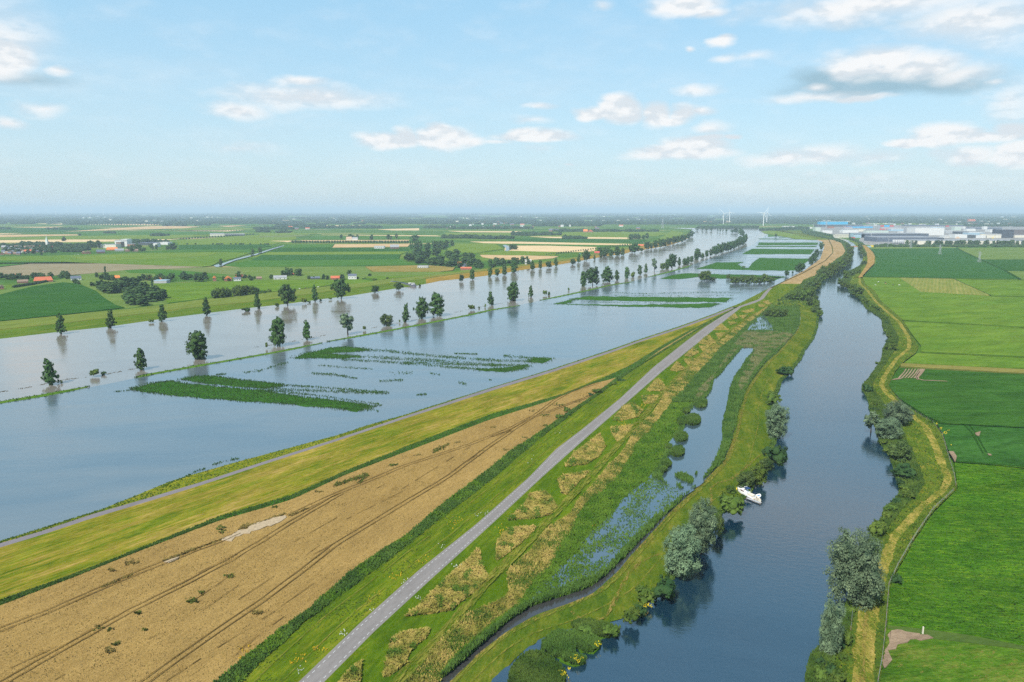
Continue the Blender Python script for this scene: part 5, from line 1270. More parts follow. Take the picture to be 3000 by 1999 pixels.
many('round', None, [(2070,755,734,12),(2082,751,730,14),(2094,748,721,20),(2107,745,715,20),(2121,739,711,20),(2134,736,708,18),(2145,732,706,16),(2157,727,700,16),(2168,723,693,18),(2179,717,689,16),(2100,748,728,16),(2115,742,718,16),(2128,738,716,16),(2140,735,711,14),(2152,729,706,14),(2163,725,700,14),(2174,720,694,14),(2184,712,686,14),(2155,683,670,16),(2170,692,669,14),(2176,694,676,11),(2145,683,673,10)], 'round dark tree in the long row between river and flooded crops', 'long row between river and flooded crops')
many('far', 'poplar_tree', [(2042,676,665,12),(2058,676,666,10),(2070,677,665,10),(2084,678,666,8),(2103,680,671,5),(2110,681,670,4),(2118,681,672,4),(2128,680,671,8)], 'little tree standing in the far end of the river', 'far river trees')
many('thicket', 'willow_bush', [(2150,831,808,26),(2165,831,806,24),(2180,831,803,26),(2196,832,802,26),(2211,832,806,24),(2226,831,808,22),(2240,830,800,20),(2252,829,808,20),(2262,826,812,16)], 'willow bush in the thicket at the flooded foot of the dike', 'thicket at the flooded foot of the dike', 'shrub')
many('round', None, [(2406,733,710,17),(2392,756,731,18),(2382,771,743,19),(2374,778,752,16),(2342,798,771,24),(2352,792,772,18),(2304,810,792,16),(2322,803,795,7),(2273,695,685,8),(2335,800,778,14)], 'dark tree standing in water at the foot of the sandy dike', 'trees at the foot of the sandy dike')
# small flooded bushes by the north dike
for x, y, yt, w, lab in [(444,946,934,17,'small round bush in the flood near the second and third conical poplars'),(722,913,896,26,'low silvery bush in the flood left of a conical poplar'),(811,899,885,16,'small pale bush left of the broad round tree'),(892,890,871,17,'small silvery bush right of the broad round tree'),
   (906,888,879,12,'low dark bush right of the small silvery bush'),(940,883,875,9,'tiny dark bush right of the slim dark tree'),(968,879,870,11,'tiny bush left of the large round tree'),(1230,839,829,10,'small bush at the stern of the barge')]:
    plant('bush', x, y, yt, w, lab, 'shrub')
# canal, left bank
many('thicket', 'willow_bush', [(2484,727,711,16),(2490,743,720,20),(2491,755,730,22),(2484,768,740,25),(2476,778,748,27),(2463,787,757,27),(2451,796,766,28),(2439,805,769,31),(2425,812,790,26),(2409,822,800,27),(2396,832,806,25),(2386,845,815,31),(2371,851,814,35),(2412,806,776,20),(2400,814,784,18)], 'dense tree in the band along the left canal bank', 'band of trees along the left canal bank', 'tree', z=.2)
many('thicket', 'willow_tree', [(2376,870,836,32),(2343,878,850,36),(2326,880,852,30),(2311,880,856,26),(2357,882,843,34),(2379,895,862,36),(2390,905,876,24),(2366,866,828,28),(2335,872,846,26)], 'tree of the dark clump where the levee begins', 'clump where the levee begins', 'tree', z=.3)
for k, x, y, yt, w, lab in [('thicket',2391,916,896,32,'bush on the bank just below the dark clump'),('thicket',2401,927,906,20,'small bush at the water below the dark clump'),
 ('bush',2303,1098,1066,62,'broad low bush jutting from the levee into the canal'),('bush',2266,1188,1141,48,'round dark bush on the levee, above the big silvery willow'),
 ('willow',2272,1282,1187,84,'big silvery willow on the left canal bank, upper of the large willows'),('bush',2272,1356,1282,72,'large round dark-green bush below the big silvery willow'),
 ('thicket',2246,1376,1340,44,'shrub between the round bush and the boat thicket'),('thicket',2220,1420,1360,58,'bushy thicket right behind the moored boat'),('thicket',2183,1432,1374,50,'bushy thicket left behind the moored boat'),
 ('thicket',2140,1447,1421,28,'grey-green shrub left of the boat bow'),('bush',2142,1514,1441,90,'wide domed bush in front of the boat bow'),
 ('willow',2053,1622,1474,98,'tall silvery willow, upper of the pair at the canal bend'),('thicket',2104,1567,1500,36,'shrub tucked against the tall silvery willow on the water side'),
 ('willow',1996,1690,1547,128,'broad silvery willow, lower of the pair at the canal bend'),('bush',1944,1757,1666,92,'rounded green bush below the pair of willows'),
 ('bush',1890,1768,1703,64,'darker bush beside the rounded green one with yellow flowers at its foot'),('bush',1849,1832,1773,62,'small round bush on the shore above the reed islands'),('bush',1880,1800,1762,40,'low bush between two shore bushes'),
 ('bush',1720,1858,1828,60,'low reed-like shrub on the shore above the reed islands'),('bush',1788,1866,1826,58,'low flowering shrub at the shore corner'),
 ('bush',1590+10,1990-60,1898,1,'x')]:
    if lab != 'x': plant(k, x, y, yt, w, lab, 'tree' if 'tree' in lab or 'willow' in lab else 'shrub', z=.2)
many('thicket', 'willow_bush', [(2252,929,905,24),(2266,931,899,28),(2283,931,901,24),(2298,928,904,18),(2240,926,910,16),(2274,922,898,22)], 'bush of the grey-green group at the marsh ponds', 'bushes at the marsh ponds', 'shrub', z=.6)
many('bush', 'shrub', [(1820,1118,1108,26),(1800,1128,1118,20),(1748,1152,1137,30),(1732,1160,1148,22),(1662,1207,1191,26),(1640,1228,1212,28),(1662,1218,1205,22)], 'low dark bush at the tip of the wheat field', 'low bushes at the tip of the wheat field', 'shrub', z=.9)
# canal, right bank
for k, x, y, yt, w, lab in [('bush',2612,1027,1000,40,'round dark bush on the right bank, alone on the grass'),('bush',2572,1071,1058,18,'tiny bush at the water on the right bank'),
 ('bush',2544,1150,1118,38,'dark bush at the narrowing of the right bank'),('irregular',2551,1268,1203,56,'leaning willow with its bare trunk over the canal'),
 ('willow',2622,1246,1181,92,'tall willow at the back of the right bank group'),('willow',2598,1284,1225,82,'wide willow at the front of the right bank group'),('irregular',2658,1238,1198,46,'small ragged tree right of the tall willow'),
 ('thicket',2634,1349,1288,66,'round silvery bush on the right bank below the willows'),('bush',2652,1398,1347,80,'wide olive-green bush on the right bank'),
 ('bush',2569,1574,1516,56,'lone dark hawthorn bush at the water edge of the right bank'),('bigwillow',2500,1766,1556,186,'huge silvery willow in front on the right bank'),
 ('bush',2624,1710,1671,38,'small dark bush at the fence beside the huge willow'),('willow',2424,1918,1768,84,'slender silvery willow at the bottom, leaning over the canal'),
 ('bush',2480,1897,1838,40,'dark shrub beside the slender silvery willow'),('bush',2462,1902,1868,30,'low dark shrub at the foot of the slender willow'),
 ('bush',2548,901,881,19,'dark round bush on the upper right bank'),('thicket',2500,853,829,18,'silvery tree, left one of the upper right bank pair'),('thicket',2516,863,837,28,'silvery tree, right one of the upper right bank pair')]:
    plant(k, x, y, yt, w, lab, z=.25, cat='tree' if 'willow' in k or k == 'irregular' else ('shrub' if 'tree' not in lab else 'tree'))
many('thicket', 'willow_bush', [(2478,816,790,19),(2495,809,789,19),(2513,804,785,17),(2465,836,811,24),(2472,843,824,18),(2531,777,762,18),(2486,845,830,16),(2520,736,716,14),(2526,746,728,13),(2533,753,736,12),(2519,726,712,12)], 'bush in the strip along the upper right canal bank', 'bushes along the upper right canal bank', 'shrub', z=.25)
many('bush', 'shrub', [(2493+k*9, 862+int(k*5.4), 850+int(k*5.4), 17) for k in range(11)] + [(2594,935,925,18),(2596,950,939,16),(2594,972,962,16),(2604,990,979,18),(2600,1005,995,14)], 'low shrub in the hedge-like strip at the right canal edge', 'strip of low shrubs at the right canal edge', 'shrub', z=.2)
many('bush', 'shrub', [(2600,1325,1308,30),(2585,1303,1285,34),(2640,1420,1398,34),(2648,1440,1418,36),(2660,1462,1436,44),(2628,1478,1456,40),(2606,1500,1474,40),(2598,1522,1496,34),(2560,1205,1190,24),(2566,1222,1206,28),(2560,1190,1176,22)], 'low shrub among the nettles on the right bank', 'low shrubs among the nettles', 'shrub', z=.2)
many('bush', 'shrub', [(2430,1985,1930,56),(2405,1995,1948,44),(2452,2010,1955,50),(2400,1950,1912,34),(2490,1800,1775,30),(2470,1940,1910,30)], 'tangled shrub at the water below the slender willow', 'tangled shrubs at the water', 'shrub', z=.2)

# reed islands in the near water
def island(pts, label, h=1.5, n=2600, k=0):
    cx = sum(p[0] for p in pts) / len(pts); cy_ = sum(p[1] for p in pts) / len(pts)
    out = []
    for x, y in poly_pixels(pts, n * 2):
        # distance to outline gives a dome
        d = min(math.hypot(x - a[0], y - a[1]) for a in pts); out.append(tuple(P(x, y, .05 + min(.7, d * .035))))
    base = poly('reed_island', pts, 0, .35, M['marsh'], kind=None, rough=.5, skirt=.6)
    tag(base, label, 'reed island')
    tufts('reed_leaves', out, h * .62, .4, M['reed'], parent=base, lean=.4, kind='stuff')
    return base
island([(1490,2010),(1496,1968),(1515,1938),(1548,1915),(1580,1914),(1608,1930),(1636,1950),(1655,1978),(1650,2010),(1600,2040),(1530,2040)], 'large domed reed island at the bottom edge of the photo', n=4200)
island([(1586,1908),(1590,1885),(1612,1862),(1642,1851),(1662,1856),(1690,1855),(1722,1862),(1748,1872),(1758,1886),(1748,1904),(1724,1915),(1702,1908),(1690,1898),(1680,1902),(1684,1925),(1712,1930),(1714,1944),(1690,1950),(1665,1944),(1640,1928),(1610,1920)], 'branching reed island above the large domed one', n=3800)
island([(1672,1836),(1690,1822),(1730,1822),(1770,1832),(1815,1845),(1800,1864),(1760,1868),(1710,1858)], 'reed fringe at the shore corner above the branching island', n=1800)
flowers('island_flowers', [(1750,1888,5,20),(1693,1930,9,34),(1655,1975,7,30),(1665,1960,4,10),(1905,1775,5,14),(1640,1965,4,10)], (.60,.50,.02), 'yellow marsh flowers on the reed islands', z=1.2)

# ---- groups of trees on the north side
def cluster(pts, n, hp, wp_, label, group, name='broadleaf_tree', key='broad', z=.2, cat='tree'):
    px = sorted(poly_pixels(pts, n), key=lambda q: q[1])
    for x, y in px:
        plant(key, x, y, y - random.uniform(*hp), random.uniform(*wp_), label, cat, name, group, z)
cluster([(287,848),(367,836),(446,842),(488,878),(468,893),(383,901),(351,886),(335,871),(303,858)], 50, (24,32), (34,46), 'dark rounded tree of the wood beside the deep green field', 'trees of the wood beside the deep green field')
plant('column', 308, 822, 781, 13, 'tall dark cypress-shaped poplar above the wood')
plant('column', 446, 856, 812, 12, 'dark pointed tree at the right edge of the wood')
cluster([(0,813),(200,806),(207,818),(60,824),(0,822)], 28, (11,17), (15,22), 'tree of the farmstead grove round the red barn', 'grove round the red barn')
cluster([(215,830),(262,838),(300,838),(300,848),(260,840),(215,836)], 9, (9,14), (12,16), 'low tree between white house and wood', 'low trees between white house and wood')
cluster([(277,812),(345,812),(372,822),(290,826)], 9, (13,18), (13,18), 'tree of the grove behind the wood', 'grove behind the wood')
cluster([(390,818),(470,813),(600,812),(622,824),(520,828),(395,824)], 26, (12,19), (16,24), 'tree of the village grove around the dike houses', 'village grove around the dike houses')
cluster([(622,816),(750,814),(750,822),(622,825)], 12, (8,13), (9,14), 'tree between the orange-roofed dike houses', 'trees between the orange-roofed houses')
plant('broad', 699, 815, 795, 17, 'round tree behind the white dike house', name='broadleaf_tree')
many('thicket', 'willow_tree', [(631,875,845,22),(646,874,840,24),(661,872,838,24),(672,871,844,16)], 'willow of the left clump on the dike meadow', 'left willow clump on the dike meadow', z=.3)
many('thicket', 'willow_tree', [(690,867,834,22),(706,866,832,24),(722,864,832,22),(738,863,834,20),(752,861,838,18),(700,868,840,20)], 'willow of the right clump on the dike meadow', 'right willow clump on the dike meadow', z=.3)
many('bush', 'shrub', [(766,858,848,14),(790,856,845,14),(778,857,850,12),(776,860,852,10)], 'bush in the little hedge on the dike meadow', 'little hedge on the dike meadow', 'shrub', z=.3)
cluster([(820,806),(870,800),(890,812),(830,815)], 8, (16,24), (16,22), 'tree of the grove behind the long white house', 'grove behind the long white house')
many('broad', 'broadleaf_tree', [(795,818,804,14),(905,818,808,14),(920,818,810,10),(948,818,803,12),(960,819,807,14),(945,820,811,10),(1003,819,804,19),(1048,818,811,12)], 'small garden tree between the dike farmhouses', 'garden trees between the dike farmhouses', z=.3)
plant('broad', 1023, 807, 790, 18, 'round tree behind the white farmhouse', name='broadleaf_tree')
plant('bush', 1084, 810, 798, 13, 'lone round bush in the pale green field', 'shrub'); plant('bush', 1134, 818, 811, 10, 'tiny bush on the dike meadow near the barge', 'shrub'); plant('bush', 1097, 821, 815, 17, 'flat bush on the dike meadow left of the barge', 'shrub')
cluster([(1170,752),(1195,768),(1228,776),(1356,787),(1405,781),(1388,758),(1308,745),(1240,742),(1196,750)], 44, (15,23), (26,36), 'dark tree of the large wood above the pasture', 'trees of the large wood above the pasture')
cluster([(1205,728),(1270,724),(1335,720),(1335,726),(1290,738),(1240,736)], 13, (18,26), (16,24), 'tree of the upper end of the large wood', 'upper end of the large wood')
many('column', 'poplar_tree', [(1203 + i * 6, 731 - (i % 2), 705 - (i * 3) % 5, 8) for i in range(6)], 'dark columnar poplar in the line by the upper wood', 'line of columnar poplars')
cluster([(1365,781),(1420,772),(1500,768),(1500,781),(1440,788),(1370,788)], 20, (11,17), (16,24), 'tree of the dike-side wood around the brick farm', 'dike-side wood around the brick farm')
cluster([(1500,772),(1560,768),(1567,777),(1500,780)], 8, (14,22), (14,20), 'tree beside the white modern house', 'trees beside the white modern house')
cluster([(1496,728),(1524,728),(1524,733),(1496,733)], 4, (12,16), (12,16), 'willow at the left edge of the wheat fields', 'willows at the edge of the wheat fields')
plant('conic', 188, 707, 693, 18, 'lone bare-stemmed tree on the stubble behind the village'); plant('bush', 234, 690, 681, 11, 'lone bush on the far green field', 'shrub')
many('far', 'roadside_tree', [(858 + i * 8.2, 713 + .15 * (i % 3), 705, 9.5) for i in range(42)], 'small round tree in the avenue across the fields', 'avenue of round trees across the fields')
cluster([(1840,700),(1925,698),(1925,704),(1840,704)], 9, (12,18), (12,16), 'tree of the grove by the curving dike', 'grove by the curving dike', key='far')
cluster([(1000,702),(1045,703),(1100,705),(1165,706),(1170,700),(1000,699)], 9, (10,18), (9,14), 'tree of the farm belt behind the avenue', 'farm belt behind the avenue', key='far')
plant('far', 1215, 709, 688, 28, 'big rounded tree right of the farm belt', name='broadleaf_tree')
cluster([(360,735),(400,727),(500,730),(520,734),(440,737),(400,739)], 16, (10,17), (11,16), 'tree in the screen before the white silos', 'screen of trees before the silos', key='far')
plant('broad', 508, 733, 712, 27, 'big round dark tree at the right end of the factory screen', name='broadleaf_tree')
cluster([(245,725),(291,722),(291,727),(245,730)], 8, (16,24), (10,16), 'tall tree left of the factory sheds', 'tall trees left of the factory sheds', key='far')
cluster([(0,742),(60,745),(150,750),(180,742),(150,735),(60,738)], 20, (8,13), (11,18), 'tree at the front of the far village', 'trees at the front of the far village', key='far')

many('broad', 'broadleaf_tree', [(647,779,758,13),(741,747,729,14),(762,741,724,16)], 'lone round tree beside the pale field canal', 'lone trees beside the pale field canal')
# far woods, orchards and hedges that read as one mass: low lumpy domes
M['farwood'] = leaf('far_wood_leaves', (.018,.045,.024), (.038,.075,.034), trans=.1, scale=.02)
def mass(name, items, label, mat='farwood', seed=0, leaves=True):
    """items: (x, y, width px, height px)"""
    Vs = []; Fs = []; off = 0
    for (x, y, w, h) in items:
        p = P(x, max(y, 622.6), -.6); s = mpp(p); hh = height_to(p, y - h) if y - h > 619 else h * s
        hh = min(hh, 26)
        iv, fi = ICO1
        nn = np.array([mnoise.noise(Vector(tuple(v * 1.9)) + Vector((x * .37, y * .9, seed))) for v in iv])[:, None]
        v = iv * (1 + .5 * nn) * np.array([w * s * .5, max(w * s * .35, 8), hh * .62]) + np.array([p.x, p.y, hh * .38])
        Vs.append(v); Fs.append(fi + off); off += len(iv)
    o = link(name, mesh_np(name, np.vstack(Vs), np.vstack(Fs), [M[mat]], smooth=False)); o['kind'] = 'stuff'; tag(o, label); return o
def band(x0, x1, y, n, w, h, jy=.5):
    return [(random.uniform(x0, x1), y + random.uniform(-jy, jy), random.uniform(*w), random.uniform(*h)) for _ in range(n)]
it = []
for x0, x1, y, n in [(40,120,640,0),(0,250,651,60),(260,400,655,30),(480,700,655,34),(0,35,672,8),(140,165,673,5),(176,225,673,12),(305,335,684,8),(445,492,692,12),(478,545,662,18),(570,610,660,10),(190,255,658,12),
   (660,750,655,34),(0,750,646,110),(750,860,672,60),(810,950,664,70),(880,1100,668,80),(1080,1250,655,60),(1010,1115,668,30),(1240,1330,668,16),(1325,1500,670,70),(1500,1560,670,20),(1295,1400,698,30),(1400,1500,700,26),(1500,1620,690,24),
   (1675,1925,679,90),(1620,1700,678,24),(1560,1760,662,80),(1740,2100,657,150),(2050,2215,669,110),(1500,1750,655,60),(1650,1700,700,10),(2230,2300,675,16),(2250,2285,676,10),(2292,2365,672,50),(2600,2640,655,20),(2720,2780,656,20),(2830,3100,664,110),(2480,2600,652,20),
   (2670,3100,650,90),(2180,2480,650,80),(2300,2700,643,160),(2700,3100,643,150),(755,785,680,14),(810,850,682,12),(350,420,713,14),(370,495,711,24),(60,110,718,10),(80,125,722,14),(145,175,722,8),(160,260,733,50),(120,200,728,34),(10,150,732,26),(10,150,737,22),(190,290,724,30),(100,180,720,22),(180,240,738,16),(0,60,724,12),(1590,1640,690,8),(1535,1580,690,8),(1650,1665,702,3),(1688,1716,701,8),(1510,1522,690,3)]:
    it += band(x0, x1, y, int(n*1.5), (9, 22), (4, 8) if y < 690 else (6, 12), 1.2)
mass('distant_woods', it, 'dark groves and hedgerows far across the plain', seed=1)
it = []
for _ in range(5200):
    y = 624 + 34 * random.random() ** 1.25; x = random.uniform(-400, 3400)
    if mnoise.noise(Vector((x * .006, y * .55, 4.0))) < -.12 and y > 629: continue
    it.append((x, y, random.uniform(14, 60), random.uniform(1.4, 3.4) + (y-624) * .08))
mass('horizon_woods', it, 'bluish woods and tree belts merging toward the horizon', seed=2)
it = []
for i in range(14, 60): it.append((1500+i*7.2, 748 - (i-14) * .87 , 4, 4.5)) if i < 57 else None
for i in range(26): it.append((529 + i * 8.5, 702 - i * .54, 4.5, 4))
for x in (548,573,624,635,641,647,652,676,691,702,707,713,733,764,776,781,786): it.append((x, 717, 3.6, 4))
for i in range(30): it.append((485 + i * 8, 676.5, 2.6, 2)); it.append((260 + i * 8, 660, 2.4, 3))
mass('young_avenue_trees', it, 'rows of tiny young trees along the far lanes', seed=3)
it = band(43, 140, 838, 0, (8,12), (6,8))
for i in range(34): it.append((43 + i * 3.0, 843 - i * .46, 7, 7))
mass('field_hedge', it, 'dark hedge along the top of the deep green field', 'leaf_broad', seed=4)
it = []
for i in range(110): it.append((2560 + i * 4.6, 725 - random.random() * 4, random.uniform(7, 12), random.uniform(5, 9)))
for i in range(40): it.append((2355 + i * 2.9, 684 + i * .72 + random.uniform(-2, 2), random.uniform(8, 12), random.uniform(6, 10)))
for i in range(26): it.append((2490 + i * 1.6, 700 + i * .8 + random.uniform(-2, 2), 8, 6))
for i in range(16): it.append((2350 + i * 6, 676 + i * 1.2, 10, 7))
mass('hedge_before_industry', it, 'continuous hedge between the fields and the industrial estate', 'leaf_broad', seed=5)
trees_ind = []
for a, b, n in [(2652,2688,3),(2712,2726,2),(2737,2760,3),(2768,2790,3),(2796,2828,5),(2836,2870,6),(2882,2894,2),(2908,2914,1),(2920,2970,8),(2976,2984,1),(2992,3000,1)]:
    for i in range(n): trees_ind.append((a + (b-a) * (i + .5) / n, 720, 703 + random.uniform(0, 3), 13))
many('broad', 'roadside_tree', trees_ind, 'dark round tree in the row before the industrial estate', 'tree row before the industrial estate')  # broadleaf trees standing in a row in front of the halls

# ================================================================== BUILDINGS
C_ = {}
def cm(name, col, rough=.7, scale=.3, var=.1):
    if name not in C_: C_[name] = plain('paint_' + name, col, rough, 0, var, scale)
    return C_[name]
cm('white', (.60,.60,.58)); cm('cream', (.62,.58,.48)); cm('brick', (.28,.13,.09)); cm('darkbrick', (.16,.10,.08)); cm('brown', (.22,.15,.11)); cm('grey', (.36,.37,.38)); cm('dark', (.07,.08,.09))
cm('red', (.45,.12,.055)); cm('orange', (.60,.19,.05)); cm('slate', (.10,.12,.16)); cm('greyroof', (.26,.27,.28)); cm('blue', (.02,.36,.66)); cm('paleblue', (.30,.42,.5)); cm('redpaint', (.5,.07,.06)); cm('yellow', (.65,.48,.05)); cm('sand', (.42,.30,.2)); cm('charcoal', (.055,.06,.075)); cm('umber', (.13,.11,.11)); cm('palegreen', (.45,.52,.46)); cm('glass', (.05,.07,.09), .15)
def house(x0, x1, y, ytop, wall, roof, label, group=None, name='house', depth=None, windows=3, roofpart=.5, axis=0, z=.0, hip=.0, chimney=True, cat='house', rot=None):
    """a pitched-roof house: pixel span x0..x1, foot y, ridge ytop"""
    xc = (x0 + x1) / 2; p = P(xc, y, z); w = (x1 - x0) * mpp(p); h = height_to(p, ytop); d = depth or max(6, min(w * .6, 12))
    o = empty(name, (p.x, p.y + d/2, z), math.atan2(-p.x, p.y) * 1.0 if rot is None else rot); tag(o, label, cat, group)
    hw = h * (1 - roofpart); a, b = w/2, d/2
    MB().box(-a, a, -b, b, -.7, hw).build('wall', C_[wall], o)
    e = .35; ov = .3; hp_ = hip * w / 2
    if axis == 0:
        vs = [(-a-ov,-b-e,hw-.1),(a+ov,-b-e,hw-.1),(a+ov,b+e,hw-.1),(-a-ov,b+e,hw-.1),(-a-ov+hp_,0,h),(a+ov-hp_,0,h)]
        fs = [(0,1,5,4),(2,3,4,5),(1,2,5),(3,0,4),(0,3,2,1)]
        link('roof', mesh('roof', vs, fs, C_[roof]), o)
    else:
        vs = [(-a-e,-b-ov,hw-.1),(a+e,-b-ov,hw-.1),(a+e,b+ov,hw-.1),(-a-e,b+ov,hw-.1),(0,-b-ov,h),(0,b+ov,h)]
        fs = [(0,4,5,3),(1,2,5,4),(0,1,4),(2,3,5),(0,3,2,1)]
        link('roof', mesh('roof', vs, fs, C_[roof]), o)
    if windows:
        me_ = MB().box(-.55, .55, -.04, .04, -.6, .6).me('window', C_['glass'])
        for i in range(windows):
            wn_ = link('window', me_, o); wn_.location = (-a + w * (i + .5) / windows, -b - .03, hw * .55)
    if chimney:
        MB().box(a*.5-.3, a*.5+.3, -.3, .3, h-1.2, h+.5).build('chimney', C_['brick'], o)
    return o
for a in [
 (96,144,828,812,'brick','red','large barn with a big orange-red hipped roof in the grove','barn',.65,0,.18),
 (48,75,829,820,'brick','brown','low barn with a faded red-brown roof left of the large red barn','barn',.6,0,.05),
 (40,59,812,803,'brick','red','red-roofed house behind the trees at the far left','house',.6,0,.1),
 (205,232,822,809,'white','slate','white house with grey slate roof beside the deep green field','house',.5,0,.05),
 (-6,6,847,836,'brick','brown','brick house cut by the left photo edge','house',.4,1,0),
 (318,346,818,808,'brick','orange','orange-roofed house with solar panels behind the wood','house',.65,0,.15),
 (426,442,822,811,'brick','orange','orange-roofed house right of the wood','house',.6,0,.05),
 (454,474,825,813,'darkbrick','orange','gabled house with orange roof and white eaves','house',.65,1,0),
 (622,631,823,809,'brick','orange','narrow orange-roofed house left in the dike village','house',.4,1,0),
 (656,676,823,809,'brick','orange','gabled orange-roofed house in the middle of the dike village','house',.55,1,0),
 (688,710,815,805,'brick','red','red-roofed house above the white dike house','house',.6,0,.1),
 (683,703,823,813,'white','slate','white dike house with dark roof','house',.4,0,0),
 (712,723,815,808,'brick','red','small red-roofed house right of the white dike house','house',.6,0,.1),
 (799,836,820,808,'white','greyroof','long low white house with grey roof','house',.5,0,0),
 (850,860,807,801,'brick','red','small red roof peeping from the grove','house',.6,0,.1),
 (909,935,819,811,'dark','slate','long dark low barn between garden trees','barn',.5,0,0),
 (968,994,820,809,'brick','red','red-roofed brick stable left of the white farmhouse','barn',.55,0,0),
 (1019,1043,820,803,'white','slate','tall white farmhouse with a dark blue roof','house',.32,0,0),
 (750,765,820,811,'brick','brown','brown cottage at the end of the village trees','house',.5,0,0),
 (1349,1381,792,783,'brick','red','low brick farm shed at the foot of the dike','barn',.4,0,0),
 (1355,1370,786,772,'white','slate','farmhouse with white-trimmed dark gable at the dike','house',.6,1,0),
 (1340,1352,780,768,'brick','orange','orange-roofed house in the dike-side wood','house',.6,0,.1),
 (1142,1168,730,717,'darkbrick','greyroof','grey-roofed farmhouse beside the stubble field','house',.55,0,.05),
 (1013,1030,704,694,'cream','sand','tan-roofed farm behind the avenue','house',.6,0,.1),
 (1031,1047,704,695,'white','greyroof','white shed beside the tan-roofed farm','barn',.4,0,0),
 (1709,1722,681,672,'brick','orange','large orange-red farm roof across the river','house',.65,0,.1),
 (1722,1738,681,673,'brick','red','second red farm roof across the river','house',.65,1,0),
 (1871,1887,724,716,'brick','red','red-roofed shed at the curving dike','barn',.6,0,0),
 (1742,1757,744,737,'brick','redpaint','low red-roofed house at the riverside cluster','house',.5,0,0),
 (1608,1637,678,671,'brick','slate','long dark barn roof in the far green fields','barn',.6,0,0),
 (615,655,692,684,'cream','greyroof','left half of the long low stables on the far plain','barn',.3,0,0),
 (660,714,691,685,'dark','greyroof','right half of the long low stables on the far plain','barn',.3,0,0),
 (310,341,734,725,'brick','orange','bright orange barn roof before the factory','barn',.75,0,.15),
 (281,303,742,732,'darkbrick','slate','dark slate-roofed shed in front of the factory','barn',.6,0,0),
 (238,248,743,736,'brick','sand','small pink-brown farm left of the slate shed','house',.5,1,0),
 (248,263,743,735,'brick','brown','brown gabled farm beside the pink-brown one','house',.6,1,0),
 (365,378,737,730,'brown','brown','thatched brown shed, left of two before the tree screen','barn',.6,0,0),
 (387,402,737,730,'brown','brown','thatched brown shed, right of two before the tree screen','barn',.6,0,0),
 (335,358,736,729,'grey','greyroof','grey shed right of the orange barn','barn',.5,0,0)]:
    x0, x1, y, yt, wl_, rf, lab, nm, rp, ax, hp = a
    house(x0, x1, y, yt, wl_, rf, lab, name=nm, cat=nm, roofpart=rp, axis=ax, hip=hp, windows=3 if nm == 'house' and x1 - x0 > 12 else 2 if nm == 'house' else 0, chimney=(nm == 'house'))
# solar roof panel on one roof, long low barn, white sheds
def block(x0, x1, y, ytop, mat, label, name='hall', cat='hall', roof='greyroof', depth=40, side=None, bandc=None, z=0.0, rz=0.0, group=None, nwin=0):
    """flat-roofed hall: pixel span, foot, top; optional dark band; depth in metres"""
    p0 = P(x0, y, z); p1 = P(x1, y, z); w = (p1 - p0).length; h = height_to(P((x0+x1)/2, y, z), ytop)
    o = empty(name, ((p0.x+p1.x)/2, (p0.y+p1.y)/2, z), rz); tag(o, label, cat, group)
    MB().box(-w/2, w/2, 0, depth, -.8, h).build('wall', C_[mat], o)
    r = MB(); r.box(-w/2-.3, w/2+.3, -.3, depth+.3, h, h+.7); r.build('roof', C_[roof], o)
    if bandc: MB().box(-w/2+.1, w/2-.1, -.12, 0, h*.72, h*.9).build('wall_band', C_[bandc], o)
    if nwin:
        me_ = MB().box(-w/nwin*.3, w/nwin*.3, -.1, .05, -h*.12, h*.12).me('window', C_['glass'])
        for i in range(nwin):
            q = link('window', me_, o); q.location = (-w/2 + w*(i+.5)/nwin, -.1, h*.5)
    return o
block(451,488,831,823,'grey','long blue-grey low barn with a white end','barn','barn','paleblue',12)
block(1223,1254,787,780,'white','white shed standing in the dry pasture','barn','barn','greyroof',10,nwin=5)
block(1096,1126,729,722,'white','long white stable left of the grey-roofed farmhouse','barn','barn','greyroof',14,nwin=5)
block(1538,1557,777,763,'white','white modern box-shaped house on the riverside','house','house','white',12,nwin=4)
# factory by the village
block(337,356,722,705,'white','white silo block, lower left part of the factory','factory_tower','factory','greyroof',30)
block(356,373,722,702,'white','tall white silo tower of the factory, right part','factory_tower','factory','white',30,bandc='grey')
block(341,355,724,710,'brown','brown-clad factory block before the white silos','factory_tower','factory','greyroof',20)
for i, (a, b) in enumerate([(275,290),(292,307)]):
    house(a, b, 727, 716, 'cream', 'greyroof', ('cream gabled factory shed, left of two', 'cream gabled factory shed, right of two')[i], name='shed', cat='shed', axis=1, roofpart=.35, windows=0, chimney=False, depth=40)
block(308,340,727,717,'cream','long cream factory hall beside the gabled sheds','hall','hall','greyroof',30)
block(373,392,723,716,'brick','low red-brown wing right of the silo tower','hall','hall','greyroof',25)
block(405,458,718,712,'dark','long dark-roofed hall behind the tree screen','hall','hall','slate',40)
block(449,461,724,714,'white','white square office right behind the trees','hall','hall','white',20)
block(463,492,717,711,'white','long white-fronted greenhouse shed at the right of the factory','hall','hall','white',30)
# church in the village
ch = empty('church', P(140, 722, 0)); tag(ch, 'village church with a pale green needle spire', 'church')
MB().box(-5,5,0,16,-.5,9).build('wall', C_['brick'], ch)
MB().box(-3,3,-5,0,-.5,16).build('tower', C_['white'], ch)
link('spire', mesh('spire', [(-3,-5,16),(3,-5,16),(3,0,16),(-3,0,16),(0,-2.5,31)], [(0,1,4),(1,2,4),(2,3,4),(3,0,4)], C_['palegreen']), ch)
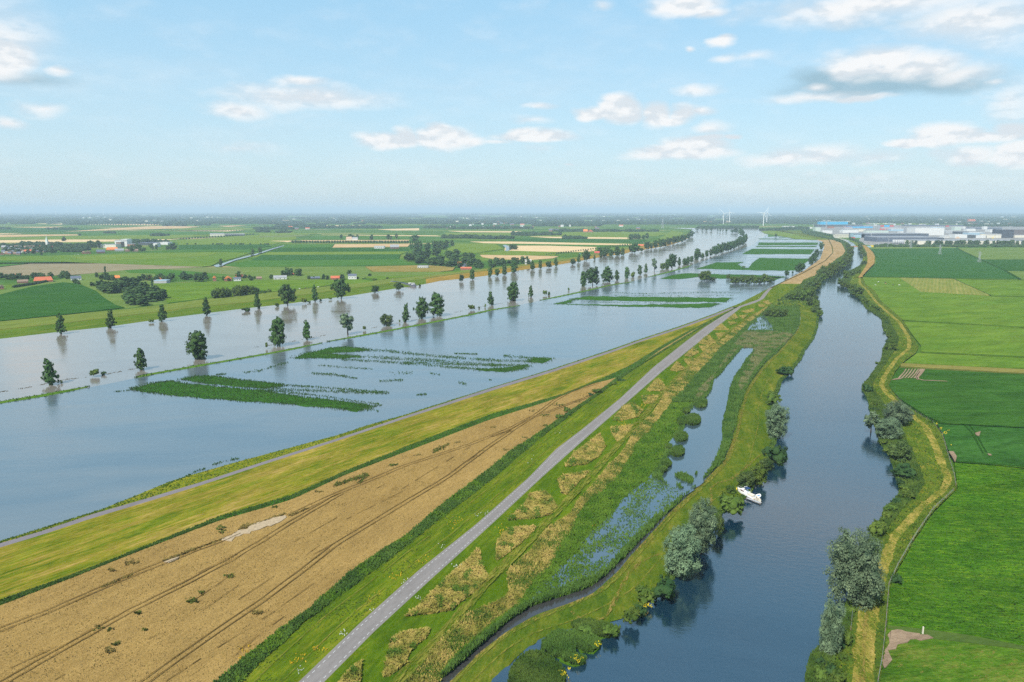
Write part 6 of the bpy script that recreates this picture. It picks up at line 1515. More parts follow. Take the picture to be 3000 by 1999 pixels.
# village houses
vill = [(0,14),(20,12),(34,13),(48,12),(62,12),(76,12),(90,11),(104,12),(118,11),(132,11),(146,10)]
rg = random.Random(5); vh = 0
for row, (yy_, x0, x1, n) in enumerate([(728,2,150,12),(734,0,158,12),(740,4,135,10),(745,0,60,5)]):
    for i in range(n):
        x = x0 + (x1 - x0) * (i + rg.uniform(.2, .8)) / n; w = rg.uniform(8, 12)
        house(x - w/2, x + w/2, yy_ + rg.uniform(-1.5, 1.5), yy_ - rg.uniform(6, 8.5), rg.choice(['white','brick','brown','brick','brown','darkbrick']), rg.choice(['greyroof','slate','greyroof','brown','brown','red','slate','sand']),
              'small pitched-roof house in the crowded far village', 'houses of the crowded far village', windows=0, chimney=False, roofpart=.55, hip=.05, axis=rg.choice([0,0,1]), rot=rg.uniform(-.5,.5))
# ---- industrial estate
M['yard'] = ground('industrial_yard', [(0,(.10,.11,.09)),(.4,(.20,.20,.19)),(1,(.34,.32,.29))], .1, big=(120,60), mid=(30,12), fine=(6,3), bump=0, tone=(1,1,1))
poly('industrial_yard', [(2505,716),(2525,694),(2450,690),(2400,684),(2385,668),(2400,661),(2560,659),(2900,661),(3400,664),(3400,717),(2700,718),(2600,719)], 0, .35, M['yard'])
for a in [
 (2404,2484,658,650,'blue','bright blue long warehouse at the back of the estate','white',60,None),
 (2404,2445,650,646,'white','white domed-looking hall behind the bright blue warehouse','white',30,None),
 (2392,2470,665,659,'dark','long dark low hall in front of the blue warehouse','greyroof',40,None),
 (2475,2530,664,659,'slate','long slate-grey low hall behind the blue strip','greyroof',40,None),
 (2484,2557,668,664,'blue','thin bright blue strip-like hall','greyroof',30,None),
 (2388,2404,681,667,'palegreen','pale green gabled shed at the left end of the estate','palegreen',30,None),
 (2409,2438,685,676,'white','white square hall beside the dike','white',30,None),
 (2427,2444,669,665,'brick','low hall with salmon red roof','orange',25,None),
 (2473,2497,672,666,'grey','grey hall with bright red roof edge','redpaint',30,None),
 (2469,2515,683,675,'white','long white hall right of the square one','white',40,None),
 (2515,2535,679,672,'cream','beige hall with pitched grey roof in mid estate','greyroof',40,None),
 (2538,2603,684,676,'palegreen','long pale grey-green hall across mid estate','greyroof',30,None),
 (2582,2640,672,666,'grey','grey low hall under the container stacks','greyroof',40,None),
 (2523,2720,697,685,'slate','very long slate hall with pale roof in front of the white hall','greyroof',110,'dark'),
 (2567,2745,709,696,'slate','long dark front hall with broad grey roof','greyroof',90,None),
 (2500,2533,697,684,'paleblue','group of pale blue tanks and hall at the canal','greyroof',30,'slate'),
 (2680,2765,690,669,'white','huge plain white hall towering over the estate','white',70,None),
 (2670,2680,687,669,'grey','left side face of the huge white hall, shade painted grey','greyroof',70,None),  # side face of the hall, its shade put into the grey wall colour
 (2733,2765,669,665.5,'paleblue','pale blue and white hall showing above the huge white one','white',30,None),
 (2934,2969,698,673,'charcoal','tall dark charcoal tower block at the right','greyroof',60,None),
 (2969,3040,690,673,'umber','brownish wing of the dark tower block at the right edge','greyroof',60,None),
 (2973,3060,697,690,'cream','low cream building at the foot of the brownish wing','white',20,None),
 (2805,2837,686,679,'charcoal','dark navy square hall in mid right','greyroof',40,None),
 (2836,2884,689,682,'paleblue','pale blue-grey low hall beside the navy one','white',40,None),
 (2888,2933,698,686,'cream','beige hall left of the dark tower block','greyroof',40,'grey'),
 (2797,2833,698,688,'white','white hall with dark right end, front right','white',40,None),
 (2833,2858,698,689,'dark','dark glass block joined to the white front hall','greyroof',30,None),
 (2859,2890,698,691,'white','low white hall between dark glass block and beige hall','white',30,None),
 (2765,2797,697,691,'white','low white hall with small dark doors beside the huge hall','white',30,'dark'),
 (2738,2765,706,698,'charcoal','low dark hall at the right end of the grey front roof','slate',40,None),
 (2688,2990,717,706,'cream','very long pale front wall behind the tree row','greyroof',90,None),
 (2990,3080,717,707,'grey','grey continuation of the long pale front wall','slate',60,None),
 (2796,2815,676,665,'palegreen','pale grey-green box hall behind the navy one','white',30,None),
 (2821,2828,671,664,'white','small white cube hall in the back row','white',20,None),
 (2882,2892,673,664,'white','white upright cube hall in the back right','white',20,None),
 (2650,2829,663,659.5,'slate','thin long slate roof line at the back of the estate','slate',40,None),
 (2843,2936,672,667,'slate','long dark roof line at the back right','greyroof',40,None),
 (2832,2858,678,671,'white','white hall in the second row right','white',30,None),
 (2900,2932,681,673,'white','white hall before the long dark roof line','white',40,None),
 (2770,2800,684,677,'grey','small grey warehouse right of the huge white hall','white',30,None),
 (2296,2330,669,663,'white','small white hall beyond the far dike','greyroof',30,None),
 (2336,2380,670,666,'white','long white hall beyond the far dike','white',30,None),
 (2610,2668,678,672,'paleblue','pale blue low hall left of the huge white hall','white',40,None),
 (2638,2668,685,679,'white','white low hall next to the huge white hall','white',30,None)]:
    x0, x1, y, yt, m_, lab, rf, dp_, bc = a
    block(x0, x1, y, yt, m_, lab, 'warehouse', 'warehouse', rf, dp_, bandc=bc)
o = block(2445,2487,696,687,'cream','cream apartment block with dark windows by the canal','apartment_block','apartments','greyroof',14,nwin=9)
# tank farm
tm_ = MB().tube([(0,0,-.5),(0,0,14)], 4.2, 14).me('tank', C_['grey'], True)
for i, x in enumerate([2618,2625,2632,2638,2644]):
    o = link('storage_tank', tm_); o.location = P(x, 715.5, 0); tag(o, 'grey upright storage tank before the dark front hall', 'tank', 'upright storage tanks')
# containers and sheds by colour
def crate(x0, x1, y, yt, m_, lab, group=None):
    p0, p1 = P(x0, y, 0), P(x1, y, 0); w = (p1-p0).length; h = height_to(P((x0+x1)/2, y, 0), yt); mb = MB().box(-w/2, w/2, 0, 6, -.6, h)
    n = max(2, int(w / 2.5))
    for i in range(n + 1): xx = -w/2 + w*i/n; mb.box(xx - .12, xx + .12, -.12, -.003, 0, h - .01)
    o = mb.build('container_stack', C_[m_]); o.location = ((p0.x+p1.x)/2, p0.y, 0); tag(o, lab, 'containers', group)
for a in [(2542,2552,725,721,'paleblue','pale blue container by the field corner'),(2551,2559,724,719,'yellow','yellow container by the field corner'),(2561,2572,706,701,'yellow','yellow container stack in the yard'),(2572,2584,706,700,'blue','blue container stack in the yard'),
  (2490,2505,699,695,'redpaint','red container row by the apartments'),(2580,2590,665,660,'redpaint','red container stack on the back terminal, left'),(2590,2606,665,660,'blue','blue container stack on the back terminal'),(2607,2618,665,660,'redpaint','red container stack on the back terminal, right'),
  (2578,2584,674,670,'redpaint','red shed square, left of three'),(2587,2592,674,670,'redpaint','red shed square, middle of three'),(2598,2603,674,670,'redpaint','red shed square, right of three'),(2772,2780,665,661,'redpaint','small red stack on the back roof line')]:
    crate(*a)
sh = mesh_np('sand_heap', np.array([(math.cos(a)*r, math.sin(a)*r*.7, z) for r, z in ((12,0),(7,3.6),(2.5,6.2)) for a in np.linspace(0, 2*math.pi, 13)[:-1]] + [(0,0,7)]),
     np.array([(i*12+k, i*12+(k+1)%12, (i+1)*12+(k+1)%12, (i+1)*12+k) for i in range(2) for k in range(12)] + [(24+k, 24+(k+1)%12, 36, 36) for k in range(0)] or [(0,1,2,3)]), [C_['sand']], True)
o = link('sand_heap', sh); o.location = P(2806, 699, 0); o.scale = (1.0,1,1.0); tag(o, 'reddish sand heap in the estate yard', 'sand heap')
# yellow crane
cr = empty('crane', P(2908, 699, 0)); tag(cr, 'yellow mobile crane beside the beige hall', 'crane')
MB().box(-4,4,-1.5,1.5,-.3,3).build('body', C_['yellow'], cr); MB().tube([(0,0,3),(8,0,12)], .6, 5).build('boom', C_['yellow'], cr)
# red boom across the canal
bm_ = MB().box(0, (P(2515,722.5)-P(2491,722.5)).length, -1.2, 1.2, -.3, .8)
for i in range(1, 8): bm_.box(i*3.2-.15, i*3.2+.15, -1.3, 1.3, .8, 1.1)
o = bm_.build('floating_boom', C_['orange']); o.location = P(2491,722.5); tag(o, 'orange-red floating boom across the upper canal', 'boom')
# church far right
c2 = empty('church', P(2848, 653, 0)); tag(c2, 'red-brick church with a pointed tower beyond the estate', 'church')
w_ = 20 * mpp(P(2848, 653, 0)); MB().box(-w_/2, w_/2, 0, 20, -.5, 18).build('wall', C_['brick'], c2)
link('roof', mesh('roof', [(-w_/2,-.5,18),(w_/2,-.5,18),(w_/2,20,18),(-w_/2,20,18),(-w_/2,10,30),(w_/2,10,30)], [(0,1,5,4),(2,3,4,5),(1,2,5),(3,0,4)], C_['red']), c2)
MB().box(-w_/2-10,-w_/2,2,12,-.5,36).build('tower', C_['brick'], c2)
link('spire', mesh('spire', [(-w_/2-10,2,36),(-w_/2,2,36),(-w_/2,12,36),(-w_/2-10,12,36),(-w_/2-5,7,60)], [(0,1,4),(1,2,4),(2,3,4),(3,0,4)], C_['slate']), c2)
# far-off town roofs
def roofs(n, xr, yr, cols, seed):
    g = random.Random(seed); mb = {c: MB() for c in cols}
    for _ in range(n):
        y = g.uniform(*yr); x = g.uniform(*xr)
        if mnoise.noise(Vector((x * .008, y * .6, 9.0))) < .02: continue
        p = P(x, y, 0); s = mpp(p); w = g.uniform(1.5, 9) * s; h = g.uniform(5, 14); c = g.choice(cols)
        mb[c].box(p.x-w/2, p.x+w/2, p.y, p.y+g.uniform(10, 40), -.6, h)
    for c in cols:
        if mb[c].v:
            o = mb[c].build('far_town', C_[c]); o['kind'] = 'stuff'; tag(o, 'tiny far-off buildings scattered among the woods toward the horizon')
roofs(620, (-300, 3300), (627, 652), ['white','cream','brick','grey'], 3)
roofs(120, (200, 620), (636, 652), ['white','cream'], 4)
roofs(160, (2480, 3000), (645, 662), ['white','brick','grey','cream'], 6)
roofs(60, (1280, 1750), (652, 672), ['white','brick'], 8)
rg = random.Random(11)
for i, (x, y) in enumerate([(868,672),(900,672),(815,672),(1100,668),(1500,660),(1530,661),(950,668),(1060,667),(1010,668),(850,668),(1870,671),(1820,664),(1750,672)]):
    house(x-6, x+6, y, y-5, 'white' if i % 2 else 'brick', 'red' if i % 2 else 'slate', 'small far house half hidden among the plain woods', 'small far houses among the plain woods', windows=0, chimney=False)

# ================================================================== TURBINES, PYLONS, MAST
C_['mill'] = plain('turbine_white', (.78,.78,.78), .5, 0, .03)
def turbine(x, yb, yhub, label, group=None, blade=.62, z=0.0):
    p = P(x, yb, z); H_ = height_to(p, yhub); o = empty('wind_turbine', p); tag(o, label, 'wind turbine', group)
    r = H_ * .022
    MB().tube([(0,0,0),(0,0,H_)], [r*1.4, r], 8).build('tower', C_['mill'], o)
    MB().box(-r*1.3, r*1.3, -r*3, r*3.5, H_-r*1.2, H_+r*1.4).build('nacelle', C_['mill'], o)
    ro = MB().tube([(0,-r*3-1.5,H_),(0,-r*3,H_)], [r*.5,r*1.1], 8).build('rotor_hub', C_['mill'], o)
    L__ = H_ * blade; a0 = random.uniform(0, 2.1)
    me_ = mesh('blade', [(-r*.3,0,0),(r*.3,0,0),(r*1.1,0,L__*.2),(r*.18,0,L__),(-r*.1,0,L__),(-r*.3,0,L__*.2),(-r*.3,r*.5,0),(r*.3,r*.5,0),(r*1.1,r*.25,L__*.2),(r*.18,r*.1,L__),(-r*.1,r*.1,L__),(-r*.3,r*.4,L__*.2)],
               [(0,1,2,5),(5,2,3,4),(6,11,8,7),(11,10,9,8),(0,5,11,6),(5,4,10,11),(1,7,8,2),(2,8,9,3)], C_['mill'])
    for k in range(3):
        b = link('blade', me_, o); b.location = (0, -r*3-.8, H_); b.rotation_euler = (0, a0 + k * 2*math.pi/3, 0)
for a in [(2119,657,626,'wind turbine by the far river, leftmost of the near four'),(2137,651,623,'wind turbine right behind the leftmost one'),(2236,662,625,'wind turbine of the right pair, nearer to the river'),(2246,654,624,'wind turbine of the right pair, the one behind'),]:
    turbine(*a)
turbine(2107, 630, 614, 'pale distant wind turbine just above the horizon behind the near four', blade=.42)
for i, x in enumerate([2,34,83,98,138,164,200,235,268,303]):
    turbine(x, 632, 612.5 + (i % 3), 'tiny pale wind turbine in the row on the left horizon', 'turbines on the left horizon', blade=.42)
def lattice(x, yb, yt, label, arms=3, group=None, name='power_pylon', cat='pylon'):
    p = P(x, yb, 0); H_ = height_to(p, yt); o = empty(name, p, random.uniform(-.3, .3)); tag(o, label, cat, group)
    m_ = C_.setdefault('steel', plain('galvanised_steel', (.36,.38,.40), .5, 0, .08)); w = H_ * .12; t = H_ * .006
    mb = MB()
    for sx in (-1, 1):
        for sy in (-1, 1): mb.tube([(sx*w, sy*w, -.3),(sx*w*.32, sy*w*.32, H_*.6),(sx*w*.12, sy*w*.12, H_)], t, 4)
    mb.build('legs', m_, o)
    br = MB(); n = 8
    for i in range(n):
        z0, z1 = H_*i/n*.98, H_*(i+1)/n*.98
        f = lambda z: w * (1 - .68 * z/(H_*.6)) if z < H_*.6 else w * (.32 - .2*(z-H_*.6)/(H_*.4))
        a, b = f(z0), f(z1)
        for s in (-1, 1):
            br.tube([(-a, s*a, z0),(b, s*b, z1)], t*.7, 3); br.tube([(a, s*a, z0),(-b, s*b, z1)], t*.7, 3); br.tube([(s*a, -a, z0),(s*b, b, z1)], t*.7, 3)
    br.build('bracing', m_, o)
    for k in range(arms):
        z = H_ * (.66 + .12*k); l = H_ * (.17 if k != 1 else .2)
        MB().tube([(-l,0,z),(0,0,z+t*4),(l,0,z)], t*1.1, 4).tube([(-l,0,z),(0,0,z-H_*.04),(l,0,z)], t*.8, 4).build('crossarm', m_, o)
    return o
for a in [(2668,729,702,'power pylon at the hedge, before the grey front hall'),(2753,747,717,'power pylon standing in the dark green field'),(2868,770,737,'power pylon at the corner ditch of the pale field'),
          (2420,674,650,'power pylon beside the blue warehouse'),(2552,701,684,'power pylon before the slate hall'),(2603,712,698,'power pylon beside the grey tanks'),(2382,668,656,'small far pylon by the white hall'),(2600,725,717,'short pylon stub at the hedge')]:
    lattice(*a)
lattice(1941, 669, 638, 'tall thin radio mast across the river', arms=0, name='radio_mast', cat='mast')

# ================================================================== BOATS
# barge
bp0, bp1 = P(1147, 829, 0), P(1218, 840, 0)
bl_n = (bp1 - bp0); BL = bl_n.length
bg_ = empty('barge', (bp0 + bp1) / 2, math.atan2(bl_n.y, bl_n.x)); tag(bg_, 'long grey-blue cargo barge aground on the north dike', 'barge')
C_['hull'] = plain('hull_grey_blue', (.14,.15,.20), .5, 0, .15, .3); C_['hulldark'] = plain('hull_dark', (.03,.04,.06), .5)
a = BL / 2; bwid = 3.0
out = [(-a,0),(-a+1.5,-bwid*.8),(-a+4,-bwid),(a-5,-bwid),(a-1.6,-bwid*.75),(a,0),(a-1.6,bwid*.75),(a-5,bwid),(-a+4,bwid),(-a+1.5,bwid*.8)]
sheer = lambda x: 2.0 + .9 * (abs(x)/a) ** 4
n_ = len(out); vs = [(x*.97, y*.9, -.6) for x, y in out] + [(x, y, sheer(x)) for x, y in out] + [(x*.985, y*.92, sheer(x)-.5) for x, y in out]
fs = [(i, (i+1)%n_, n_+(i+1)%n_, n_+i) for i in range(n_)] + [(n_+i, n_+(i+1)%n_, 2*n_+(i+1)%n_, 2*n_+i) for i in range(n_)] + [tuple(range(n_))[::-1], tuple(range(2*n_, 3*n_))]
link('hull', mesh('hull', vs, fs, C_['hull']), bg_)
MB().box(-a+5, a-11, -2.1, 2.1, 1.6, 3.0).build('cargo_hatch', C_['hulldark'], bg_)
wh = MB().box(a-9, a-5, -1.8, 1.8, 1.8, 4.6).build('wheelhouse', C_['white'], bg_)
me_ = MB().box(-.5,.5,-.05,.05,-.4,.4).me('window', C_['glass'])
for i in range(3):
    q = link('window', me_, wh); q.location = (a-8.3+i*1.3, -1.85, 3.8)
MB().box(a-18, a-13, -1.6, 1.6, 3.0, 4.2).build('cabin', C_['white'], bg_)
MB().tube([(-a+4,0,2.4),(-a+4,0,7)], .1, 5).build('mast', C_['white'], bg_)
for s in (-1, 1): MB().box(-a+2, a-2, s*bwid-.1, s*bwid+.1, 2.3, 2.5).build('rubbing_strake', C_['grey'], bg_)

# motor cruiser
c0, c1 = P(2160, 1440, 0), P(2208, 1464, 0)
dv = c1 - c0; CL = dv.length; mb_rot = math.atan2(-dv.y, -dv.x)       # bow points to the upper left
cr = empty('motor_cruiser', (c0 + c1) / 2, mb_rot); tag(cr, 'white motor cruiser with dark blue canopy moored in the canal bushes', 'boat')
C_['gel'] = plain('gelcoat_white', (.80,.80,.78), .3, 0, .03); C_['maroon'] = plain('maroon_glass', (.11,.02,.03), .2); C_['navy'] = plain('navy_canvas', (.02,.05,.13), .8); C_['teak'] = plain('pale_teak', (.42,.36,.27), .7, 0, .2, 4); C_['sky_canvas'] = plain('blue_canvas', (.02,.22,.50), .7); C_['skin'] = plain('skin', (.5,.3,.2), .6); C_['chrome'] = plain('steel_tube', (.6,.6,.6), .3, .6)
hl = CL/2; hb = CL * .155
def hull_ring(z, sc, bow):
    return [(-hl, -hb*.85*sc, z),(-hl*.2, -hb*sc, z),(hl*.35, -hb*.86*sc, z),(hl*.78, -hb*.42*sc, z),(hl*bow, 0, z),(hl*.78, hb*.42*sc, z),(hl*.35, hb*.86*sc, z),(-hl*.2, hb*sc, z),(-hl, hb*.85*sc, z)]
rings = [hull_ring(-.4, .7, .86), hull_ring(.5, .93, .95), hull_ring(1.35, 1.0, 1.02), hull_ring(1.35, .9, .96), hull_ring(1.15, .88, .95)]
rings[2] = [(x, y, 1.3 + .35*max(0, x/hl)) for x, y, z in rings[2]]; rings[3] = [(x, y, 1.3 + .35*max(0, x/hl)) for x, y, z in rings[3]]
vs = sum(rings, []); fs = []
for r_ in range(4):
    for i in range(9): fs.append((r_*9+i, r_*9+(i+1)%9, (r_+1)*9+(i+1)%9, (r_+1)*9+i))
link('hull', mesh('hull', vs, fs, C_['gel']), cr)
link('waterline_stripe', mesh('waterline_stripe', [(x*1.004, y*1.012, z) for x, y, z in hull_ring(.42,.92,.945)] + [(x*1.004, y*1.012, z) for x, y, z in hull_ring(.60,.945,.96)], [(i,i+1,10+i,9+i) for i in range(8)], C_['maroon']), cr)
link('deck', mesh('deck', [(x, y, 1.17) for x, y, z in rings[4]], [tuple(range(9))], C_['teak']), cr)
cb = mesh('cabin', [(-hl*.05,-hb*.7,1.15),(hl*.55,-hb*.5,1.15),(hl*.72,0,1.15),(hl*.55,hb*.5,1.15),(-hl*.05,hb*.7,1.15),(-hl*.05,-hb*.62,2.35),(hl*.38,-hb*.46,2.25),(hl*.5,0,2.2),(hl*.38,hb*.46,2.25),(-hl*.05,hb*.62,2.35)],
   [(0,1,6,5),(1,2,7,6),(2,3,8,7),(3,4,9,8),(4,0,5,9),(5,6,7,8,9)], C_['gel'])
cabo = link('cabin', cb, cr)
for s in (-1, 1):
    for x0_, x1_ in ((.0,.12),(.17,.28),(.33,.42)):
        k0 = hb*(.675 - .2*x0_); k1 = hb*(.675 - .2*x1_)
        MB().box(hl*x0_, hl*x1_, s*k0-.06 if s > 0 else -k0-.06, s*k0+.06 if s > 0 else -k0+.06, 1.55, 1.95).build('window', C_['maroon'], cabo)
MB().box(-hl*.38, -hl*.06, -hb*.62, hb*.62, 1.15, 1.9).build('cockpit_coaming', C_['gel'], cr)
ws = link('windscreen', mesh('windscreen', [(hl*.0,-hb*.6,2.3),(hl*.0,hb*.6,2.3),(-hl*.1,hb*.55,3.0),(-hl*.1,-hb*.55,3.0)], [(0,1,2,3)], C_['glass']), cr)
can = MB(); can.box(-hl*.42, -hl*.02, -hb*.62, hb*.62, 3.15, 3.27).build('canopy', C_['navy'], cr)
for x_ in (-.4, -.04):
    for s in (-1, 1): MB().tube([(hl*x_, s*hb*.6, 1.2),(hl*x_, s*hb*.6, 3.16)], .035, 5).build('canopy_pole', C_['chrome'], cr)
MB().tube([(hl*.08,-hb*.55,2.3),(hl*.02,-hb*.5,3.5),(hl*.02,hb*.5,3.5),(hl*.08,hb*.55,2.3)], .07, 6).build('radar_arch', C_['gel'], cr)
for s in (-1, 1):
    pts_ = [(hl*t, s*(hb*(.9 if t < .2 else .9-.85*(t-.2)**1.2)), 2.05 + .3*t) for t in (.0,.3,.55,.8,.97)]
    rl_ = MB().tube(pts_, .03, 5)
    for q in pts_: rl_.tube([(q[0], q[1], 1.4), q], .022, 4)
    rl_.build('railing', C_['chrome'], cr)
MB().box(-hl*1.14, -hl*1.0, -hb*.75, hb*.75, .25, .4).build('swim_platform', C_['teak'], cr)
MB().box(-hl*.95, -hl*.5, -hb*.7, hb*.3, 1.17, 1.55).build('bench', C_['cream'], cr)
fg = MB().tube([(-hl*.98,0,1.3),(-hl*1.1,0,3.1)], .03, 5).build('flagpole', C_['chrome'], cr)
link('flag', mesh('flag', [(-hl*1.1,0,3.1),(-hl*1.1,0,2.5),(-hl*1.1-.25,.8,2.45),(-hl*1.1-.25,.8,3.05)], [(0,1,2,3)], C_['navy']), fg)
# anchor buoy / fender at the bow
fd = MB().tube([(hl*.92,hb*.5,.6),(hl*.92,hb*.5,.9),(hl*.92,hb*.5,1.5),(hl*.92,hb*.5,1.8)], [.05,.25,.25,.05], 8); fd.build('fender', C_['yellow'], cr, True)
# second boat alongside: open sloop with tan seats
s0 = P(2207, 1464, 0)
sl_ = empty('sloop', s0 + Vector((1.2, -1.0, 0)), mb_rot + math.pi * .92); tag(sl_, 'small cream open boat with bench seats tied at the cruiser stern', 'boat')
L2_ = CL * .30; B2 = L2_ * .36
r0 = [(-L2_,-B2*.8,-.3),(0,-B2*.85,-.3),(L2_*.7,-B2*.4,-.3),(L2_*.9,0,-.3),(L2_*.7,B2*.4,-.3),(0,B2*.85,-.3),(-L2_,B2*.8,-.3)]
r1 = [(x*1.04, y*1.15, .85 + .2*max(0, x/L2_)) for x, y, z in r0]; r2 = [(x*.94, y*.92, z) for x, y, z in r1]; r3 = [(x*.9, y*.85, .25) for x, y, z in r0]
vs = r0 + r1 + r2 + r3; fs = [(k*7+i, k*7+(i+1)%7, (k+1)*7+(i+1)%7, (k+1)*7+i) for k in range(3) for i in range(7)] + [tuple(range(21, 28))]
link('hull', mesh('hull', vs, fs, C_['cream']), sl_)
for x_ in (-.7,-.2,.35): MB().box(L2_*x_-.25, L2_*x_+.25, -B2*.8, B2*.8, .55, .65).build('bench', C_['teak'], sl_)
MB().box(-L2_*1.0, -L2_*.92, -.25, .25, .2, 1.5).build('outboard_motor', C_['dark'], sl_)
# inflatable dinghy with blue trim
dg = empty('dinghy', P(2219, 1457, 0), mb_rot - 1.2); tag(dg, 'white and blue dinghy pointing away from the cruiser stern', 'boat')
tb = [(-1.6,-.75,.35),(.6,-.8,.35),(1.5,-.45,.45),(1.9,0,.55),(1.5,.45,.45),(.6,.8,.35),(-1.6,.75,.35)]
MB().tube(tb, .28, 8).build('tube', C_['gel'], dg, True)
link('floor', mesh('floor', [(-1.5,-.7,.2),(.6,-.7,.2),(1.6,0,.3),(.6,.7,.2),(-1.5,.7,.2)], [(0,1,2,3,4)], C_['sky_canvas']), dg)
MB().box(-.3, 0, -.7, .7, .45, .55).build('seat', C_['gel'], dg); MB().box(-1.9,-1.6,-.2,.2,.1,1.0).build('outboard_motor', C_['dark'], dg)
# jetty
jt = empty('jetty', P(2208, 1470, 0), mb_rot + .2); tag(jt, 'low grey wooden jetty below the moored boats', 'jetty')
pm = MB().box(-.09,.09,-.6,.6,0,.05).me('plank', C_['grey'])
for i in range(28): q = link('plank', pm, jt); q.location = (-3 + i*.22, 0, .45)
for x_ in (-2.9, 0, 2.9):
    for s in (-.5, .5): MB().tube([(x_,s,-.5),(x_,s,.7)], .07, 6).build('post', C_['darkbrick'], jt)

# ================================================================== SMALL THINGS
# cows
def cow_mesh(col, seed):
    bm = bmesh.new(); mb = MB()
    mb.tube([(-1.15,0,1.15),(-1.0,0,1.1),(-.5,0,1.02),(.1,0,1.0),(.6,0,1.05),(.85,0,1.15),(1.15,0,1.35),(1.35,0,1.4),(1.55,0,1.3),(1.75,0,1.15)], [.08,.32,.40,.42,.38,.30,.2,.19,.17,.09], 8)
    for x in (-.85, .65):
        for s in (-1, 1): mb.tube([(x,s*.2,1.0),(x+.03,s*.2,.55),(x-.02,s*.2,.5),(x,s*.2,0)], [.15,.085,.075,.06], 6)
    mb.tube([(-1.15,0,1.3),(-1.28,0,.9),(-1.25,0,.6)], [.04,.03,.05], 4)
    for s in (-1, 1): mb.tube([(1.38,s*.12,1.5),(1.36,s*.32,1.52)], [.05,.02], 4)
    return mb.me('cow', col, True)
cw = [cow_mesh(C_['white'], 1), cow_mesh(cm('hide', (.05,.04,.035)), 2), cow_mesh(cm('tanhide', (.35,.2,.1)), 3)]
for i, (x, y, k, lab) in enumerate([(2573,828,0,'white cow, top left of the small herd in the east meadow'),(2593,829,1,'dark cow beside the top white one in the east meadow'),(2565,837,0,'pale cow, lowest left of the herd in the east meadow'),(2595,833,2,'tan cow in the middle of the east meadow herd'),(2616,837,1,'dark cow at the right of the east meadow herd'),(2634,837,0,'white cow, rightmost of the east meadow herd'),
      (878,848,0,'white cow, leftmost on the dike meadow'),(895,846,1,'black cow, second on the dike meadow'),(903,845,1,'black cow, third on the dike meadow'),(932,843,0,'white cow on the dike meadow between black ones'),(954,841,1,'black cow, rightmost on the dike meadow'),
      (220,749,0,'pale cow, left of two before the far village'),(229,747,0,'pale cow, right of two before the far village')]):
    o = link('cow', cw[k]); o.location = P(x, y, .5); o.rotation_euler = (0, 0, random.uniform(0, 6.28)); tag(o, lab, 'cow')
# fence along the east field and in the lower right corner
post_m = MB().box(-.07,.07,-.07,.07,-.5,1.35).me('post', C_['brown'])
def fence(pts, step, label, zf=lambda x, y: .5):
    w = []; 
    q = [P(x, y, zf(x, y)) for x, y in pts]
    for i in range(len(q)-1):
        k = max(1, round((q[i+1]-q[i]).length / step))
        for j in range(k): w.append(q[i].lerp(q[i+1], j/k))
    w.append(q[-1])
    o = empty('wire_fence', w[0]); tag(o, label, 'fence')
    for p in w: c = link('post', post_m, o); c.location = p - w[0]
    for hz in (.6, 1.15): MB().tube([p - w[0] + Vector((0,0,hz)) for p in w], .022, 3).build('wire', C_['steel'], o)
e16 = lambda y: (float(L16(np.array([float(y)]))[0]) - 2, float(y))
fence([e16(y) for y in (2080,1999,1935,1880,1832,1780,1717,1660,1620,1580,1540,1495,1460,1440)], 5.5, 'thin wire fence on brown posts along the lush east meadow')
fence([e16(y) for y in (1425,1394,1332,1275,1240,1210,1190,1168)], 7, 'thin wire fence on brown posts beside the dark crops')
fence([(2499,1772),(2497,1800),(2494,1830),(2492,1850)], 4, 'short wire fence at the foot of the huge willow')
gp_ = MB().box(-.14,.14,-.14,.14,-.3,1.9).build('gate_post', C_['cream']); gp_.location = P(2703, 1857, .5); tag(gp_, 'pale wooden gate post at the ditch in the lower right', 'post')
# marker signs where path and road meet
for i, (x, y, lab) in enumerate([(2166,899,'white and orange marker post at the road fork'),(2170,903-10,'small white marker post beyond the road fork'),(2222,874,'white marker post on the dike verge above the fork')]):
    z0 = surfz(x, y) if y > 901 else 3.8
    mp_ = empty('marker_post', P(x, y, z0)); tag(mp_, lab, 'post')
    MB().tube([(0,0,0),(0,0,1.3)], .09, 8).build('pole', C_['white'], mp_); MB().tube([(0,0,.85),(0,0,1.05)], .1, 8).build('reflector_band', C_['orange'], mp_)
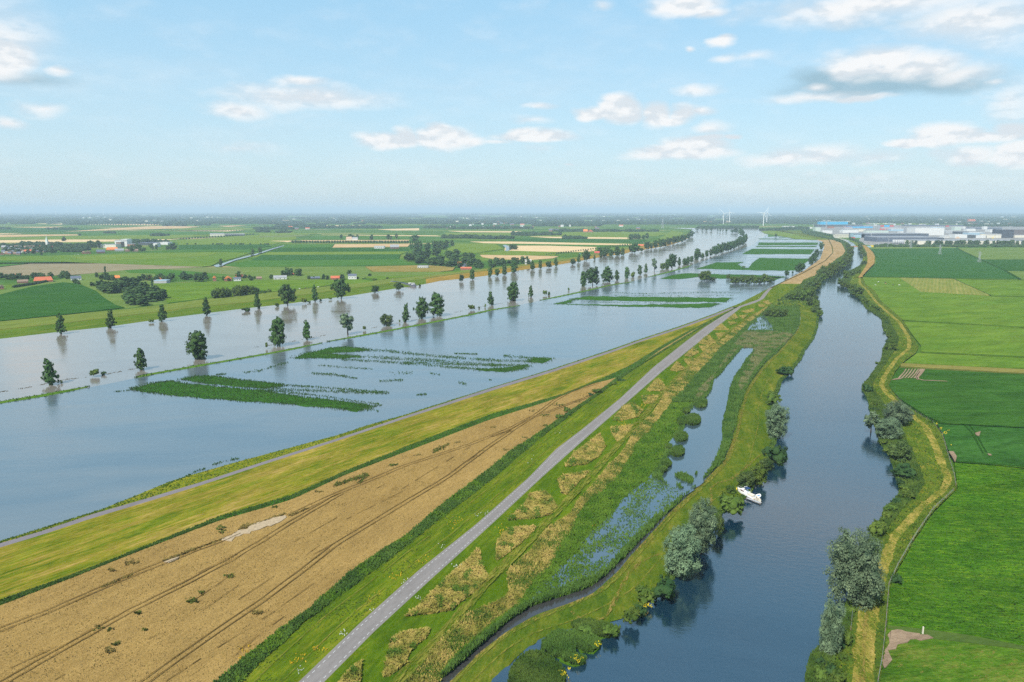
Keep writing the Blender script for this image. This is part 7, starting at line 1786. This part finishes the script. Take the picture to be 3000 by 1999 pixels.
# two cyclists on the path near the fork
def person_bike(x, y, col, lab, lab2, rz):
    p = P(x, y, 1.02)
    bk = empty('bicycle', p, rz); tag(bk, lab2, 'bicycle')
    for xx in (-.52, .52):
        MB().tube([(xx + .34*math.cos(t), 0, .35 + .34*math.sin(t)) for t in np.linspace(0, 2*math.pi, 15)], .03, 5, False).build('wheel', C_['dark'], bk)
    MB().tube([(-.52,0,.35),(-.15,0,.35),(.35,0,.85),(-.25,0,.85),(-.15,0,.35)], .03, 5).tube([(.35,0,.85),(.52,0,.35)], .03, 5).tube([(-.25,0,.85),(-.52,0,.35)], .025, 5).build('frame', C_['chrome'], bk)
    MB().tube([(.35,-.28,1.05),(.36,0,1.05),(.35,.28,1.05)], .025, 5).tube([(.36,0,1.05),(.35,0,.85)], .025, 5).build('handlebar', C_['chrome'], bk)
    MB().box(-.38,-.12,-.08,.08,.93,.99).build('saddle', C_['dark'], bk)
    # one continuous body grown from a skinned skeleton
    J = {'pel':(-.24,0,1.02),'sp':(-.12,0,1.28),'ch':(.02,0,1.48),'ne':(.06,0,1.6),'hd':(.1,0,1.74),'ls':(.02,.19,1.48),'le':(.2,.25,1.25),'lh':(.36,.25,1.1),'rs':(.02,-.19,1.48),'re':(.2,-.25,1.25),'rh':(.36,-.25,1.1),
         'lhp':(-.22,.1,.98),'lk':(.18,.12,.8),'la':(-.02,.12,.42),'lt':(.12,.12,.36),'rhp':(-.22,-.1,.98),'rk':(.14,-.12,.66),'ra':(-.14,-.12,.26),'rt':(.0,-.12,.2)}
    Rr = {'pel':.14,'sp':.13,'ch':.15,'ne':.06,'hd':.11,'ls':.07,'le':.05,'lh':.04,'rs':.07,'re':.05,'rh':.04,'lhp':.1,'lk':.07,'la':.045,'lt':.04,'rhp':.1,'rk':.07,'ra':.045,'rt':.04}
    ks = list(J); E = [('pel','sp'),('sp','ch'),('ch','ne'),('ne','hd'),('ch','ls'),('ls','le'),('le','lh'),('ch','rs'),('rs','re'),('re','rh'),('pel','lhp'),('lhp','lk'),('lk','la'),('la','lt'),('pel','rhp'),('rhp','rk'),('rk','ra'),('ra','rt')]
    me = bpy.data.meshes.new('person'); me.from_pydata([J[k] for k in ks], [(ks.index(a), ks.index(b)) for a, b in E], [])
    me.materials.append(col)
    o = link('person', me); o.location = p; o.rotation_euler = (0, 0, rz)
    sk = o.modifiers.new('skin', 'SKIN'); 
    for i, k in enumerate(ks): me.skin_vertices[0].data[i].radius = (Rr[k], Rr[k]); me.skin_vertices[0].data[i].use_root = (k == 'pel')
    o.modifiers.new('sub', 'SUBSURF').levels = 1
    tag(o, lab, 'person')
    dg_ = bpy.context.evaluated_depsgraph_get()
    nm = bpy.data.meshes.new_from_object(o.evaluated_get(dg_)); o.modifiers.clear(); o.data = nm
_c = P(2130, 906, 1) - P(2060, 930, 1); ca = math.atan2(_c.y, _c.x)
person_bike(2093, 924.5, C_['dark'], 'person in dark clothes cycling on the path near the fork, the left one', 'bicycle under the left cyclist near the road fork', ca)
person_bike(2099, 921.5, C_['navy'], 'person in blue clothes cycling on the path near the fork, the right one', 'bicycle under the right cyclist near the road fork', ca)
# a few cars in the estate and on the farm lanes
def car_mesh():
    b = MB(); b.box(-2.1,2.1,-.85,.85,.35,.9); return b
bodyv = [(-2.1,-.85,.35),(2.1,-.85,.35),(2.1,.85,.35),(-2.1,.85,.35),(-2.15,-.85,.85),(2.15,-.85,.8),(2.15,.85,.8),(-2.15,.85,.85),(-1.5,-.72,1.42),(.6,-.72,1.42),(.6,.72,1.42),(-1.5,.72,1.42),(1.25,-.8,.9),(1.25,.8,.9),(-1.95,-.8,.9),(-1.95,.8,.9)]
bodyf = [(0,1,5,4),(1,2,6,5),(2,3,7,6),(3,0,4,7),(4,5,12,14),(6,7,15,13),(5,6,13,12),(7,4,14,15)]
glassf = [(14,12,9,8),(13,15,11,10),(12,13,10,9),(15,14,8,11),(8,9,10,11)]
CARC = [C_['white'], C_['dark'], C_['redpaint'], C_['grey'], C_['blue']]
carm = [(mesh('body', bodyv, bodyf, c), mesh('cabin', bodyv, glassf, C_['glass'])) for c in CARC]
whm = MB().tube([(0,-.1,0),(0,.1,0)], .33, 10).me('wheel', C_['dark'])
for i, (x, y) in enumerate([(2600,716),(2606,716.5),(2612,717),(2640,718),(2652,719),(2657,719),(2668,719.5),(2545,712),(2530,709),(2536,706),(2550,708),(2468,697),(2474,698),(2480,699),(1700,745),(1722,752),(1733,735),(1846,726),(1856,724)]):
    k = i % 5; o = empty('parked_car', P(x, y, .3), random.uniform(-.4, .4)); tag(o, 'parked car among the yards before the industrial halls' if x > 2400 else 'parked car on the riverside dike road', 'car', 'cars before the industrial halls' if x > 2400 else 'cars on the riverside dike road')
    link('body', carm[k][0], o); link('cabin', carm[k][1], o)
    for wx in (-1.3, 1.3):
        for wy in (-.8, .8): q = link('wheel', whm, o); q.location = (wx, wy, .33)

# ================================================================== HAZE
hz_m = bpy.data.materials.new('haze'); hz_m.use_nodes = True
hn = hz_m.node_tree.nodes; hn.clear(); pv = hn.new('ShaderNodeVolumePrincipled'); ho = hn.new('ShaderNodeOutputMaterial')
pv.inputs['Color'].default_value = (.70,.89,1.0,1); pv.inputs['Density'].default_value = HAZE; pv.inputs['Anisotropy'].default_value = 0.0
hz_m.node_tree.links.new(pv.outputs[0], ho.inputs['Volume'])
hb_ = MB().box(-gs-500, gs+500, -2500, 60500, -1.8, 232).build('haze', hz_m); tag(hb_, kind='stuff')
